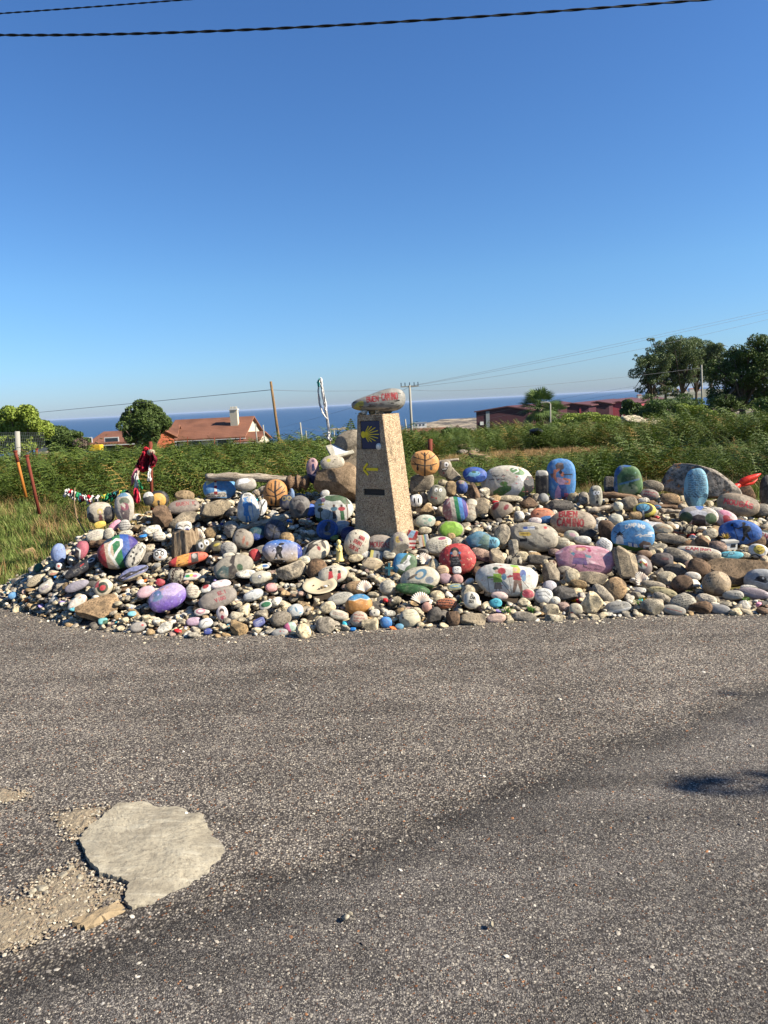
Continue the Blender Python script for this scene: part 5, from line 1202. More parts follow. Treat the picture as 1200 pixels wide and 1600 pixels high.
S(962,812,23,19,'snowman body stone', 'pale rounded stone forming the body of a two-stone snowman', [('b', (206,200,172))], thick=.9)
S(966,792,15,15,'snowman head stone', 'small pale round stone forming the head of the two-stone snowman', [('b', (210,204,176)),('e', .0,.1,.12,.1,(120,100,80))], lift=.07, thick=.9)
S(984,787,26,23,'grey dotted cobble', 'grey dotted round cobble right of the snowman head', mat='granite_dark')
S(915,875,94,46,'pink dancing lady stone', 'large pastel pink stone painted with a dancing lady in a purple skirt',
  [('b', (214,146,160)),('n', (226,186,190),.42,4),('e', -.18,.62,.17,.16,(206,150,110)),('l', [(-.3,.72),(-.05,.78),(.1,.68)],.05,(176,40,90)),('e', .1,.52,.06,.1,(176,40,90)),('e', -.2,.54,.08,.1,(230,190,160)),('l', [(-.45,.3),(-.3,.1),(-.1,.2),(.12,.12)],.085,(96,160,176)),('e', -.48,.38,.05,.07,(226,180,150)),('p', [(-.36,.25),(-.05,.28),(.02,-.05),(-.4,-.02)],(206,110,140)),('p', [(-.4,.0),(.0,.02),(.06,-.42),(-.44,-.40)],(130,96,150)),('l', [(-.3,-.4),(-.32,-.52),(-.42,-.55)],.03,(60,60,60)),('l', [(-.08,-.4),(-.06,-.52),(.04,-.55)],.03,(60,60,60)),('w', .0,-.7,.4,-.55,1,(100,70,80),.02)],
  rot=-4, lean=24, thick=.55, q=1.3, p=2.4)
S(989,838,68,47,'camping stone', 'blue rounded stone lettered CAMPING in white above a windmill and caravan',
  [('b', (72,150,204)),('n', (120,180,216),.25,5),('p', [(-1.2,-1.2),(1.2,-1.2),(1.2,-.75),(.3,-.72),(-.3,-.6),(-1.2,-.42)],(60,110,40)),('t', 'CAMPING', .10,.60,.22,WT, .032,.10,.16),('p', [(-.76,-.5),(-.42,-.5),(-.46,.05),(-.72,.05)],WT),('p', [(-.76,.04),(-.42,.04),(-.59,.32)],(36,34,40)),('l', [(-.82,.32),(-.36,-.16)],.02,BK),('l', [(-.36,.34),(-.80,-.12)],.02,BK),
   ('p', [(-.24,-.42),(.14,-.52),(.2,-.74),(-.2,-.66)],WT),('p', [(-.08,-.46),(.0,-.48),(.02,-.7),(-.06,-.68)],(40,90,170)),('p', [(.22,-.56),(.42,-.3),(.72,-.4),(.82,-.62),(.3,-.78)],(120,96,80)),('p', [(.42,-.56),(.9,-.62),(.88,-.86),(.44,-.8)],(226,220,212)),('l', [(.5,-.72),(.85,-.76)],.02,(200,90,60)),('l', [(.1,.0),(.3,.12),(.4,.0),(.8,.0)],.03,WT),('l', [(.3,-.05),(.5,.08),(.75,.12)],.03,WT),('e', .3,-.02,.05,.07,WT),('e', .75,.2,.14,.09,(214,224,230))],
  lean=14, thick=.5, q=1.35, p=2.4)
S(1007,797,32,22,'yellow shell stone', 'yellow stone with a blue scallop and a black arch above the camping stone', [('b', (226,206,60)),('e', -.05,.1,.8,.75,(34,34,36)),('e', -.15,.2,.6,.55,(90,170,200)),('l', [(-.15,-.3),(-.6,.5)],.04,(30,60,90)),('l', [(-.15,-.3),(-.15,.7)],.04,(30,60,90)),('l', [(-.15,-.3),(.3,.5)],.04,(30,60,90)),('p', [(-.3,-1),(0,-1),(-.1,-.2),(-.2,-.2)],WT)], lean=25, q=1.4)
S(993,806,20,15,'rusty nugget', 'rusty tan nugget under the yellow shell stone', mat='tan', cuts=6)
S(1015,773,28,17,'red-inked oval', 'oval grey-pink stone with red ink writing right of the green tombstone stone', [('b', (150,136,124)),('w', -.7,-.5,.7,.6,2,(170,50,56),.06)], rot=-12)
S(1020,760,32,18,'arched tan cobble', 'arched tan cobble behind the red-inked oval', mat='granite_dark', dy=.1, rot=-14)
S(1047,781,30,20,'yellowish cobble', 'yellowish granite cobble below the lichen rock', mat='granite', rot=-6)
S(1006,782,17,9,'white slip', 'smooth whitish slip of stone below the red-inked oval', mat='white')
S(1026,793,13,8,'blue shell chip', 'small stone with a blue and red shell right of the yellow shell stone', [('b', (60,120,160)),('l', [(-.5,0),(.5,.2)],.15,(180,80,70))])
S(1090,758,118,68,'lichen rock', 'huge dark rock with orange lichen behind the blue poem stone', mat='lichen_rock', cuts=10, p=2.4, lean=8, thick=.9, dy=.16, rot=-12, sink=.7, nomask=True, amp=.13)
S(1087,764,33,60,'blue poem stone', 'tall light blue stone covered with lines of a written poem',
  [('b', (120,184,208)),('w', -.72,-.42,.72,.78,13,(50,60,76),.013),('n', (60,90,110),.16,7),('p', [(-.9,-.2),(-.55,-.45),(-.3,-.9),(-.9,-.8)],(92,130,150))], lean=5, thick=.5, p=2.4, tx=.0, q=1.6)
S(1153,789,62,34,'village name stone', 'brown-grey oval stone with the name MOUGÁS painted in red',
  [('b', (158,138,112)),('n', (110,96,80),.35,5),('t', 'MOUGaS', .02,-.18,.42,(206,44,56),.055,.175)], rot=-12, lean=18, q=1.5, thick=.7)
S(1165,773,34,28,'brown backing rock', 'brown rock behind the village name stone', mat='brown', cuts=6, dy=.14)
S(1192,797,24,20,'edge cobble', 'grey cobble at the right border beside the village name stone', mat='grey')
S(1090,806,56,29,'snowy mountain stone', 'stone painted as a snowy peak with blue sky between green trees', [('b', (196,184,170)),('p', [(-.15,1.2),(.3,1.2),(.3,.75),(.1,.4),(-.1,.7)],(60,120,200)),('p', [(-.5,.3),(.0,.55),(.4,.35),(.6,-.2),(.2,.0),(-.1,-.3),(-.4,0)],(226,220,216)),('p', [(-.3,-.2),(0,.05),(.35,-.15),(.4,-1),(-.3,-1)],(70,56,54)),('e', -.62,-.3,.34,.6,(60,84,50)),('e', .66,-.35,.3,.55,(80,104,60)),('n', (50,70,40),.2,8)], lean=22, q=1.2, thick=.6)
S(1133,811,35,26,'red heart stone', 'pinkish stone with a big red heart left of the blue walker stone', [('b', (206,180,174)),('e', -.2,.55,.5,.35,(214,130,156)),('e', .05,.1,.3,.28,(176,24,44)),('p', [(-.28,.1),(.9,.2),(.7,-.5),(.0,-.55)],(176,24,44))], rot=-24, lean=20)
S(1156,832,60,36,'blue walker stone', 'bright blue oval stone with the black silhouette of a hiker with a staff',
  [('b', (30,100,182)),('e', .12,.72,.09,.14,BK),('p', [(.05,.6),(.25,.55),(.4,.2),(.2,-.05),(.1,.1)],BK),('e', .32,.3,.16,.28,BK, -25),('l', [(.12,.5),(-.1,.25),(-.28,.3)],.045,BK),('p', [(.1,.1),(.3,.05),(.42,-.3),(.55,-.55),(.45,-.6),(.28,-.35),(.2,-.75),(.08,-.72),(.15,-.3)],BK),('l', [(-.42,.65),(-.05,-.75)],.028,BK),('e', -.42,.5,.07,.12,BK),('l', [(.5,.25),(.6,-.3)],.02,BK)], rot=-6, lean=18, q=1.35, thick=.5)
S(1133,851,14,12,'grey egg on ledge', 'plain pale egg-shaped stone left of the little white house', [('b', (214,208,190))])
S(1141,868,34,13,'aqua glasses stone', 'aqua blue stone with a drawn pair of spectacles', [('b', (90,196,212)),('e', -.45,.1,.26,.42,(60,90,100)),('e', -.45,.1,.18,.3,(130,200,206)),('e', .1,.35,.26,.36,(60,90,100)),('e', .1,.35,.18,.24,(130,200,206))], rot=6, lean=30, q=1.4)
S(1197,840,30,22,'name stone at border', 'dark grey stone with red capitals on white at the right border', [('b', (206,200,190)),('t', 'CAM', -.1,-.2,.6,(176,34,50),.07,.25),('p', [(-1,-1.2),(1,-1.2),(1,-.5),(-1,-.1)],(110,110,120)),('p', [(-1,.7),(1,.5),(1,1.2),(-1,1.2)],(50,70,60))], rot=-12, q=1.3)
S(1184,861,27,21,'yellow smiley stone', 'white stone with a big yellow smiling face near the right border', [('b', (224,220,210)),('e', .1,.15,.6,.68,(230,196,40)),('l', [(-.1,-.05),(.15,-.2),(.4,.05)],.05,BK),('l', [(-.1,.45),(.08,.45)],.05,BK),('l', [(.25,.5),(.45,.5)],.05,BK),('l', [(-.9,-.9),(-.2,-.6),(.3,-.9)],.08,BK)], rot=-6, q=1.4)
S(1178,846,34,22,'brown supporting rock', 'brown rock between the blue walker stone and the yellow smiley stone', mat='brown', dy=.06)
S(1092,862,62,15,'red lettered lens', 'long flat stone with red capitals on white between two cobbles', [('b', (206,196,176)),('t', 'CAMINO', .0,-.05,.6,(180,40,50),.09,.16)], rot=-5, lean=38, q=1.3)
S(1104,868,42,15,'olive lens cobble', 'smooth olive grey cobble just below the red lettered lens', mat='grey', rot=-2, dy=-.05)
S(1121,855,28,18,'pinkish cream cobble', 'pinkish cream cobble left of the aqua glasses stone', mat='pink', rot=-14)
S(1058,868,46,20,'sloping grey bar', 'long smooth grey bar sloping down to the right, right of the camping stone', mat='grey', rot=-22, lean=25)
S(1049,842,50,15,'speckled long stone', 'long speckled dark stone right of the camping stone', mat='granite_dark', rot=-8)
S(1035,827,30,17,'ochre-lined stone', 'cream stone with an ochre line drawing right of the camping stone', [('b', (196,180,148)),('l', [(-.6,-.2),(0,.4),(.6,.1)],.06,(190,130,60))], rot=-4)
S(1075,827,30,15,'twin oval', 'cream oval with grey text below the snowy mountain stone', mat='cream_w', rot=-4)
S(1110,834,22,17,'smooth pale cobble', 'smooth pale cobble left of the blue walker stone', mat='cream', rot=16)
S(1080,850,22,11,'amber brown pebble', 'smooth amber brown pebble above the red lettered lens', [('b', (190,140,84))])
S(1099,848,26,24,'blocky brown stone', 'blocky brown stone below the twin oval', mat='brown', cuts=7)
S(1035,875,35,22,'dark red-marked cobble', 'dark cobble with a dull red mark below the sloping grey bar', [('b', (98,88,84)),('n', (60,54,54),.4,6),('e', .2,.1,.3,.2,(120,60,60))], rot=-4)
S(1005,884,24,32,'flag egg stone', 'purple-grey egg stone with red, yellow and green brush strokes', [('b', (140,124,116)),('e', 0,.2,.62,.5,(222,214,190)),('p', [(-.5,.5),(.0,.3),(-.3,-.1)],(60,130,70)),('p', [(0,.5),(.4,.1),(.1,-.1)],(226,190,50)),('p', [(.1,.1),(.6,.1),(.3,-.3)],(190,50,50)),('e', -.1,.4,.15,.1,(190,50,50))], rot=28, lean=15, q=1.3)
S(976,880,38,54,'standing granite slab', 'tall grey granite slab right of the pink dancing lady stone', mat='granite_dark', cuts=8, p=2.8, lean=14)
S(967,890,22,16,'striped written pebble', 'cream pebble with slanting lines of writing against the granite slab', mat='cream_w', rot=20, dy=-.05)
S(1007,866,22,13,'chestnut pebble', 'chestnut brown pebble under the camping stone', [('b', (150,116,84))])
S(1040,905,35,24,'bright cream rock', 'bright cream angular rock in the right foreground', mat='cream', cuts=9, p=2.6, rot=-4)
S(1055,893,42,22,'dark slab behind', 'dark speckled slab behind the bright cream rock', mat='dgrey', cuts=5, dy=.06)
S(1021,914,36,12,'smooth bar', 'smooth bar-shaped grey stone left of the bright cream rock', mat='grey', rot=-8)
S(1092,888,36,30,'blunt brown cobble', 'blunt brown cobble above the dotted turtle stone', mat='brown', rot=-34)
S(1066,911,32,24,'rusty bottom cobble', 'cobble with rusty lower side right of the bright cream rock', mat='brown', rot=14)
S(1082,900,25,14,'white red-dotted stone', 'white stone dotted with tiny red specks above the rusty cobble', [('b', (226,216,196)),('n', (180,50,50),.2,12)], rot=-6)
S(1120,913,42,38,'dotted turtle stone', 'round tan stone covered with black dots in the right foreground', [('b', (176,150,112)),('n', (20,18,16),.42,13),('p', [(-.3,-1),(.5,-1),(.4,-.5),(0,-.3),(-.2,-.5)],(130,106,84))], lean=20, thick=.8, q=1.2)
S(1158,897,112,46,'long granite slab', 'long granite slab lying across the heap at the right border', mat='granite', cuts=8, p=3, rot=-2, lean=34, thick=.5, dy=.05)
S(1189,906,50,36,'seal eye stone', 'grey-white stone painted with one large dark seal eye', [('b', (172,172,168)),('n', (130,130,130),.35,2),('e', -.05,.02,.30,.30,(36,34,36),-8),('e', -.05,-.1,.38,.2,(90,88,88),-8),('e', 0,.04,.26,.22,(30,28,30),-8),('e', .08,.12,.06,.08,WT),('l', [(-.4,-.1),(.2,-.35),(.5,-.1)],.04,(210,210,206))], rot=4, lean=15, q=1.2, thick=.7)
S(1177,927,42,16,'mauve veined stone', 'mauve grey veined stone under the seal eye stone', [('b', (176,156,156)),('n', (210,196,196),.4,3)], rot=-8)
S(1170,919,26,9,'thin white oval', 'thin white oval stone between the slab and the mauve veined stone', mat='white')
S(1147,930,30,15,'signed edge stone', 'smooth grey stone with a black signature right of the dotted turtle stone', [('b', (190,182,164)),('w', .0,-.5,.8,.4,2,BK, .05)], rot=4)
S(1124,952,30,14,'smooth blue-grey edge stone', 'smooth blue-grey stone on the front edge at the right', [('b', (156,152,146))], rot=-4)
S(1094,949,36,20,'porous edge rock', 'porous brown rock on the front edge right of the handwritten oval', mat='brown', cuts=6)
S(1067,941,38,26,'handwritten oval', 'grey oval stone with five handwritten black lines at the right front edge', [('b', (176,166,142)),('w', -.75,-.6,.75,.7,5,(50,46,44),.03)], rot=14, q=1.5)
S(1104,937,30,18,'red-dotted written stone', 'cream stone with writing and red dots right of the handwritten oval', [('b', (210,194,164)),('w', -.6,-.3,.6,.7,3,(90,80,80),.04),('e', .4,-.5,.12,.14,(180,50,50))], rot=-14)
S(1053,954,36,15,'orange-lined grey stone', 'grey stone with one orange-red line on the front edge', [('b', (168,160,144)),('l', [(-.6,.2),(.6,-.1)],.06,(190,90,60))], rot=-6)
S(1019,948,34,26,'pink granite ball', 'round pinkish granite ball on the front edge at right', mat='speck', cuts=2)
S(1034,934,30,14,'slanting egg stone', 'slanting pale egg-shaped stone left of the handwritten oval', mat='grey', rot=-22)
S(1036,925,42,14,'mossy yellow slab', 'yellowish slab with moss above the handwritten oval', [('b', (186,170,120)),('n', (90,84,40),.45,4)], rot=-14, lean=35)
S(966,949,38,19,'white banded stone', 'grey stone with a white underside band and dashes on the front edge', [('b', (170,164,150)),('p', [(-1.2,-1.2),(1.2,-1.2),(1.2,-.1),(.2,-.35),(-1,-.5)],(214,210,200)),('w', -.6,.0,.6,.5,1,BK, .04)], rot=8)
S(962,921,34,36,'large beige egg', 'large beige egg-like stone in the right foreground', mat='granite', rot=-30)
S(924,941,36,36,'pyramid rock', 'pale pyramid-shaped rock on the front edge', mat='cream', cuts=10, p=2.5, tx=-.5, lean=10)
S(943,929,38,18,'diagonal bullet stone', 'bullet-shaped stone pointing down right beside the pyramid rock', mat='grey', rot=-42)
S(921,904,60,22,'dark back slab', 'wide dark slab under the pink dancing lady stone', mat='granite_dark', rot=-4, cuts=5, lean=25)
S(893,901,25,24,'cream dome', 'cream dome-shaped stone below the left end of the pink stone', mat='cream', rot=20)
S(904,912,26,12,'thin tan oval', 'thin tan oval below the cream dome', mat='tan', rot=-8)
S(882,891,24,13,'grey lid', 'flat grey lid-like stone left of the cream dome', mat='grey')
S(861,900,27,38,'stained granite block', 'upright stained granite block between the hikers stone and the cream dome', mat='granite_dark', cuts=8, p=2.8)
S(852,881,11,13,'left beige knob', 'round beige knob on top of the stained granite block, left one', mat='cream', lift=.06)
S(862,883,16,15,'dog face pebble', 'tiny pebble painted like a brown and white dog face', [('b', (196,170,134)),('e', -.5,.5,.3,.4,(110,70,44)),('e', .5,.5,.3,.4,(110,70,44)),('e', 0,-.2,.3,.3,WT),('e', 0,-.1,.12,.12,BK)], lift=.05, q=1.7)
S(846,904,10,12,'yellow bean', 'little mustard yellow bean-shaped pebble', [('b', (206,166,80))])
S(858,918,22,20,'lavender white stone', 'pale lavender white stone below the stained granite block', [('b', (204,196,200))])
S(850,932,27,24,'stitched white stone', 'white stone with rows of black dots and lines below the lavender white stone', [('b', (224,220,208)),('l', [(-.9,.3),(0,.62),(.8,.1)],.03,BK),('n', BK, .2,12),('l', [(-.8,-.1),(.1,.15),(.8,-.3)],.03,BK)], rot=-8, q=1.4)
S(867,939,16,14,'round number pebble', 'round white pebble with one black digit right of the stitched white stone', [('b', (226,218,196)),('t', '2', 0,-.3,.6,(90,84,76),.06,.3)], q=1.6)
S(883,928,40,26,'low brown rock', 'low dark brown rock left of the pyramid rock', mat='dgrey', cuts=6)
S(900,952,22,19,'red-tipped pebble', 'cream pebble with a red tip on the front edge left of the pyramid rock', [('b', (202,188,156)),('e', -.6,-.7,.25,.25,(190,40,40)),('w', -.2,-.2,.6,.4,1,(120,80,70),.04)])
S(865,966,30,15,'lumpy edge stone', 'lumpy pale stone on the very front edge below the stitched white stone', mat='cream', cuts=5)
S(861,953,26,18,'chalky cream stone', 'chalky cream stone just behind the lumpy edge stone', mat='speck', cuts=3)
S(880,948,18,14,'flesh pink pebble', 'flesh pink pebble right of the chalky cream stone', mat='pink')
S(833,870,26,16,'toppled biscuit stone', 'tan ringed stone stack piece left of the pink dancing lady stone', mat='tan')
S(840,875,30,15,'wooden block stone', 'greyish block with dark cracks left of the pink dancing lady stone', mat='dgrey', p=4, rot=-4, dy=-.03)
S(866,863,20,11,'pink-brown saucer', 'pink-brown saucer-like stone left of the pink dancing lady stone', mat='pink', rot=-6)
S(802,856,15,24,'speckled cube', 'upright speckled cream cube left of the signpost boulder', mat='speck', p=4.5, cuts=3)
S(815,870,22,17,'cream twin left', 'cream cobble with soft facets right of the teal forest stone', mat='cream')
S(803,877,26,20,'cream twin right', 'smooth cream cobble directly above the two hikers stone', mat='cream_w')
S(753,867,36,18,'dark pink-grey stone', 'pinkish grey stone right of the red braided girl stone', mat='pink', rot=-20)
S(775,873,28,32,'dark textured rock', 'dark textured rock above the two hikers stone', mat='granite_dark', cuts=7)
S(784,836,24,34,'leaning grey cobble', 'leaning smooth grey cobble left of the signpost boulder', mat='grey', rot=-22)
S(1118,796,22,6,'small white bone', 'thin white stick-like stone right of the snowy mountain stone', mat='white')
S(1197,768,18,50,'dark upright stone', 'dark upright stone cut off by the right border', mat='dgrey', lean=3)

# ------------------------------------------------------------------ other things lying on the heap
def log(px0, py0, px1, py1, w0, w1, name, label, cat, mat, lift=.0, seed=1, n=26, knots=1.0, dy=0.0, ends=None):
    m_ = ((px0 + px1) / 2, (py0 + py1) / 2)
    f = hit(m_[0], m_[1] + (w0 + w1) / 4, lift)[1] + dy
    A, B = (at_y(px0, py0, f + (ends[0] if ends else 0)), at_y(px1, py1, f + (ends[1] if ends else 0)))
    g = np.random.default_rng(seed)
    pts = []; rad = []
    for i in range(n):
        s = i / (n - 1)
        p = A * (1 - s) + B * s
        p = p + np.array([0, math.sin(s * 5 + seed) * .012, math.sin(s * 4.1 + seed * 2) * .010]) * knots
        w = w0 * (1 - s) + w1 * s
        r = w / 2 / F * project(p)[2] * (1 + .13 * math.sin(s * 17 + seed) * knots + g.normal(0, .05))
        if i in (0, n - 1): r *= .72
        pts.append(p); rad.append(r)
    mb = MB().tube(pts, rad, 14)
    V = np.array(mb.V); c0 = (A + B) / 2
    V = V + (pn(V * 22, seed, 1, 3) * .006 * (w0 / 14))[:, None] * np.array([0, -.6, 1.0])
    ax = Vector(B - A).to_track_quat('X', 'Z').to_matrix()
    loc = np.array(ax.inverted()) @ (V - c0).T
    me = mesh_np(name, loc.T, mb.F, [mat], True)
    o = obj(name, me, loc=c0); o.rotation_euler = ax.to_euler()
    tag(o, label, cat)
    for i in range(0, n, 2):
        stamp(pts[i][0], pts[i][1], rad[i] * 1.2, rad[i] * 1.2, pts[i][2], rad[i])
        q = project(pts[i]); mask_ellipse(q[0], q[1], (w0 + w1) * .9, (w0 + w1) / 2, q[2])
    HEROES.append((label.split(',')[0][:40], m_[0], m_[1], abs(px1 - px0), 14))
    return o
log(322, 745, 452, 749, 13, 11, 'driftwood_log', 'long bleached driftwood log behind the lighthouse stone', 'driftwood', M['drift'], .10, 3)
log(446, 752, 482, 756, 24, 20, 'driftwood_log', 'short dark weathered log end in shade left of the granite boulder', 'driftwood', M['drift_dark'], .06, 5)
log(398, 772, 424, 762, 12, 9, 'driftwood_log', 'short bleached branch left of the amber tree stone', 'driftwood', M['drift'], .03, 6)
log(370, 831, 446, 806, 9, 14, 'driftwood_branch', 'pale driftwood branch sloping up under the amber tree stone', 'driftwood', M['drift'], .02, 7)
log(140, 850, 192, 844, 12, 10, 'driftwood_log', 'brown driftwood stick left of the rainbow loop stone', 'driftwood', M['drift_dark'], .0, 8)
log(940, 771, 1006, 781, 10, 7, 'driftwood_log', 'knotted brown driftwood between the worried face and green tombstone stones', 'driftwood', M['drift_dark'], .02, 9)
log(918, 801, 962, 788, 10, 7, 'driftwood_branch', 'broken grey driftwood under the worried face stone', 'driftwood', M['drift'], .0, 10)
log(1010, 786, 1058, 794, 8, 6, 'driftwood_branch', 'dark driftwood stick right of the yellow shell stone', 'driftwood', M['drift_dark'], .0, 11)
log(684, 722, 717, 718, 5, 4.5, 'driftwood_plank', 'thin grey plank behind the laughing face stone', 'driftwood', M['drift'], .10, 12, knots=.3)
log(1032, 800, 1064, 797, 8, 5, 'driftwood_root', 'forked bleached root left of the snowy mountain stone', 'driftwood', M['drift'], .0, 13)
log(827, 877, 853, 874, 9, 9, 'wood_offcut', 'grey wooden offcut left of the pink dancing lady stone', 'wood offcut', M['drift'], .0, 14, knots=.3, dy=-.02)
# stump that carries the stone with eyes
f = hit(291, 866)
dk = project(f)[2] / F
prof = []
c0 = at_y(291, 864, f[1] + .10)
mb = MB(); V = []; rings = 20; nn = 40
for i in range(rings):
    s = i / (rings - 1)
    z = s * 40 * dk
    for k_ in range(nn):
        w = 2 * math.pi * k_ / nn
        r = (23 - 5 * s + 2.2 * math.sin(w * 5 + 1) + 1.3 * math.sin(w * 13) + .8 * math.sin(w * 21 + s * 3)) * dk
        zz = z + (2.5 * math.sin(w * 3) + 1.5 * math.sin(w * 7)) * dk * s
        V.append((r * math.cos(w) * 1.0, r * math.sin(w) * .75, zz - .02))
Fc = [(i * nn + k_, i * nn + (k_ + 1) % nn, (i + 1) * nn + (k_ + 1) % nn, (i + 1) * nn + k_) for i in range(rings - 1) for k_ in range(nn)]
Fc.append(tuple(range((rings - 1) * nn, rings * nn)))
o = tag(mb.add(V, Fc).build('tree_stump', M['stump'], None, True, loc=c0), 'short fibrous driftwood stump under the white stone with violet eyes', 'tree stump')
stamp(c0[0], c0[1], 23 * dk, 18 * dk, c0[2], 40 * dk); mask_ellipse(291, 846, 50, 42, f[1])
HEROES.append(('driftwood stump', 291, 846, 48, 40))

# cream plate
p = hit(500, 926); c0 = at_y(500, 918, p[1] + .06); dk = project(c0)[2] / F; r = 27 * dk
plm = simple('cream_glazed_plate', (206, 190, 156), .35, .08, 12, .05, spec=.5)
o = MB().lathe([(0, 0), (r * .58, 0), (r * .64, .006), (r * .72, .014), (r * .97, .021), (r * 1.0, .024), (r * .985, .026), (r * .70, .019), (r * .60, .010), (0, .006)], 48).build(
    'plate', plm, None, True, loc=c0, rot=(R(16), 0, 0))
tag(o, 'round cream plate with raised rim lying flat in the front of the heap', 'plate')
stamp(c0[0], c0[1], r, r, c0[2], .03); mask_ellipse(500, 919, 56, 24, p[1]); HEROES.append(('cream plate', 500, 919, 54, 22))
for i, (dx, dz, s, mt, lb) in enumerate([(.02, -.03, .014, 'tan', 'tan'), (.045, -.02, .016, 'white', 'white'), (.0, -.045, .010, 'dgrey', 'dark'), (-.05, .01, .008, 'brown', 'brown'), (.07, .0, .009, 'cream', 'cream')]):
    P, Fc = stone_pts(6, 700 + i, 2.2, .08)
    o = obj('pebble', mesh_np('pebble', P * np.array([s, s * .8, s * .6]), Fc, [M[mt]]), loc=(c0[0] + dx, c0[1] + dz, c0[2] + .012 + dz * .28 + s * .4))
    tag(o, f'tiny {lb} pebble lying on the cream plate', 'pebble')

# scallop shells
def shell(px, py, w, h, label, rot=0, lean=35, mat=None, lift=0.0):
    f = hit(px, py + h * .4, lift); c0 = at_y(px, py, f[1] + .02); dk = project(c0)[2] / F
    nr_, na_ = 8, 60; V = []
    for i in range(nr_ + 1):
        s = i / nr_
        for k_ in range(na_ + 1):
            th = R(15 + 150 * k_ / na_)
            rib = 1 + .05 * math.cos(k_ / na_ * math.pi * 2 * 11) * s
            rr = s * rib
            x = rr * math.cos(th) * w / 2 * dk * 1.03
            z = (rr * math.sin(th) - .45) * h * dk
            y = -(math.sin(s * math.pi * .62) * .30 + .035 * s * math.cos(k_ / na_ * math.pi * 2 * 11)) * h * dk
            V.append((x, y, z))
    Fc = [(i * (na_ + 1) + k_, i * (na_ + 1) + k_ + 1, (i + 1) * (na_ + 1) + k_ + 1, (i + 1) * (na_ + 1) + k_) for i in range(nr_) for k_ in range(na_)]
    o = MB().add(V, Fc).build('scallop_shell', mat or M['shell'], None, True, loc=c0)
    sm = o.modifiers.new('s', 'SOLIDIFY'); sm.thickness = .003
    o.rotation_euler = (Matrix.Rotation(-R(lean), 4, 'X') @ Matrix.Rotation(-R(rot), 4, 'Y')).to_euler()
    tag(o, label, 'shell'); stamp(c0[0], c0[1], w * .4 * dk, w * .3 * dk, c0[2], h * .4 * dk); mask_ellipse(px, py, w, h, f[1])
    HEROES.append(('scallop shell', px, py, w, h))
t = NT('scallop_shell'); co = t.co()
t.bump(t.noise(co, 90, 3), .3, .002)
M['shell'] = t.fin(t.mix(lin((232, 220, 200)), lin((200, 160, 136)), t.ramp(t.noise(co, 20, 3), [(.45, 0), (.7, .7)])), .5, .4)
shell(664, 876, 20, 20, 'small ribbed scallop shell right of the blue and white map stone', 30)
shell(657, 936, 30, 17, 'white ribbed scallop shell below the mossy cushion stone', -8)
shell(569, 918, 24, 17, 'cream scallop shell resting on the cradle stone right of the plate', 6, lift=.05)
shell(312, 839, 20, 22, 'bright white scallop shell between the stump and the cartoon eyes stone', 10, 20)
shell(1000, 906, 22, 22, 'pointed white broken shell in the right foreground', 25, 20)

# yellow robed figurine
f = hit(532, 876); c0 = at_y(531, 877, f[1]); dk = project(c0)[2] / F
t = NT('yellow_wax'); n1 = t.noise(t.co(), 40, 4); t.bump(n1, .4, .004)
yw = t.fin(t.mix(lin((214, 190, 96)), lin((236, 220, 160)), n1), .5, .4)
e_ = empty('figurine', c0); tag(e_, 'small yellow robed saint figurine standing in the centre of the heap', 'figurine')
pf = [(0, 0), (6.5, 0), (6.8, 2), (5.2, 4), (4.6, 10), (4.4, 16), (4.9, 21), (4.2, 24.5), (2.2, 26), (2.0, 27), (3.0, 28.5), (3.3, 31), (2.6, 33.5), (0, 35)]
mb = MB().lathe([(r_ * dk, z_ * dk) for r_, z_ in pf], 24)
mb.V = [(x * (1 + .07 * math.sin(math.atan2(y, x) * 7)), y * .85, z) for x, y, z in mb.V]
mb.build('robe', yw, e_, True)
MB().tube([(-4 * dk, -2 * dk, 21 * dk), (-2 * dk, -5 * dk, 17 * dk), (0, -5.4 * dk, 19 * dk)], [1.5 * dk, 1.4 * dk, 1.1 * dk]).tube([(4 * dk, -2 * dk, 21 * dk), (2 * dk, -5 * dk, 17 * dk), (0, -5.4 * dk, 19 * dk)], [1.5 * dk, 1.4 * dk, 1.1 * dk]).build('arms', yw, e_, True)
stamp(c0[0], c0[1], 8 * dk, 8 * dk, c0[2], 34 * dk); mask_ellipse(531, 860, 18, 40, f[1]); HEROES.append(('yellow figurine', 531, 860, 14, 34))
# teal cross
f = hit(608, 900); c0 = at_y(608, 899, f[1] - .01); dk = project(c0)[2] / F
MBx = MB().box(-1.9 * dk, 1.9 * dk, -1.6 * dk, 1.6 * dk, 0, 19 * dk).box(-6.5 * dk, -1.95 * dk, -1.5 * dk, 1.5 * dk, 10 * dk, 13.5 * dk).box(1.95 * dk, 6.5 * dk, -1.5 * dk, 1.5 * dk, 10 * dk, 13.5 * dk)
o = MBx.build('wooden_cross', simple('teal_painted_wood', (50, 104, 116), .7, .3, 50), None, loc=c0, rot=(R(-8), R(4), 0))
tag(o, 'small teal wooden cross stuck between pebbles below the waymark', 'cross'); mask_ellipse(608, 890, 15, 20, f[1]); HEROES.append(('teal cross', 608, 890, 14, 18))
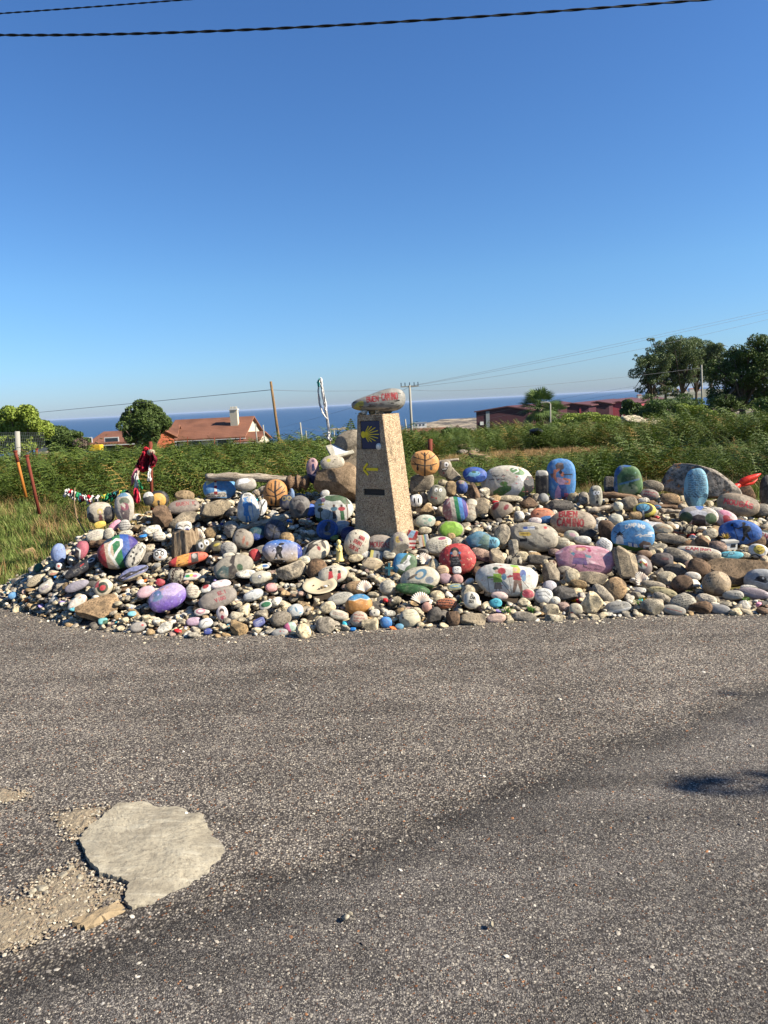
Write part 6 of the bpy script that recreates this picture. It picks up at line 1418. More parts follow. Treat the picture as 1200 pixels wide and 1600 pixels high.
# cards, papers, plaque, little house, flags
def card(px, py, w, h, name, label, cat, ops, rot=0, lean=20, lift=0.0, thick=.004, yaw=0, base=(230, 228, 220), dy=0.0):
    f = hit(px, py + h * .45, lift); c0 = at_y(px, py, f[1] + .02 + dy); dk = project(c0)[2] / F
    n = int(max(w, h) * 1.3); a, c = w / 2 * dk, h / 2 * dk / math.cos(R(lean))
    xs_, zs_ = np.linspace(-1, 1, n), np.linspace(-1, 1, n)
    gx_, gz_ = np.meshgrid(xs_, zs_)
    V = np.stack([gx_.ravel(), np.full(gx_.size, -.5) + .06 * np.sin(gx_.ravel() * 3), gz_.ravel()], 1)
    col = paint(V, ops, base, int(px), a / c, 2.4 / n)
    ii = (np.arange(n - 1)[:, None] * n + np.arange(n - 1)[None]).ravel()
    me = mesh_np(name, V * np.array([a, .01, c]), np.stack([ii, ii + 1, ii + 1 + n, ii + n], 1), [M['paint']], False, col=col)
    o = obj(name, me, loc=c0); sm = o.modifiers.new('s', 'SOLIDIFY'); sm.thickness = thick; sm.offset = -1
    o.rotation_euler = (Matrix.Rotation(math.atan2(-c0[0], c0[1]) + R(yaw), 4, 'Z') @ Matrix.Rotation(-R(lean), 4, 'X') @ Matrix.Rotation(-R(rot), 4, 'Y')).to_euler()
    tag(o, label, cat); mask_ellipse(px, py, w, h, f[1], R(rot)); HEROES.append((label, px, py, w, h))
    stamp(c0[0], c0[1], a * .9, .03, c0[2] - .01, c * .9)
    return o
card(589, 825, 27, 19, 'picture_card', 'curled blue picture card leaning on the waymark foot', 'card', [('b', (80, 170, 200)), ('p', [(-.9, -.9), (.6, -1), (.3, -.1), (-.3, .3), (-.8, .1)], (50, 76, 60)), ('e', .5, .5, .5, .3, (150, 200, 214))], rot=-10, lean=12, lift=.06)
card(588, 868, 20, 13, 'photo_card', 'small yellow and grey photo card below the village-name stone', 'card', [('b', (150, 152, 150)), ('p', [(-1.1, -1.1), (-.5, -1.1), (-.5, 1.1), (-1.1, 1.1)], (216, 200, 80)), ('p', [(0, -1), (.3, -1), (.3, .4), (0, .4)], (60, 60, 64))], rot=-12, lean=25)
card(531, 702, 36, 19, 'stone_plaque', 'tilted pale stone plaque with a white printed sheet, left of the waymark', 'plaque', [('b', (196, 188, 164)), ('p', [(-.6, -.7), (.55, -.7), (.7, .75), (-.45, .75)], (226, 230, 236)), ('w', .1, .0, .5, .5, 2, (90, 96, 110), .03)], rot=18, lean=52, lift=.40, thick=.03, dy=.05)
card(1020, 821, 26, 9, 'paper_sheet', 'crumpled white sheet right of the camping stone top', 'paper', [('b', (232, 228, 220))], rot=-6, lean=45)
card(643, 843, 15, 28, 'painted_shard', 'upright red and white striped shard with a pale blue top, right of the waymark', 'painted shard', [('b', (190, 40, 44)), ('p', [(-1.1, .1), (.2, .2), (.6, 1.1), (-.3, 1.1)], (150, 190, 220)), ('l', [(-.9, -.3), (.9, -.1)], .12, WT), ('l', [(-.9, -.75), (.9, -.55)], .1, WT)], rot=-14, lean=10)
card(662, 845, 16, 18, 'painted_shard', 'pale shard with thin rainbow stripes right of the red and white shard', 'painted shard', [('b', (214, 206, 190)), ('l', [(-.2, -1), (-.15, 1)], .07, (220, 110, 60)), ('l', [(0, -1), (.05, 1)], .07, (226, 200, 80)), ('l', [(.2, -1), (.25, 1)], .07, (90, 170, 110)), ('l', [(.4, -1), (.45, 1)], .07, (80, 140, 200))], rot=8, lean=15)
f = hit(1140, 858); c0 = at_y(1140, 858, f[1]); dk = project(c0)[2] / F
e_ = empty('toy_house', c0); tag(e_, 'tiny white toy house with a flat roof in front of the blue walker stone', 'toy house')
MB().box(-9 * dk, 9 * dk, -6 * dk, 6 * dk, 0, 11 * dk).build('wall', M['p_white'], e_); MB().box(-11 * dk, 11 * dk, -7.5 * dk, 7.5 * dk, 11.05 * dk, 14 * dk).build('roof', simple('toy_roof_grey', (190, 186, 176), .7), e_)
MB().box(-1 * dk, 6 * dk, -6.4 * dk, -6.02 * dk, 4 * dk, 9 * dk).build('window', M['p_black'], e_)
mask_ellipse(1140, 850, 24, 18, f[1]); HEROES.append(('toy house', 1140, 850, 20, 16))
# yellow grass-like tuft on the stones
f = hit(1135, 845); c0 = at_y(1135, 843, f[1] - .02); dk = project(c0)[2] / F; g = np.random.default_rng(4); mb = MB()
for i in range(46):
    a, b = g.uniform(0, 6.28), g.uniform(.1, 1.2); L = g.uniform(8, 13) * dk; d = np.array([math.cos(a) * math.sin(b), math.sin(a) * math.sin(b), math.cos(b)]) * L
    s = np.cross(d, [0, 0, 1]); s = s / (np.linalg.norm(s) + 1e-9) * .8 * dk
    mb.add([-s, s, d * .7 + s * .6, d, d * .7 - s * .6], [(0, 1, 2, 3, 4)])
tag(mb.build('dry_tuft', simple('dry_yellow_straw', (190, 160, 64), .7, .3, 60), None, loc=c0), 'spiky yellow straw tuft in front of the blue walker stone', 'straw tuft')

# red lobster-claw ornament at the right end
om = simple('orange_red_plastic', (214, 52, 34), .45, .3, 30, .5, .006)
f = hit(1140, 776, .05); Yc = f[1] + .05
def PX(px, py, dy=0): return at_y(px, py, Yc + dy)
e_ = empty('lobster_ornament', PX(1140, 774)); tag(e_, 'orange-red lobster claw ornament standing behind the village name stone', 'ornament')
def lump(name, pts, rads, mat, parent):
    q = np.array(parent.location)
    mb = MB().tube([np.array(p) - q for p in pts], rads, 12)
    return mb.build(name, mat, parent, True)
lump('arm', [PX(1132, 776), PX(1140, 768), PX(1148, 762), PX(1156, 756)], [.022, .034, .040, .024], om, e_)
lump('claw', [PX(1154, 757), PX(1160, 752), PX(1170, 748), PX(1181, 744), PX(1189, 740)], [.016, .034, .034, .026, .005], om, e_)
lump('thumb', [PX(1158, 759), PX(1166, 757), PX(1176, 755), PX(1184, 748)], [.012, .018, .015, .004], om, e_)
lump('feeler', [PX(1136, 770), PX(1131, 760), PX(1127, 753)], [.010, .008, .003], om, e_)
lump('body', [PX(1128, 780), PX(1138, 778), PX(1148, 776)], [.015, .035, .018], om, e_)
HEROES.append(('orange-red claw', 1155, 760, 50, 36))

# ------------------------------------------------------------------ loose stones, dropped onto the heap one after the other
print('heroes', len(HEROES))
shapes = []
for i in range(16):
    P, Fc = stone_pts(8, 200 + i, 2.15 + .12 * (i % 4), .16, 4 + i % 4, cutr=(.72, .96), tx=.12 * ((i % 3) - 1)); shapes.append((P, Fc, 'rounded'))
for i in range(10):
    P, Fc = stone_pts(9, 300 + i, 2.6, .10, 8 + i % 5, cutr=(.5, .85)); shapes.append((P, Fc, 'angular'))
SP = []
for i in range(14):
    P, Fc = stone_pts(5, 400 + i, 2.2, .12, 3 if i < 6 else 8, fine=0, cutr=(.6, .92)); SP.append((P, Fc))
SQ = []
for i in range(8):
    P, Fc = stone_pts(3, 450 + i, 2.2, .10, 3 if i < 5 else 6, fine=0, cutr=(.6, .9)); SQ.append((P, Fc))
kinds = ['cream', 'white', 'grey', 'dgrey', 'tan', 'brown', 'pink', 'speck']
kw = np.array([.34, .18, .14, .05, .11, .05, .05, .08])
g = np.random.default_rng(21)
placed = []          # x, y, z, a, b, c, yaw, kind, stage
def drop(n, r0, r1, top_off, tries=10, stage=0, xmin=-4.4, xmax=4.4, guard=True, front=False):
    cnt = 0
    for _ in range(n):
        best = None
        for _t in range(tries):
            x = g.uniform(xmin, xmax)
            dw = np.interp(x, _dx, _dv) * 2.8
            s = g.uniform(-.02, .16) if front else g.uniform(0.0, 1) ** 1.15 * dw
            y = yf(x) + s
            # skip what the camera can never see
            if abs(x) > y * .60 + .35: continue
            j, i = int((x - XM0) / GS), int((y - YM0) / GS)
            if not (0 <= i < hm.shape[0] and 0 <= j < hm.shape[1]): continue
            ex = hm[i, j] - HT[i, j]
            if best is None or ex < best[0]: best = (ex, x, y)
        if best is None: continue
        _, x, y = best
        big = 1.0 + .35 * sst(.8, 2.4, x) - .12 * sst(-.2, -2.0, x)
        a = r0 * (r1 / r0) ** g.random() * big
        b, c = a * g.uniform(.62, .95), a * g.uniform(.34, .66)
        yaw = g.uniform(0, math.pi)
        r = a
        i0, i1 = max(int((y - r - YM0) / GS), 0), int((y + r - YM0) / GS) + 2
        j0, j1 = max(int((x - r - XM0) / GS), 0), int((x + r - XM0) / GS) + 2
        X_, Y_ = GX[i0:i1, j0:j1] - x, GY[i0:i1, j0:j1] - y
        cs, sn = math.cos(yaw), math.sin(yaw)
        q = ((X_ * cs + Y_ * sn) / a) ** 2 + ((-X_ * sn + Y_ * cs) / b) ** 2
        m = q < 1
        if not m.any(): continue
        pr = c * np.sqrt(np.clip(1 - q, 0, 1))
        sub = hm[i0:i1, j0:j1]
        zc = np.percentile((sub + pr)[m], 80) - c * .06
        top = zc + c
        if top > HT[min(max(int((y - YM0) / GS), 0), hm.shape[0] - 1), min(max(int((x - XM0) / GS), 0), hm.shape[1] - 1)] + top_off + c * .5: continue
        px, py, dep = project((x, y, zc))
        if guard and 0 <= px < 1200 and 0 <= py < 1600:
            rp, rc = a * .9 * F / dep / MS, max(c, b * .4) * F / dep / MS
            u0, u1 = int(max(0, px / MS - rp)), int(px / MS + rp + 1); v0, v1 = int(max(0, py / MS - rc)), int(py / MS + rc + 1)
            mm = mask[v0:v1, u0:u1]
            if mm.size and (mm > dep - .02).mean() > 0 and (((mm < 1e8) & (mm > dep - .03)).mean() > .16): continue
        sub[:] = np.where(m, np.maximum(sub, zc + pr), sub)
        placed.append((x, y, zc, a, b, c, yaw, int(g.choice(8, p=kw / kw.sum())) if a > .036 or g.random() < .45 else int(g.choice([0, 0, 1, 2, 7])), stage, px, py, dep)); cnt += 1
    return cnt
n0 = drop(1600, .040, .080, -.045, 6, 0, guard=False)
n1 = drop(1300, .052, .095, .0, 10, 1)
n2 = drop(2600, .030, .058, .02, 12, 2)
n3 = drop(3800, .020, .040, .03, 12, 3)
n4 = drop(500, .028, .055, .03, 6, 4, front=True)
n5 = drop(900, .010, .022, .03, 8, 5, front=True)
n6 = drop(1300, .011, .022, .02, 10, 6)
print('drops', n0, n1, n2, n3, n4, n5, n6)

# the largest loose stones that show are things of their own, the rest one mass
def visible(p):
    x, y, zc, a, b, c, yaw, kd, stg, px, py, dep = p
    if not (-20 < px < 1220) or stg == 0: return False
    i0, j0 = int((y - YM0) / GS), int((x - XM0) / GS)
    # nothing lies on it and nothing stands close in front of it
    if hm[i0, j0] > zc + c * 1.08: return False
    for t_ in (1, 2, 3, 4, 6, 8):
        yy = y - b - t_ * .03; i = int((yy - YM0) / GS)
        if i < 0: break
        zr = CAM[2] + (zc + c * .55 - CAM[2]) * (yy / y)
        if hm[i, int((x * yy / y - XM0) / GS)] > zr: return False
    if mask[int(min(max(py, 0), 1599) / MS), int(min(max(px, 0), 1199) / MS)] < dep: return False
    return True
vis = sorted([i for i, p in enumerate(placed) if visible(p)], key=lambda i: -placed[i][3] * placed[i][5] / placed[i][11] ** 2)
single = set(vis[:200])
print('visible', len(vis))
smesh = {}
def shape_mesh(si):
    if si not in smesh:
        P, Fc, _ = shapes[si]; smesh[si] = mesh_np('stone', P, Fc, [M['cream']])
    return smesh[si]
used_labels = set()
LM = [(s, px, py, w, h) for s, px, py, w, h in HEROES if len(s.split()) <= 6]
def make_label(p, sh):
    x, y, zc, a, b, c, yaw, kd, stg, px, py, dep = p
    wd = a * 2 * F / dep
    size = 'big ' if wd > 44 else 'small ' if wd < 26 else ''
    form = ('flat' if c / a < .48 else 'plump' if c / a > .6 else 'oval' if b / a < .75 else 'round') if sh == 'rounded' else 'angular'
    colr = PLAIN[kinds[kd]][1]
    near = sorted(LM, key=lambda l: (l[1] - px) ** 2 + ((l[2] - py) * 1.3) ** 2)[:6]
    def rel(l):
        dx, dy = px - l[1], py - l[2]
        if abs(dx) > abs(dy) * 1.2: return 'right of' if dx > 0 else 'left of'
        return 'below' if dy > 0 else 'behind'
    for l in near:
        for adj in ('', 'just '):
            t1 = f'{size}{form} {colr} stone {adj}{rel(l)} the {l[0]}'
            if t1 not in used_labels and len(t1.split()) <= 16 and not adj: used_labels.add(t1); return t1
    for l in near:
        for l2 in near:
            if l is l2: continue
            t1 = f'{form} {colr} stone between the {l[0]} and the {l2[0]}'
            if t1 not in used_labels and len(t1.split()) <= 16: used_labels.add(t1); return t1
    return f'{size}{form} {colr} stone'
parts_stuff = {0: [], 1: []}
gs = np.random.default_rng(9)
extra = ['p_blue', 'p_turq', 'p_red', 'p_pink', 'p_green', 'p_yellow', 'p_navy', 'p_orange', 'p_white', 'p_lilac']
matlist = [M[k_] for k_ in kinds] + [M[k_] for k_ in extra]
VS, FS, MS_, off = [], [], [], 0
for i, p in enumerate(placed):
    x, y, zc, a, b, c, yaw, kd, stg, px, py, dep = p
    tilt = (gs.normal(0, .20), gs.normal(0, .20))
    slope = .16 if y - yf(x) < 2.4 else 0
    Rm = Matrix.Rotation(slope, 3, 'X') @ Matrix.Rotation(tilt[0], 3, 'X') @ Matrix.Rotation(tilt[1], 3, 'Y') @ Matrix.Rotation(yaw, 3, 'Z')
    if i in single:
        si = int(gs.integers(0, 16)) if gs.random() < .60 else int(gs.integers(16, 26))
        o = bpy.data.objects.new('stone', shape_mesh(si)); link(o)
        o.location = (x, y, zc); o.rotation_euler = Rm.to_euler(); o.scale = (a, b, c)
        key = kinds[kd]
        if shapes[si][2] == 'rounded' and gs.random() < .45 and key in ('cream', 'white', 'grey', 'speck', 'pink'):
            key = {'grey': 'grey_w'}.get(key, 'cream_w') if gs.random() < .75 else 'cream_r'
        o.material_slots[0].link = 'OBJECT'; o.material_slots[0].material = M[key]
        lb = make_label(p, shapes[si][2])
        tag(o, lb, 'stone', 'loose stones of the heap')
    else:
        src = SP if a > .024 else SQ
        P, Fc = src[int(gs.integers(0, len(src)))]
        Rn = np.array(Rm)
        V = (P * np.array([a, b, c])) @ Rn.T + np.array([x, y, zc])
        VS.append(V); FS.append(Fc + off); off += len(V)
        mi = kd
        if stg >= 2 and gs.random() < .028: mi = 8 + int(gs.integers(0, len(extra)))
        MS_.append(np.full(len(Fc), mi))
V = np.vstack(VS); Fq = np.vstack(FS)
tag(obj('pebbles', mesh_np('pebbles', V, Fq, matlist, True, np.concatenate(MS_))), 'mass of smaller beach pebbles filling the gaps of the heap', kind='stuff')
print('pebble verts', len(V))
# scattered pebbles on the asphalt at the foot of the heap
g = np.random.default_rng(31); xx = g.uniform(-3.2, 3.2, 420); yy = yf(xx) - np.abs(g.normal(0, .07, 420)) - .0
chips('edge_grit', xx, yy, road_z(xx, yy) + .002, .009, 8, [(206, 190, 160), (176, 160, 134), (150, 140, 124), (226, 218, 200)], [3, 3, 2, 1], chipm)

# ------------------------------------------------------------------ plants
def leafmat(name, a, b, back=None, rough=.6, spread=1.0):
    t = NT(name); oi = t.n('ShaderNodeObjectInfo'); ge = t.n('ShaderNodeNewGeometry')
    r_ = t.math('FRACT', t.math('ADD', oi.outputs['Random'], ge.outputs['Random Per Island']))
    n = t.noise(ge.outputs['Position'], .9 * spread, 3)
    c = t.mix(lin(a), lin(b), t.math('ADD', t.math('MULTIPLY', r_, .55), t.math('MULTIPLY', n, .45)))
    if back is not None: c = t.mix(c, lin(back), t.ramp(t.math('ADD', t.math('MULTIPLY', oi.outputs['Random'], .5), t.math('MULTIPLY', n, .5)), [(.66, 0), (.74, .8)]))
    t.fin(c, rough, .25)
    tr = t.n('ShaderNodeBsdfTranslucent'); t.l(t.mix(c, lin((200, 220, 90)), .5, 'MULTIPLY'), tr.inputs[0])
    ms_ = t.n('ShaderNodeMixShader'); ms_.inputs[0].default_value = .20
    t.l(t.b.outputs[0], ms_.inputs[1]); t.l(tr.outputs[0], ms_.inputs[2]); t.l(ms_.outputs[0], t.out.inputs[0])
    return t.m
M['fern'] = leafmat('bracken_green', (46, 72, 22), (112, 126, 48), (150, 118, 58))
M['grass'] = leafmat('meadow_grass', (84, 112, 44), (150, 160, 84), (176, 160, 104), spread=2)
M['drygrass'] = leafmat('dry_grass', (156, 120, 78), (190, 158, 110))
M['leaf_dark'] = leafmat('dark_evergreen_leaves', (48, 68, 30), (104, 122, 58))
M['leaf_pine'] = leafmat('pine_needles', (64, 84, 46), (122, 134, 82), spread=.5)
M['leaf_yel'] = leafmat('yellow_green_leaves', (104, 128, 44), (160, 172, 74))
M['leaf_mid'] = leafmat('shrub_leaves', (64, 88, 40), (104, 124, 60))
M['leaf_palm'] = leafmat('palm_fronds', (64, 92, 44), (122, 140, 78))
M['trunk'] = simple('grey_bark', (96, 82, 70), .9, .35, 8, .8, .03)
M['weed'] = leafmat('weed_leaves', (70, 116, 44), (120, 160, 70))

def frond_mesh(seed, L=1.0, pin=12):
    """one bracken frond, arching, with a row of lance pinnae on both sides, each cut into leaflets"""
    g = np.random.default_rng(seed); V = []; Fc = []
    def P(s): return np.array([0, s * L * (.25 + .75 * s), s * L * (1.25 - .45 * s * s)])
    for i in range(pin):
        s = .22 + .78 * i / (pin - 1)
        p = P(s); ln = L * .44 * (1 - s) ** .75 * (1 + g.normal(0, .08)) + .012
        for side in (-1, 1):
            d = np.array([side, .35, -.10 + g.normal(0, .16)]); d /= np.linalg.norm(d)
            up = np.array([0, .5, .2]); wv = .044 * L * (1.15 - s * .5)
            m_ = 3
            for j in range(m_):
                a0, a1 = j / m_, (j + 1) / m_
                q0 = p + d * ln * a0; q1 = p + d * ln * a1; ww = wv * (1 - a0 * .7)
                k_ = len(V); sag = np.array([0, 0, -.10 * ln * a1 * a1])
                V += [q0, q0 * .5 + q1 * .5 + up * ww + sag, q1 + sag, q0 * .5 + q1 * .5 - up * ww + sag]; Fc.append((k_, k_ + 1, k_ + 2, k_ + 3))
    for i in range(6):
        a, b = P(i / 6), P((i + 1) / 6); k_ = len(V); w = np.array([.006 * L, 0, 0]); V += [a - w, a + w, b + w, b - w]; Fc.append((k_, k_ + 1, k_ + 2, k_ + 3))
    return np.array(V), Fc
def plant_mesh(name, seed, nf, L, mat):
    g = np.random.default_rng(seed); V = []; Fc = []; k_ = 0
    for i in range(nf):
        v, f = frond_mesh(seed * 20 + i, L * g.uniform(.7, 1.1)); a = 6.283 * i / nf + g.uniform(-.4, .4); c, s = math.cos(a), math.sin(a)
        tl = g.uniform(-.25, .35); ct, st_ = math.cos(tl), math.sin(tl)
        v = np.stack([v[:, 0], v[:, 1] * ct - v[:, 2] * st_, v[:, 1] * st_ + v[:, 2] * ct], 1)
        v = np.stack([v[:, 0] * c - v[:, 1] * s, v[:, 0] * s + v[:, 1] * c, v[:, 2]], 1)
        V.append(v); Fc += [tuple(q + k_ for q in ff) for ff in f]; k_ += len(v)
    return mesh_np(name, np.vstack(V), Fc, [mat], False)
def grass_mesh(name, seed, n, L, spread, mat, wd=.006):
    g = np.random.default_rng(seed); V = []; Fc = []
    for i in range(n):
        a = g.uniform(0, 6.28); r = spread * math.sqrt(g.random()); b = np.array([r * math.cos(a), r * math.sin(a), -.01])
        h = L * g.uniform(.45, 1.1); la = g.uniform(0, 6.28); le = h * g.uniform(.1, .7); d = np.array([math.cos(la), math.sin(la), 0])
        w = np.array([-d[1], d[0], 0]) * wd * .5
        k_ = len(V); V += [b - w, b + w, b + d * le * .3 + w * .8 + [0, 0, h * .6], b + d * le * .3 - w * .8 + [0, 0, h * .6], b + d * le + [0, 0, h]]
        Fc += [(k_, k_ + 1, k_ + 2, k_ + 3), (k_ + 3, k_ + 2, k_ + 4)]
    return mesh_np(name, np.array(V), Fc, [mat], False)

def scatter(name, pts, rotz, tilt, scale, meshes, label=None):
    src = bpy.data.collections.new(name + '_source')
    for i, me in enumerate(meshes):
        o = bpy.data.objects.new('%s_kind_%c' % (name, 97 + i), me); src.objects.link(o)
    n = len(pts); me = bpy.data.meshes.new(name)
    me.vertices.add(n); me.vertices.foreach_set('co', np.asarray(pts, np.float32).ravel())
    a = me.attributes.new('rot', 'FLOAT_VECTOR', 'POINT'); a.data.foreach_set('vector', np.stack([tilt[:, 0], tilt[:, 1], rotz], 1).astype(np.float32).ravel())
    a = me.attributes.new('scl', 'FLOAT', 'POINT'); a.data.foreach_set('value', np.asarray(scale, np.float32))
    ng = bpy.data.node_groups.new(name, 'GeometryNodeTree')
    ng.interface.new_socket('Geometry', in_out='INPUT', socket_type='NodeSocketGeometry'); ng.interface.new_socket('Geometry', in_out='OUTPUT', socket_type='NodeSocketGeometry')
    N = ng.nodes.new; L = ng.links.new
    gi, go = N('NodeGroupInput'), N('NodeGroupOutput')
    ip = N('GeometryNodeInstanceOnPoints'); ci = N('GeometryNodeCollectionInfo')
    ci.inputs['Collection'].default_value = src; ci.inputs['Separate Children'].default_value = True; ci.inputs['Reset Children'].default_value = True
    ar = N('GeometryNodeInputNamedAttribute'); ar.data_type = 'FLOAT_VECTOR'; ar.inputs['Name'].default_value = 'rot'
    asc = N('GeometryNodeInputNamedAttribute'); asc.data_type = 'FLOAT'; asc.inputs['Name'].default_value = 'scl'
    L(gi.outputs[0], ip.inputs['Points']); L(ci.outputs[0], ip.inputs['Instance']); ip.inputs['Pick Instance'].default_value = True
    rv = N('FunctionNodeEulerToRotation'); L(ar.outputs['Attribute'], rv.inputs[0]); L(rv.outputs[0], ip.inputs['Rotation'])
    L(asc.outputs['Attribute'], ip.inputs['Scale']); L(ip.outputs[0], go.inputs[0])
    o = obj(name, me); md = o.modifiers.new('scatter', 'NODES'); md.node_group = ng
    return tag(o, label, kind='stuff')

g = np.random.default_rng(12)
def pxof(x, y, z=0.3):
    q = np.stack([x, y, np.full_like(x, z)], 1) - CAM; dz = q @ _fw
    return 600 + F * (q @ _r) / dz, 800 - F * (q @ _u) / dz
def inview(x, y, m=1.2): return np.abs(x) < y * .60 + m
ferns = [plant_mesh('bracken_plant', i, 7, .62, M['fern']) for i in range(5)]
# dense bracken behind the heap, leaving the trodden track free on the right
def track(x, y):   # 1 on the bare track
    yc = 16.5 + .10 * (x - 3) + .6 * np.sin(x * .5)
    w = np.interp(x, [1.0, 2.0, 4.0, 5.5, 6.6], [0, 1.0, 1.5, 1.2, 0])
    return np.abs(y - yc) < w
N1 = 3600
y = 8.0 + 9.5 * g.random(N1) ** .9; x = g.uniform(-1, 1, N1) * (y * .6 + 1.2)
s = y - yf(x)
near_lim = np.where(x < -1.6, np.interp(x, [-9, -4.2, -2.9, -1.8], [2.4, 2.5, 2.9, 3.5]), np.where(x < .2, 3.5, np.interp(x, [.2, 1.0, 2.0, 3.2, 7], [5.4, 5.2, 4.1, 3.7, 3.5])))
y2 = y - (8.0 - 6.6) * (x < -2.2)
y = np.where(x < -2.2, y2, y); s = y - yf(x)
k_ = (s > near_lim + .35 * np.sin(x * 2.3)) & ~track(x, y) & ~((x > .4) & (x < 2.6) & (y < 12) & (y > 9.3) & (g.random(N1) < .7))
x, y = x[k_], y[k_]
sc = g.uniform(.5, 1.2, len(x)) * (1 + .30 * np.sin(x * 1.9 + y) * np.cos(y * 1.3 - x)) * np.where(x > .0, np.clip((1.60 - np.where(y > 10, .084, .080) * y - terrain(x, y)) / .55, .12, 1.0), np.clip((1.6 - .048 * y - terrain(x, y)) / .62, .2, .95))
scatter('bracken_near', np.stack([x, y, terrain(x, y) - .03], 1), g.uniform(0, 6.28, len(x)), g.normal(0, .12, (len(x), 2)), sc, ferns, 'dense green bracken growing behind the stone heap')
N2 = 6500
y = 17 + 45 * g.random(N2) ** 1.3; x = g.uniform(-1, 1, N2) * (y * .6 + 1.2)
k_ = ~track(x, y); x, y = x[k_], y[k_]
sc = g.uniform(.6, 1.3, len(x)) * (1 + .25 * np.sin(x * .9 + y * .5) * np.cos(y * .7 - x * .4)) * np.clip((1.6 - np.where(x / y < -.05, .047, .043) * y - terrain(x, y)) / .62, .2, 2.2)
scatter('bracken_far', np.stack([x, y, terrain(x, y) - .05], 1), g.uniform(0, 6.28, len(x)), g.normal(0, .12, (len(x), 2)), sc, ferns, 'bracken covering the slope beyond the track')
# grass: bank at the left, strip behind the heap
grs = [grass_mesh('grass_tuft', i, 34, .15, .07, M['grass']) for i in range(6)] + [grass_mesh('dry_tuft_kind', 9, 20, .24, .06, M['drygrass'], .004)]
N3 = 26000
x = g.uniform(-7.5, 7.5, N3); y = g.uniform(4.9, 13, N3); s = y - yf(x); lim = np.interp(x, _dx, _dv) * 2.95
k_ = (s > np.maximum(lim, .10) + g.normal(0, .05, N3)) & inview(x, y) & (y < 8.8 + g.random(N3) * 1.5)
x, y = x[k_], y[k_]
sc = g.uniform(.5, 1.2, len(x)) * np.where((x < -2) & (y - yf(x) > 1.6), 1.2, 1.0)
scatter('grass_bank', np.stack([x, y, terrain(x, y) - .01], 1), g.uniform(0, 6.28, len(x)), g.normal(0, .15, (len(x), 2)), sc, grs, 'rough grass around the back and left end of the heap')
# dry track
N4 = 5000
y = g.uniform(12, 22, N4); x = g.uniform(.5, 14, N4); k_ = track(x, y) & inview(x, y); x, y = x[k_], y[k_]
scatter('dry_grass', np.stack([x, y, terrain(x, y) - .01], 1), g.uniform(0, 6.28, len(x)), g.normal(0, .3, (len(x), 2)), g.uniform(.4, .9, len(x)), [grass_mesh('straw_tuft', 5, 24, .16, .14, M['drygrass'], .008)], 'flattened dry grass on the track')
# weeds among the front stones
def weed(px, py, w, label, seed):
    f = hit(px, py + w * .35); c0 = at_y(px, py + w * .35, f[1] - .02); dk = project(c0)[2] / F
    g = np.random.default_rng(seed); e_ = empty('weed', c0); tag(e_, label, 'weed'); st = MB(); lf = MB()
    for i in range(11):
        a = g.uniform(0, 6.28); L = w * .55 * dk * g.uniform(.6, 1.1); d = np.array([math.cos(a) * .8, math.sin(a) * .6, g.uniform(.5, 1.3)]); d = d / np.linalg.norm(d) * L
        pts = [np.zeros(3), d * .5 + [0, 0, .1 * L], d]; st.tube(pts, [.0018, .0014, .001], 5)
        for j in range(9):
            q = d * (.25 + .75 * j / 8); b = g.normal(0, 1, 3); b /= np.linalg.norm(b); c_ = np.cross(b, [0, 0, 1]); c_ /= np.linalg.norm(c_) + 1e-6
            l_ = g.uniform(2.2, 4) * dk
            lf.add([q, q + b * l_ * .5 + c_ * l_ * .35, q + b * l_, q + b * l_ * .5 - c_ * l_ * .35], [(0, 1, 2, 3)])
    st.build('stem', M['weed'], e_); tag(lf.build('leaves', M['weed'], e_), kind='stuff')
weed(790, 948, 30, 'green weed growing by the turquoise snail stone at the front edge', 1)
weed(831, 950, 16, 'tiny weed right of the rosy bar stone on the front edge', 2)
weed(1001, 938, 30, 'leafy weed between stones left of the pink granite ball', 3)
weed(1166, 936, 18, 'small weed beside the signed edge stone at far right', 4)
# bent dry stem at the left
pts = [at_y(117, 762, 6.7), at_y(116, 785, 6.7), at_y(119, 806, 6.68), at_y(128, 824, 6.66), at_y(138, 840, 6.62)]
tag(MB().tube(pts, [.004, .005, .006, .006, .006], 6).build('dry_twig', simple('dry_twig', (150, 122, 92), .8), None, True), 'thin curved dry stem rising from the left slope', 'twig')

# ------------------------------------------------------------------ posts, cloth, garland
def post(px0, py0, px1, py1, w, Y, name, label, cat, mat, capm=None, n=10):
    A, B = at_y(px0, py0, Y), at_y(px1, py1, Y); r = w / 2 / F * project(A)[2]
    B = B.copy(); ex = (B - A) / np.linalg.norm(B - A); B = B + ex * .25
    e_ = empty(name, B)
    q = B
    MB().tube([B - q, (A + B) / 2 - q, A - q], [r, r, r], n).build('shaft', mat, e_, True)
    if capm is not None: MB().tube([A - q + ex * .004, A - q - ex * .016], [r * 1.45, r * 1.45], n).build('cap', capm, e_, False)
    return tag(e_, label, cat)
post(42, 713, 54, 768, 5, 7.6, 'fence_post', 'rusty round iron post with a cap leaning in the bracken at left', 'post', M['rust'], M['rust'])
e_ = post(24, 706, 33, 744, 4.6, 8.2, 'fence_post', 'iron post rusty on top and orange painted below, far left', 'post', M['rust_o'], M['rust'])
A, B = at_y(24, 706, 8.2), at_y(28, 722, 8.2); q = np.array(e_.location); MB().tube([A - q, B - q], [.0185, .0185], 10).build('rusty_sleeve', M['rust'], e_, True)
post(57, 702, 58, 716, 4, 15, 'fence_post', 'short rusty post behind the two leaning posts at left', 'post', M['rust'], M['rust'])
post(88, 709, 89, 722, 3.4, 17, 'fence_post', 'thin rusty stake in the bracken below the dark round bush', 'post', M['rust'])
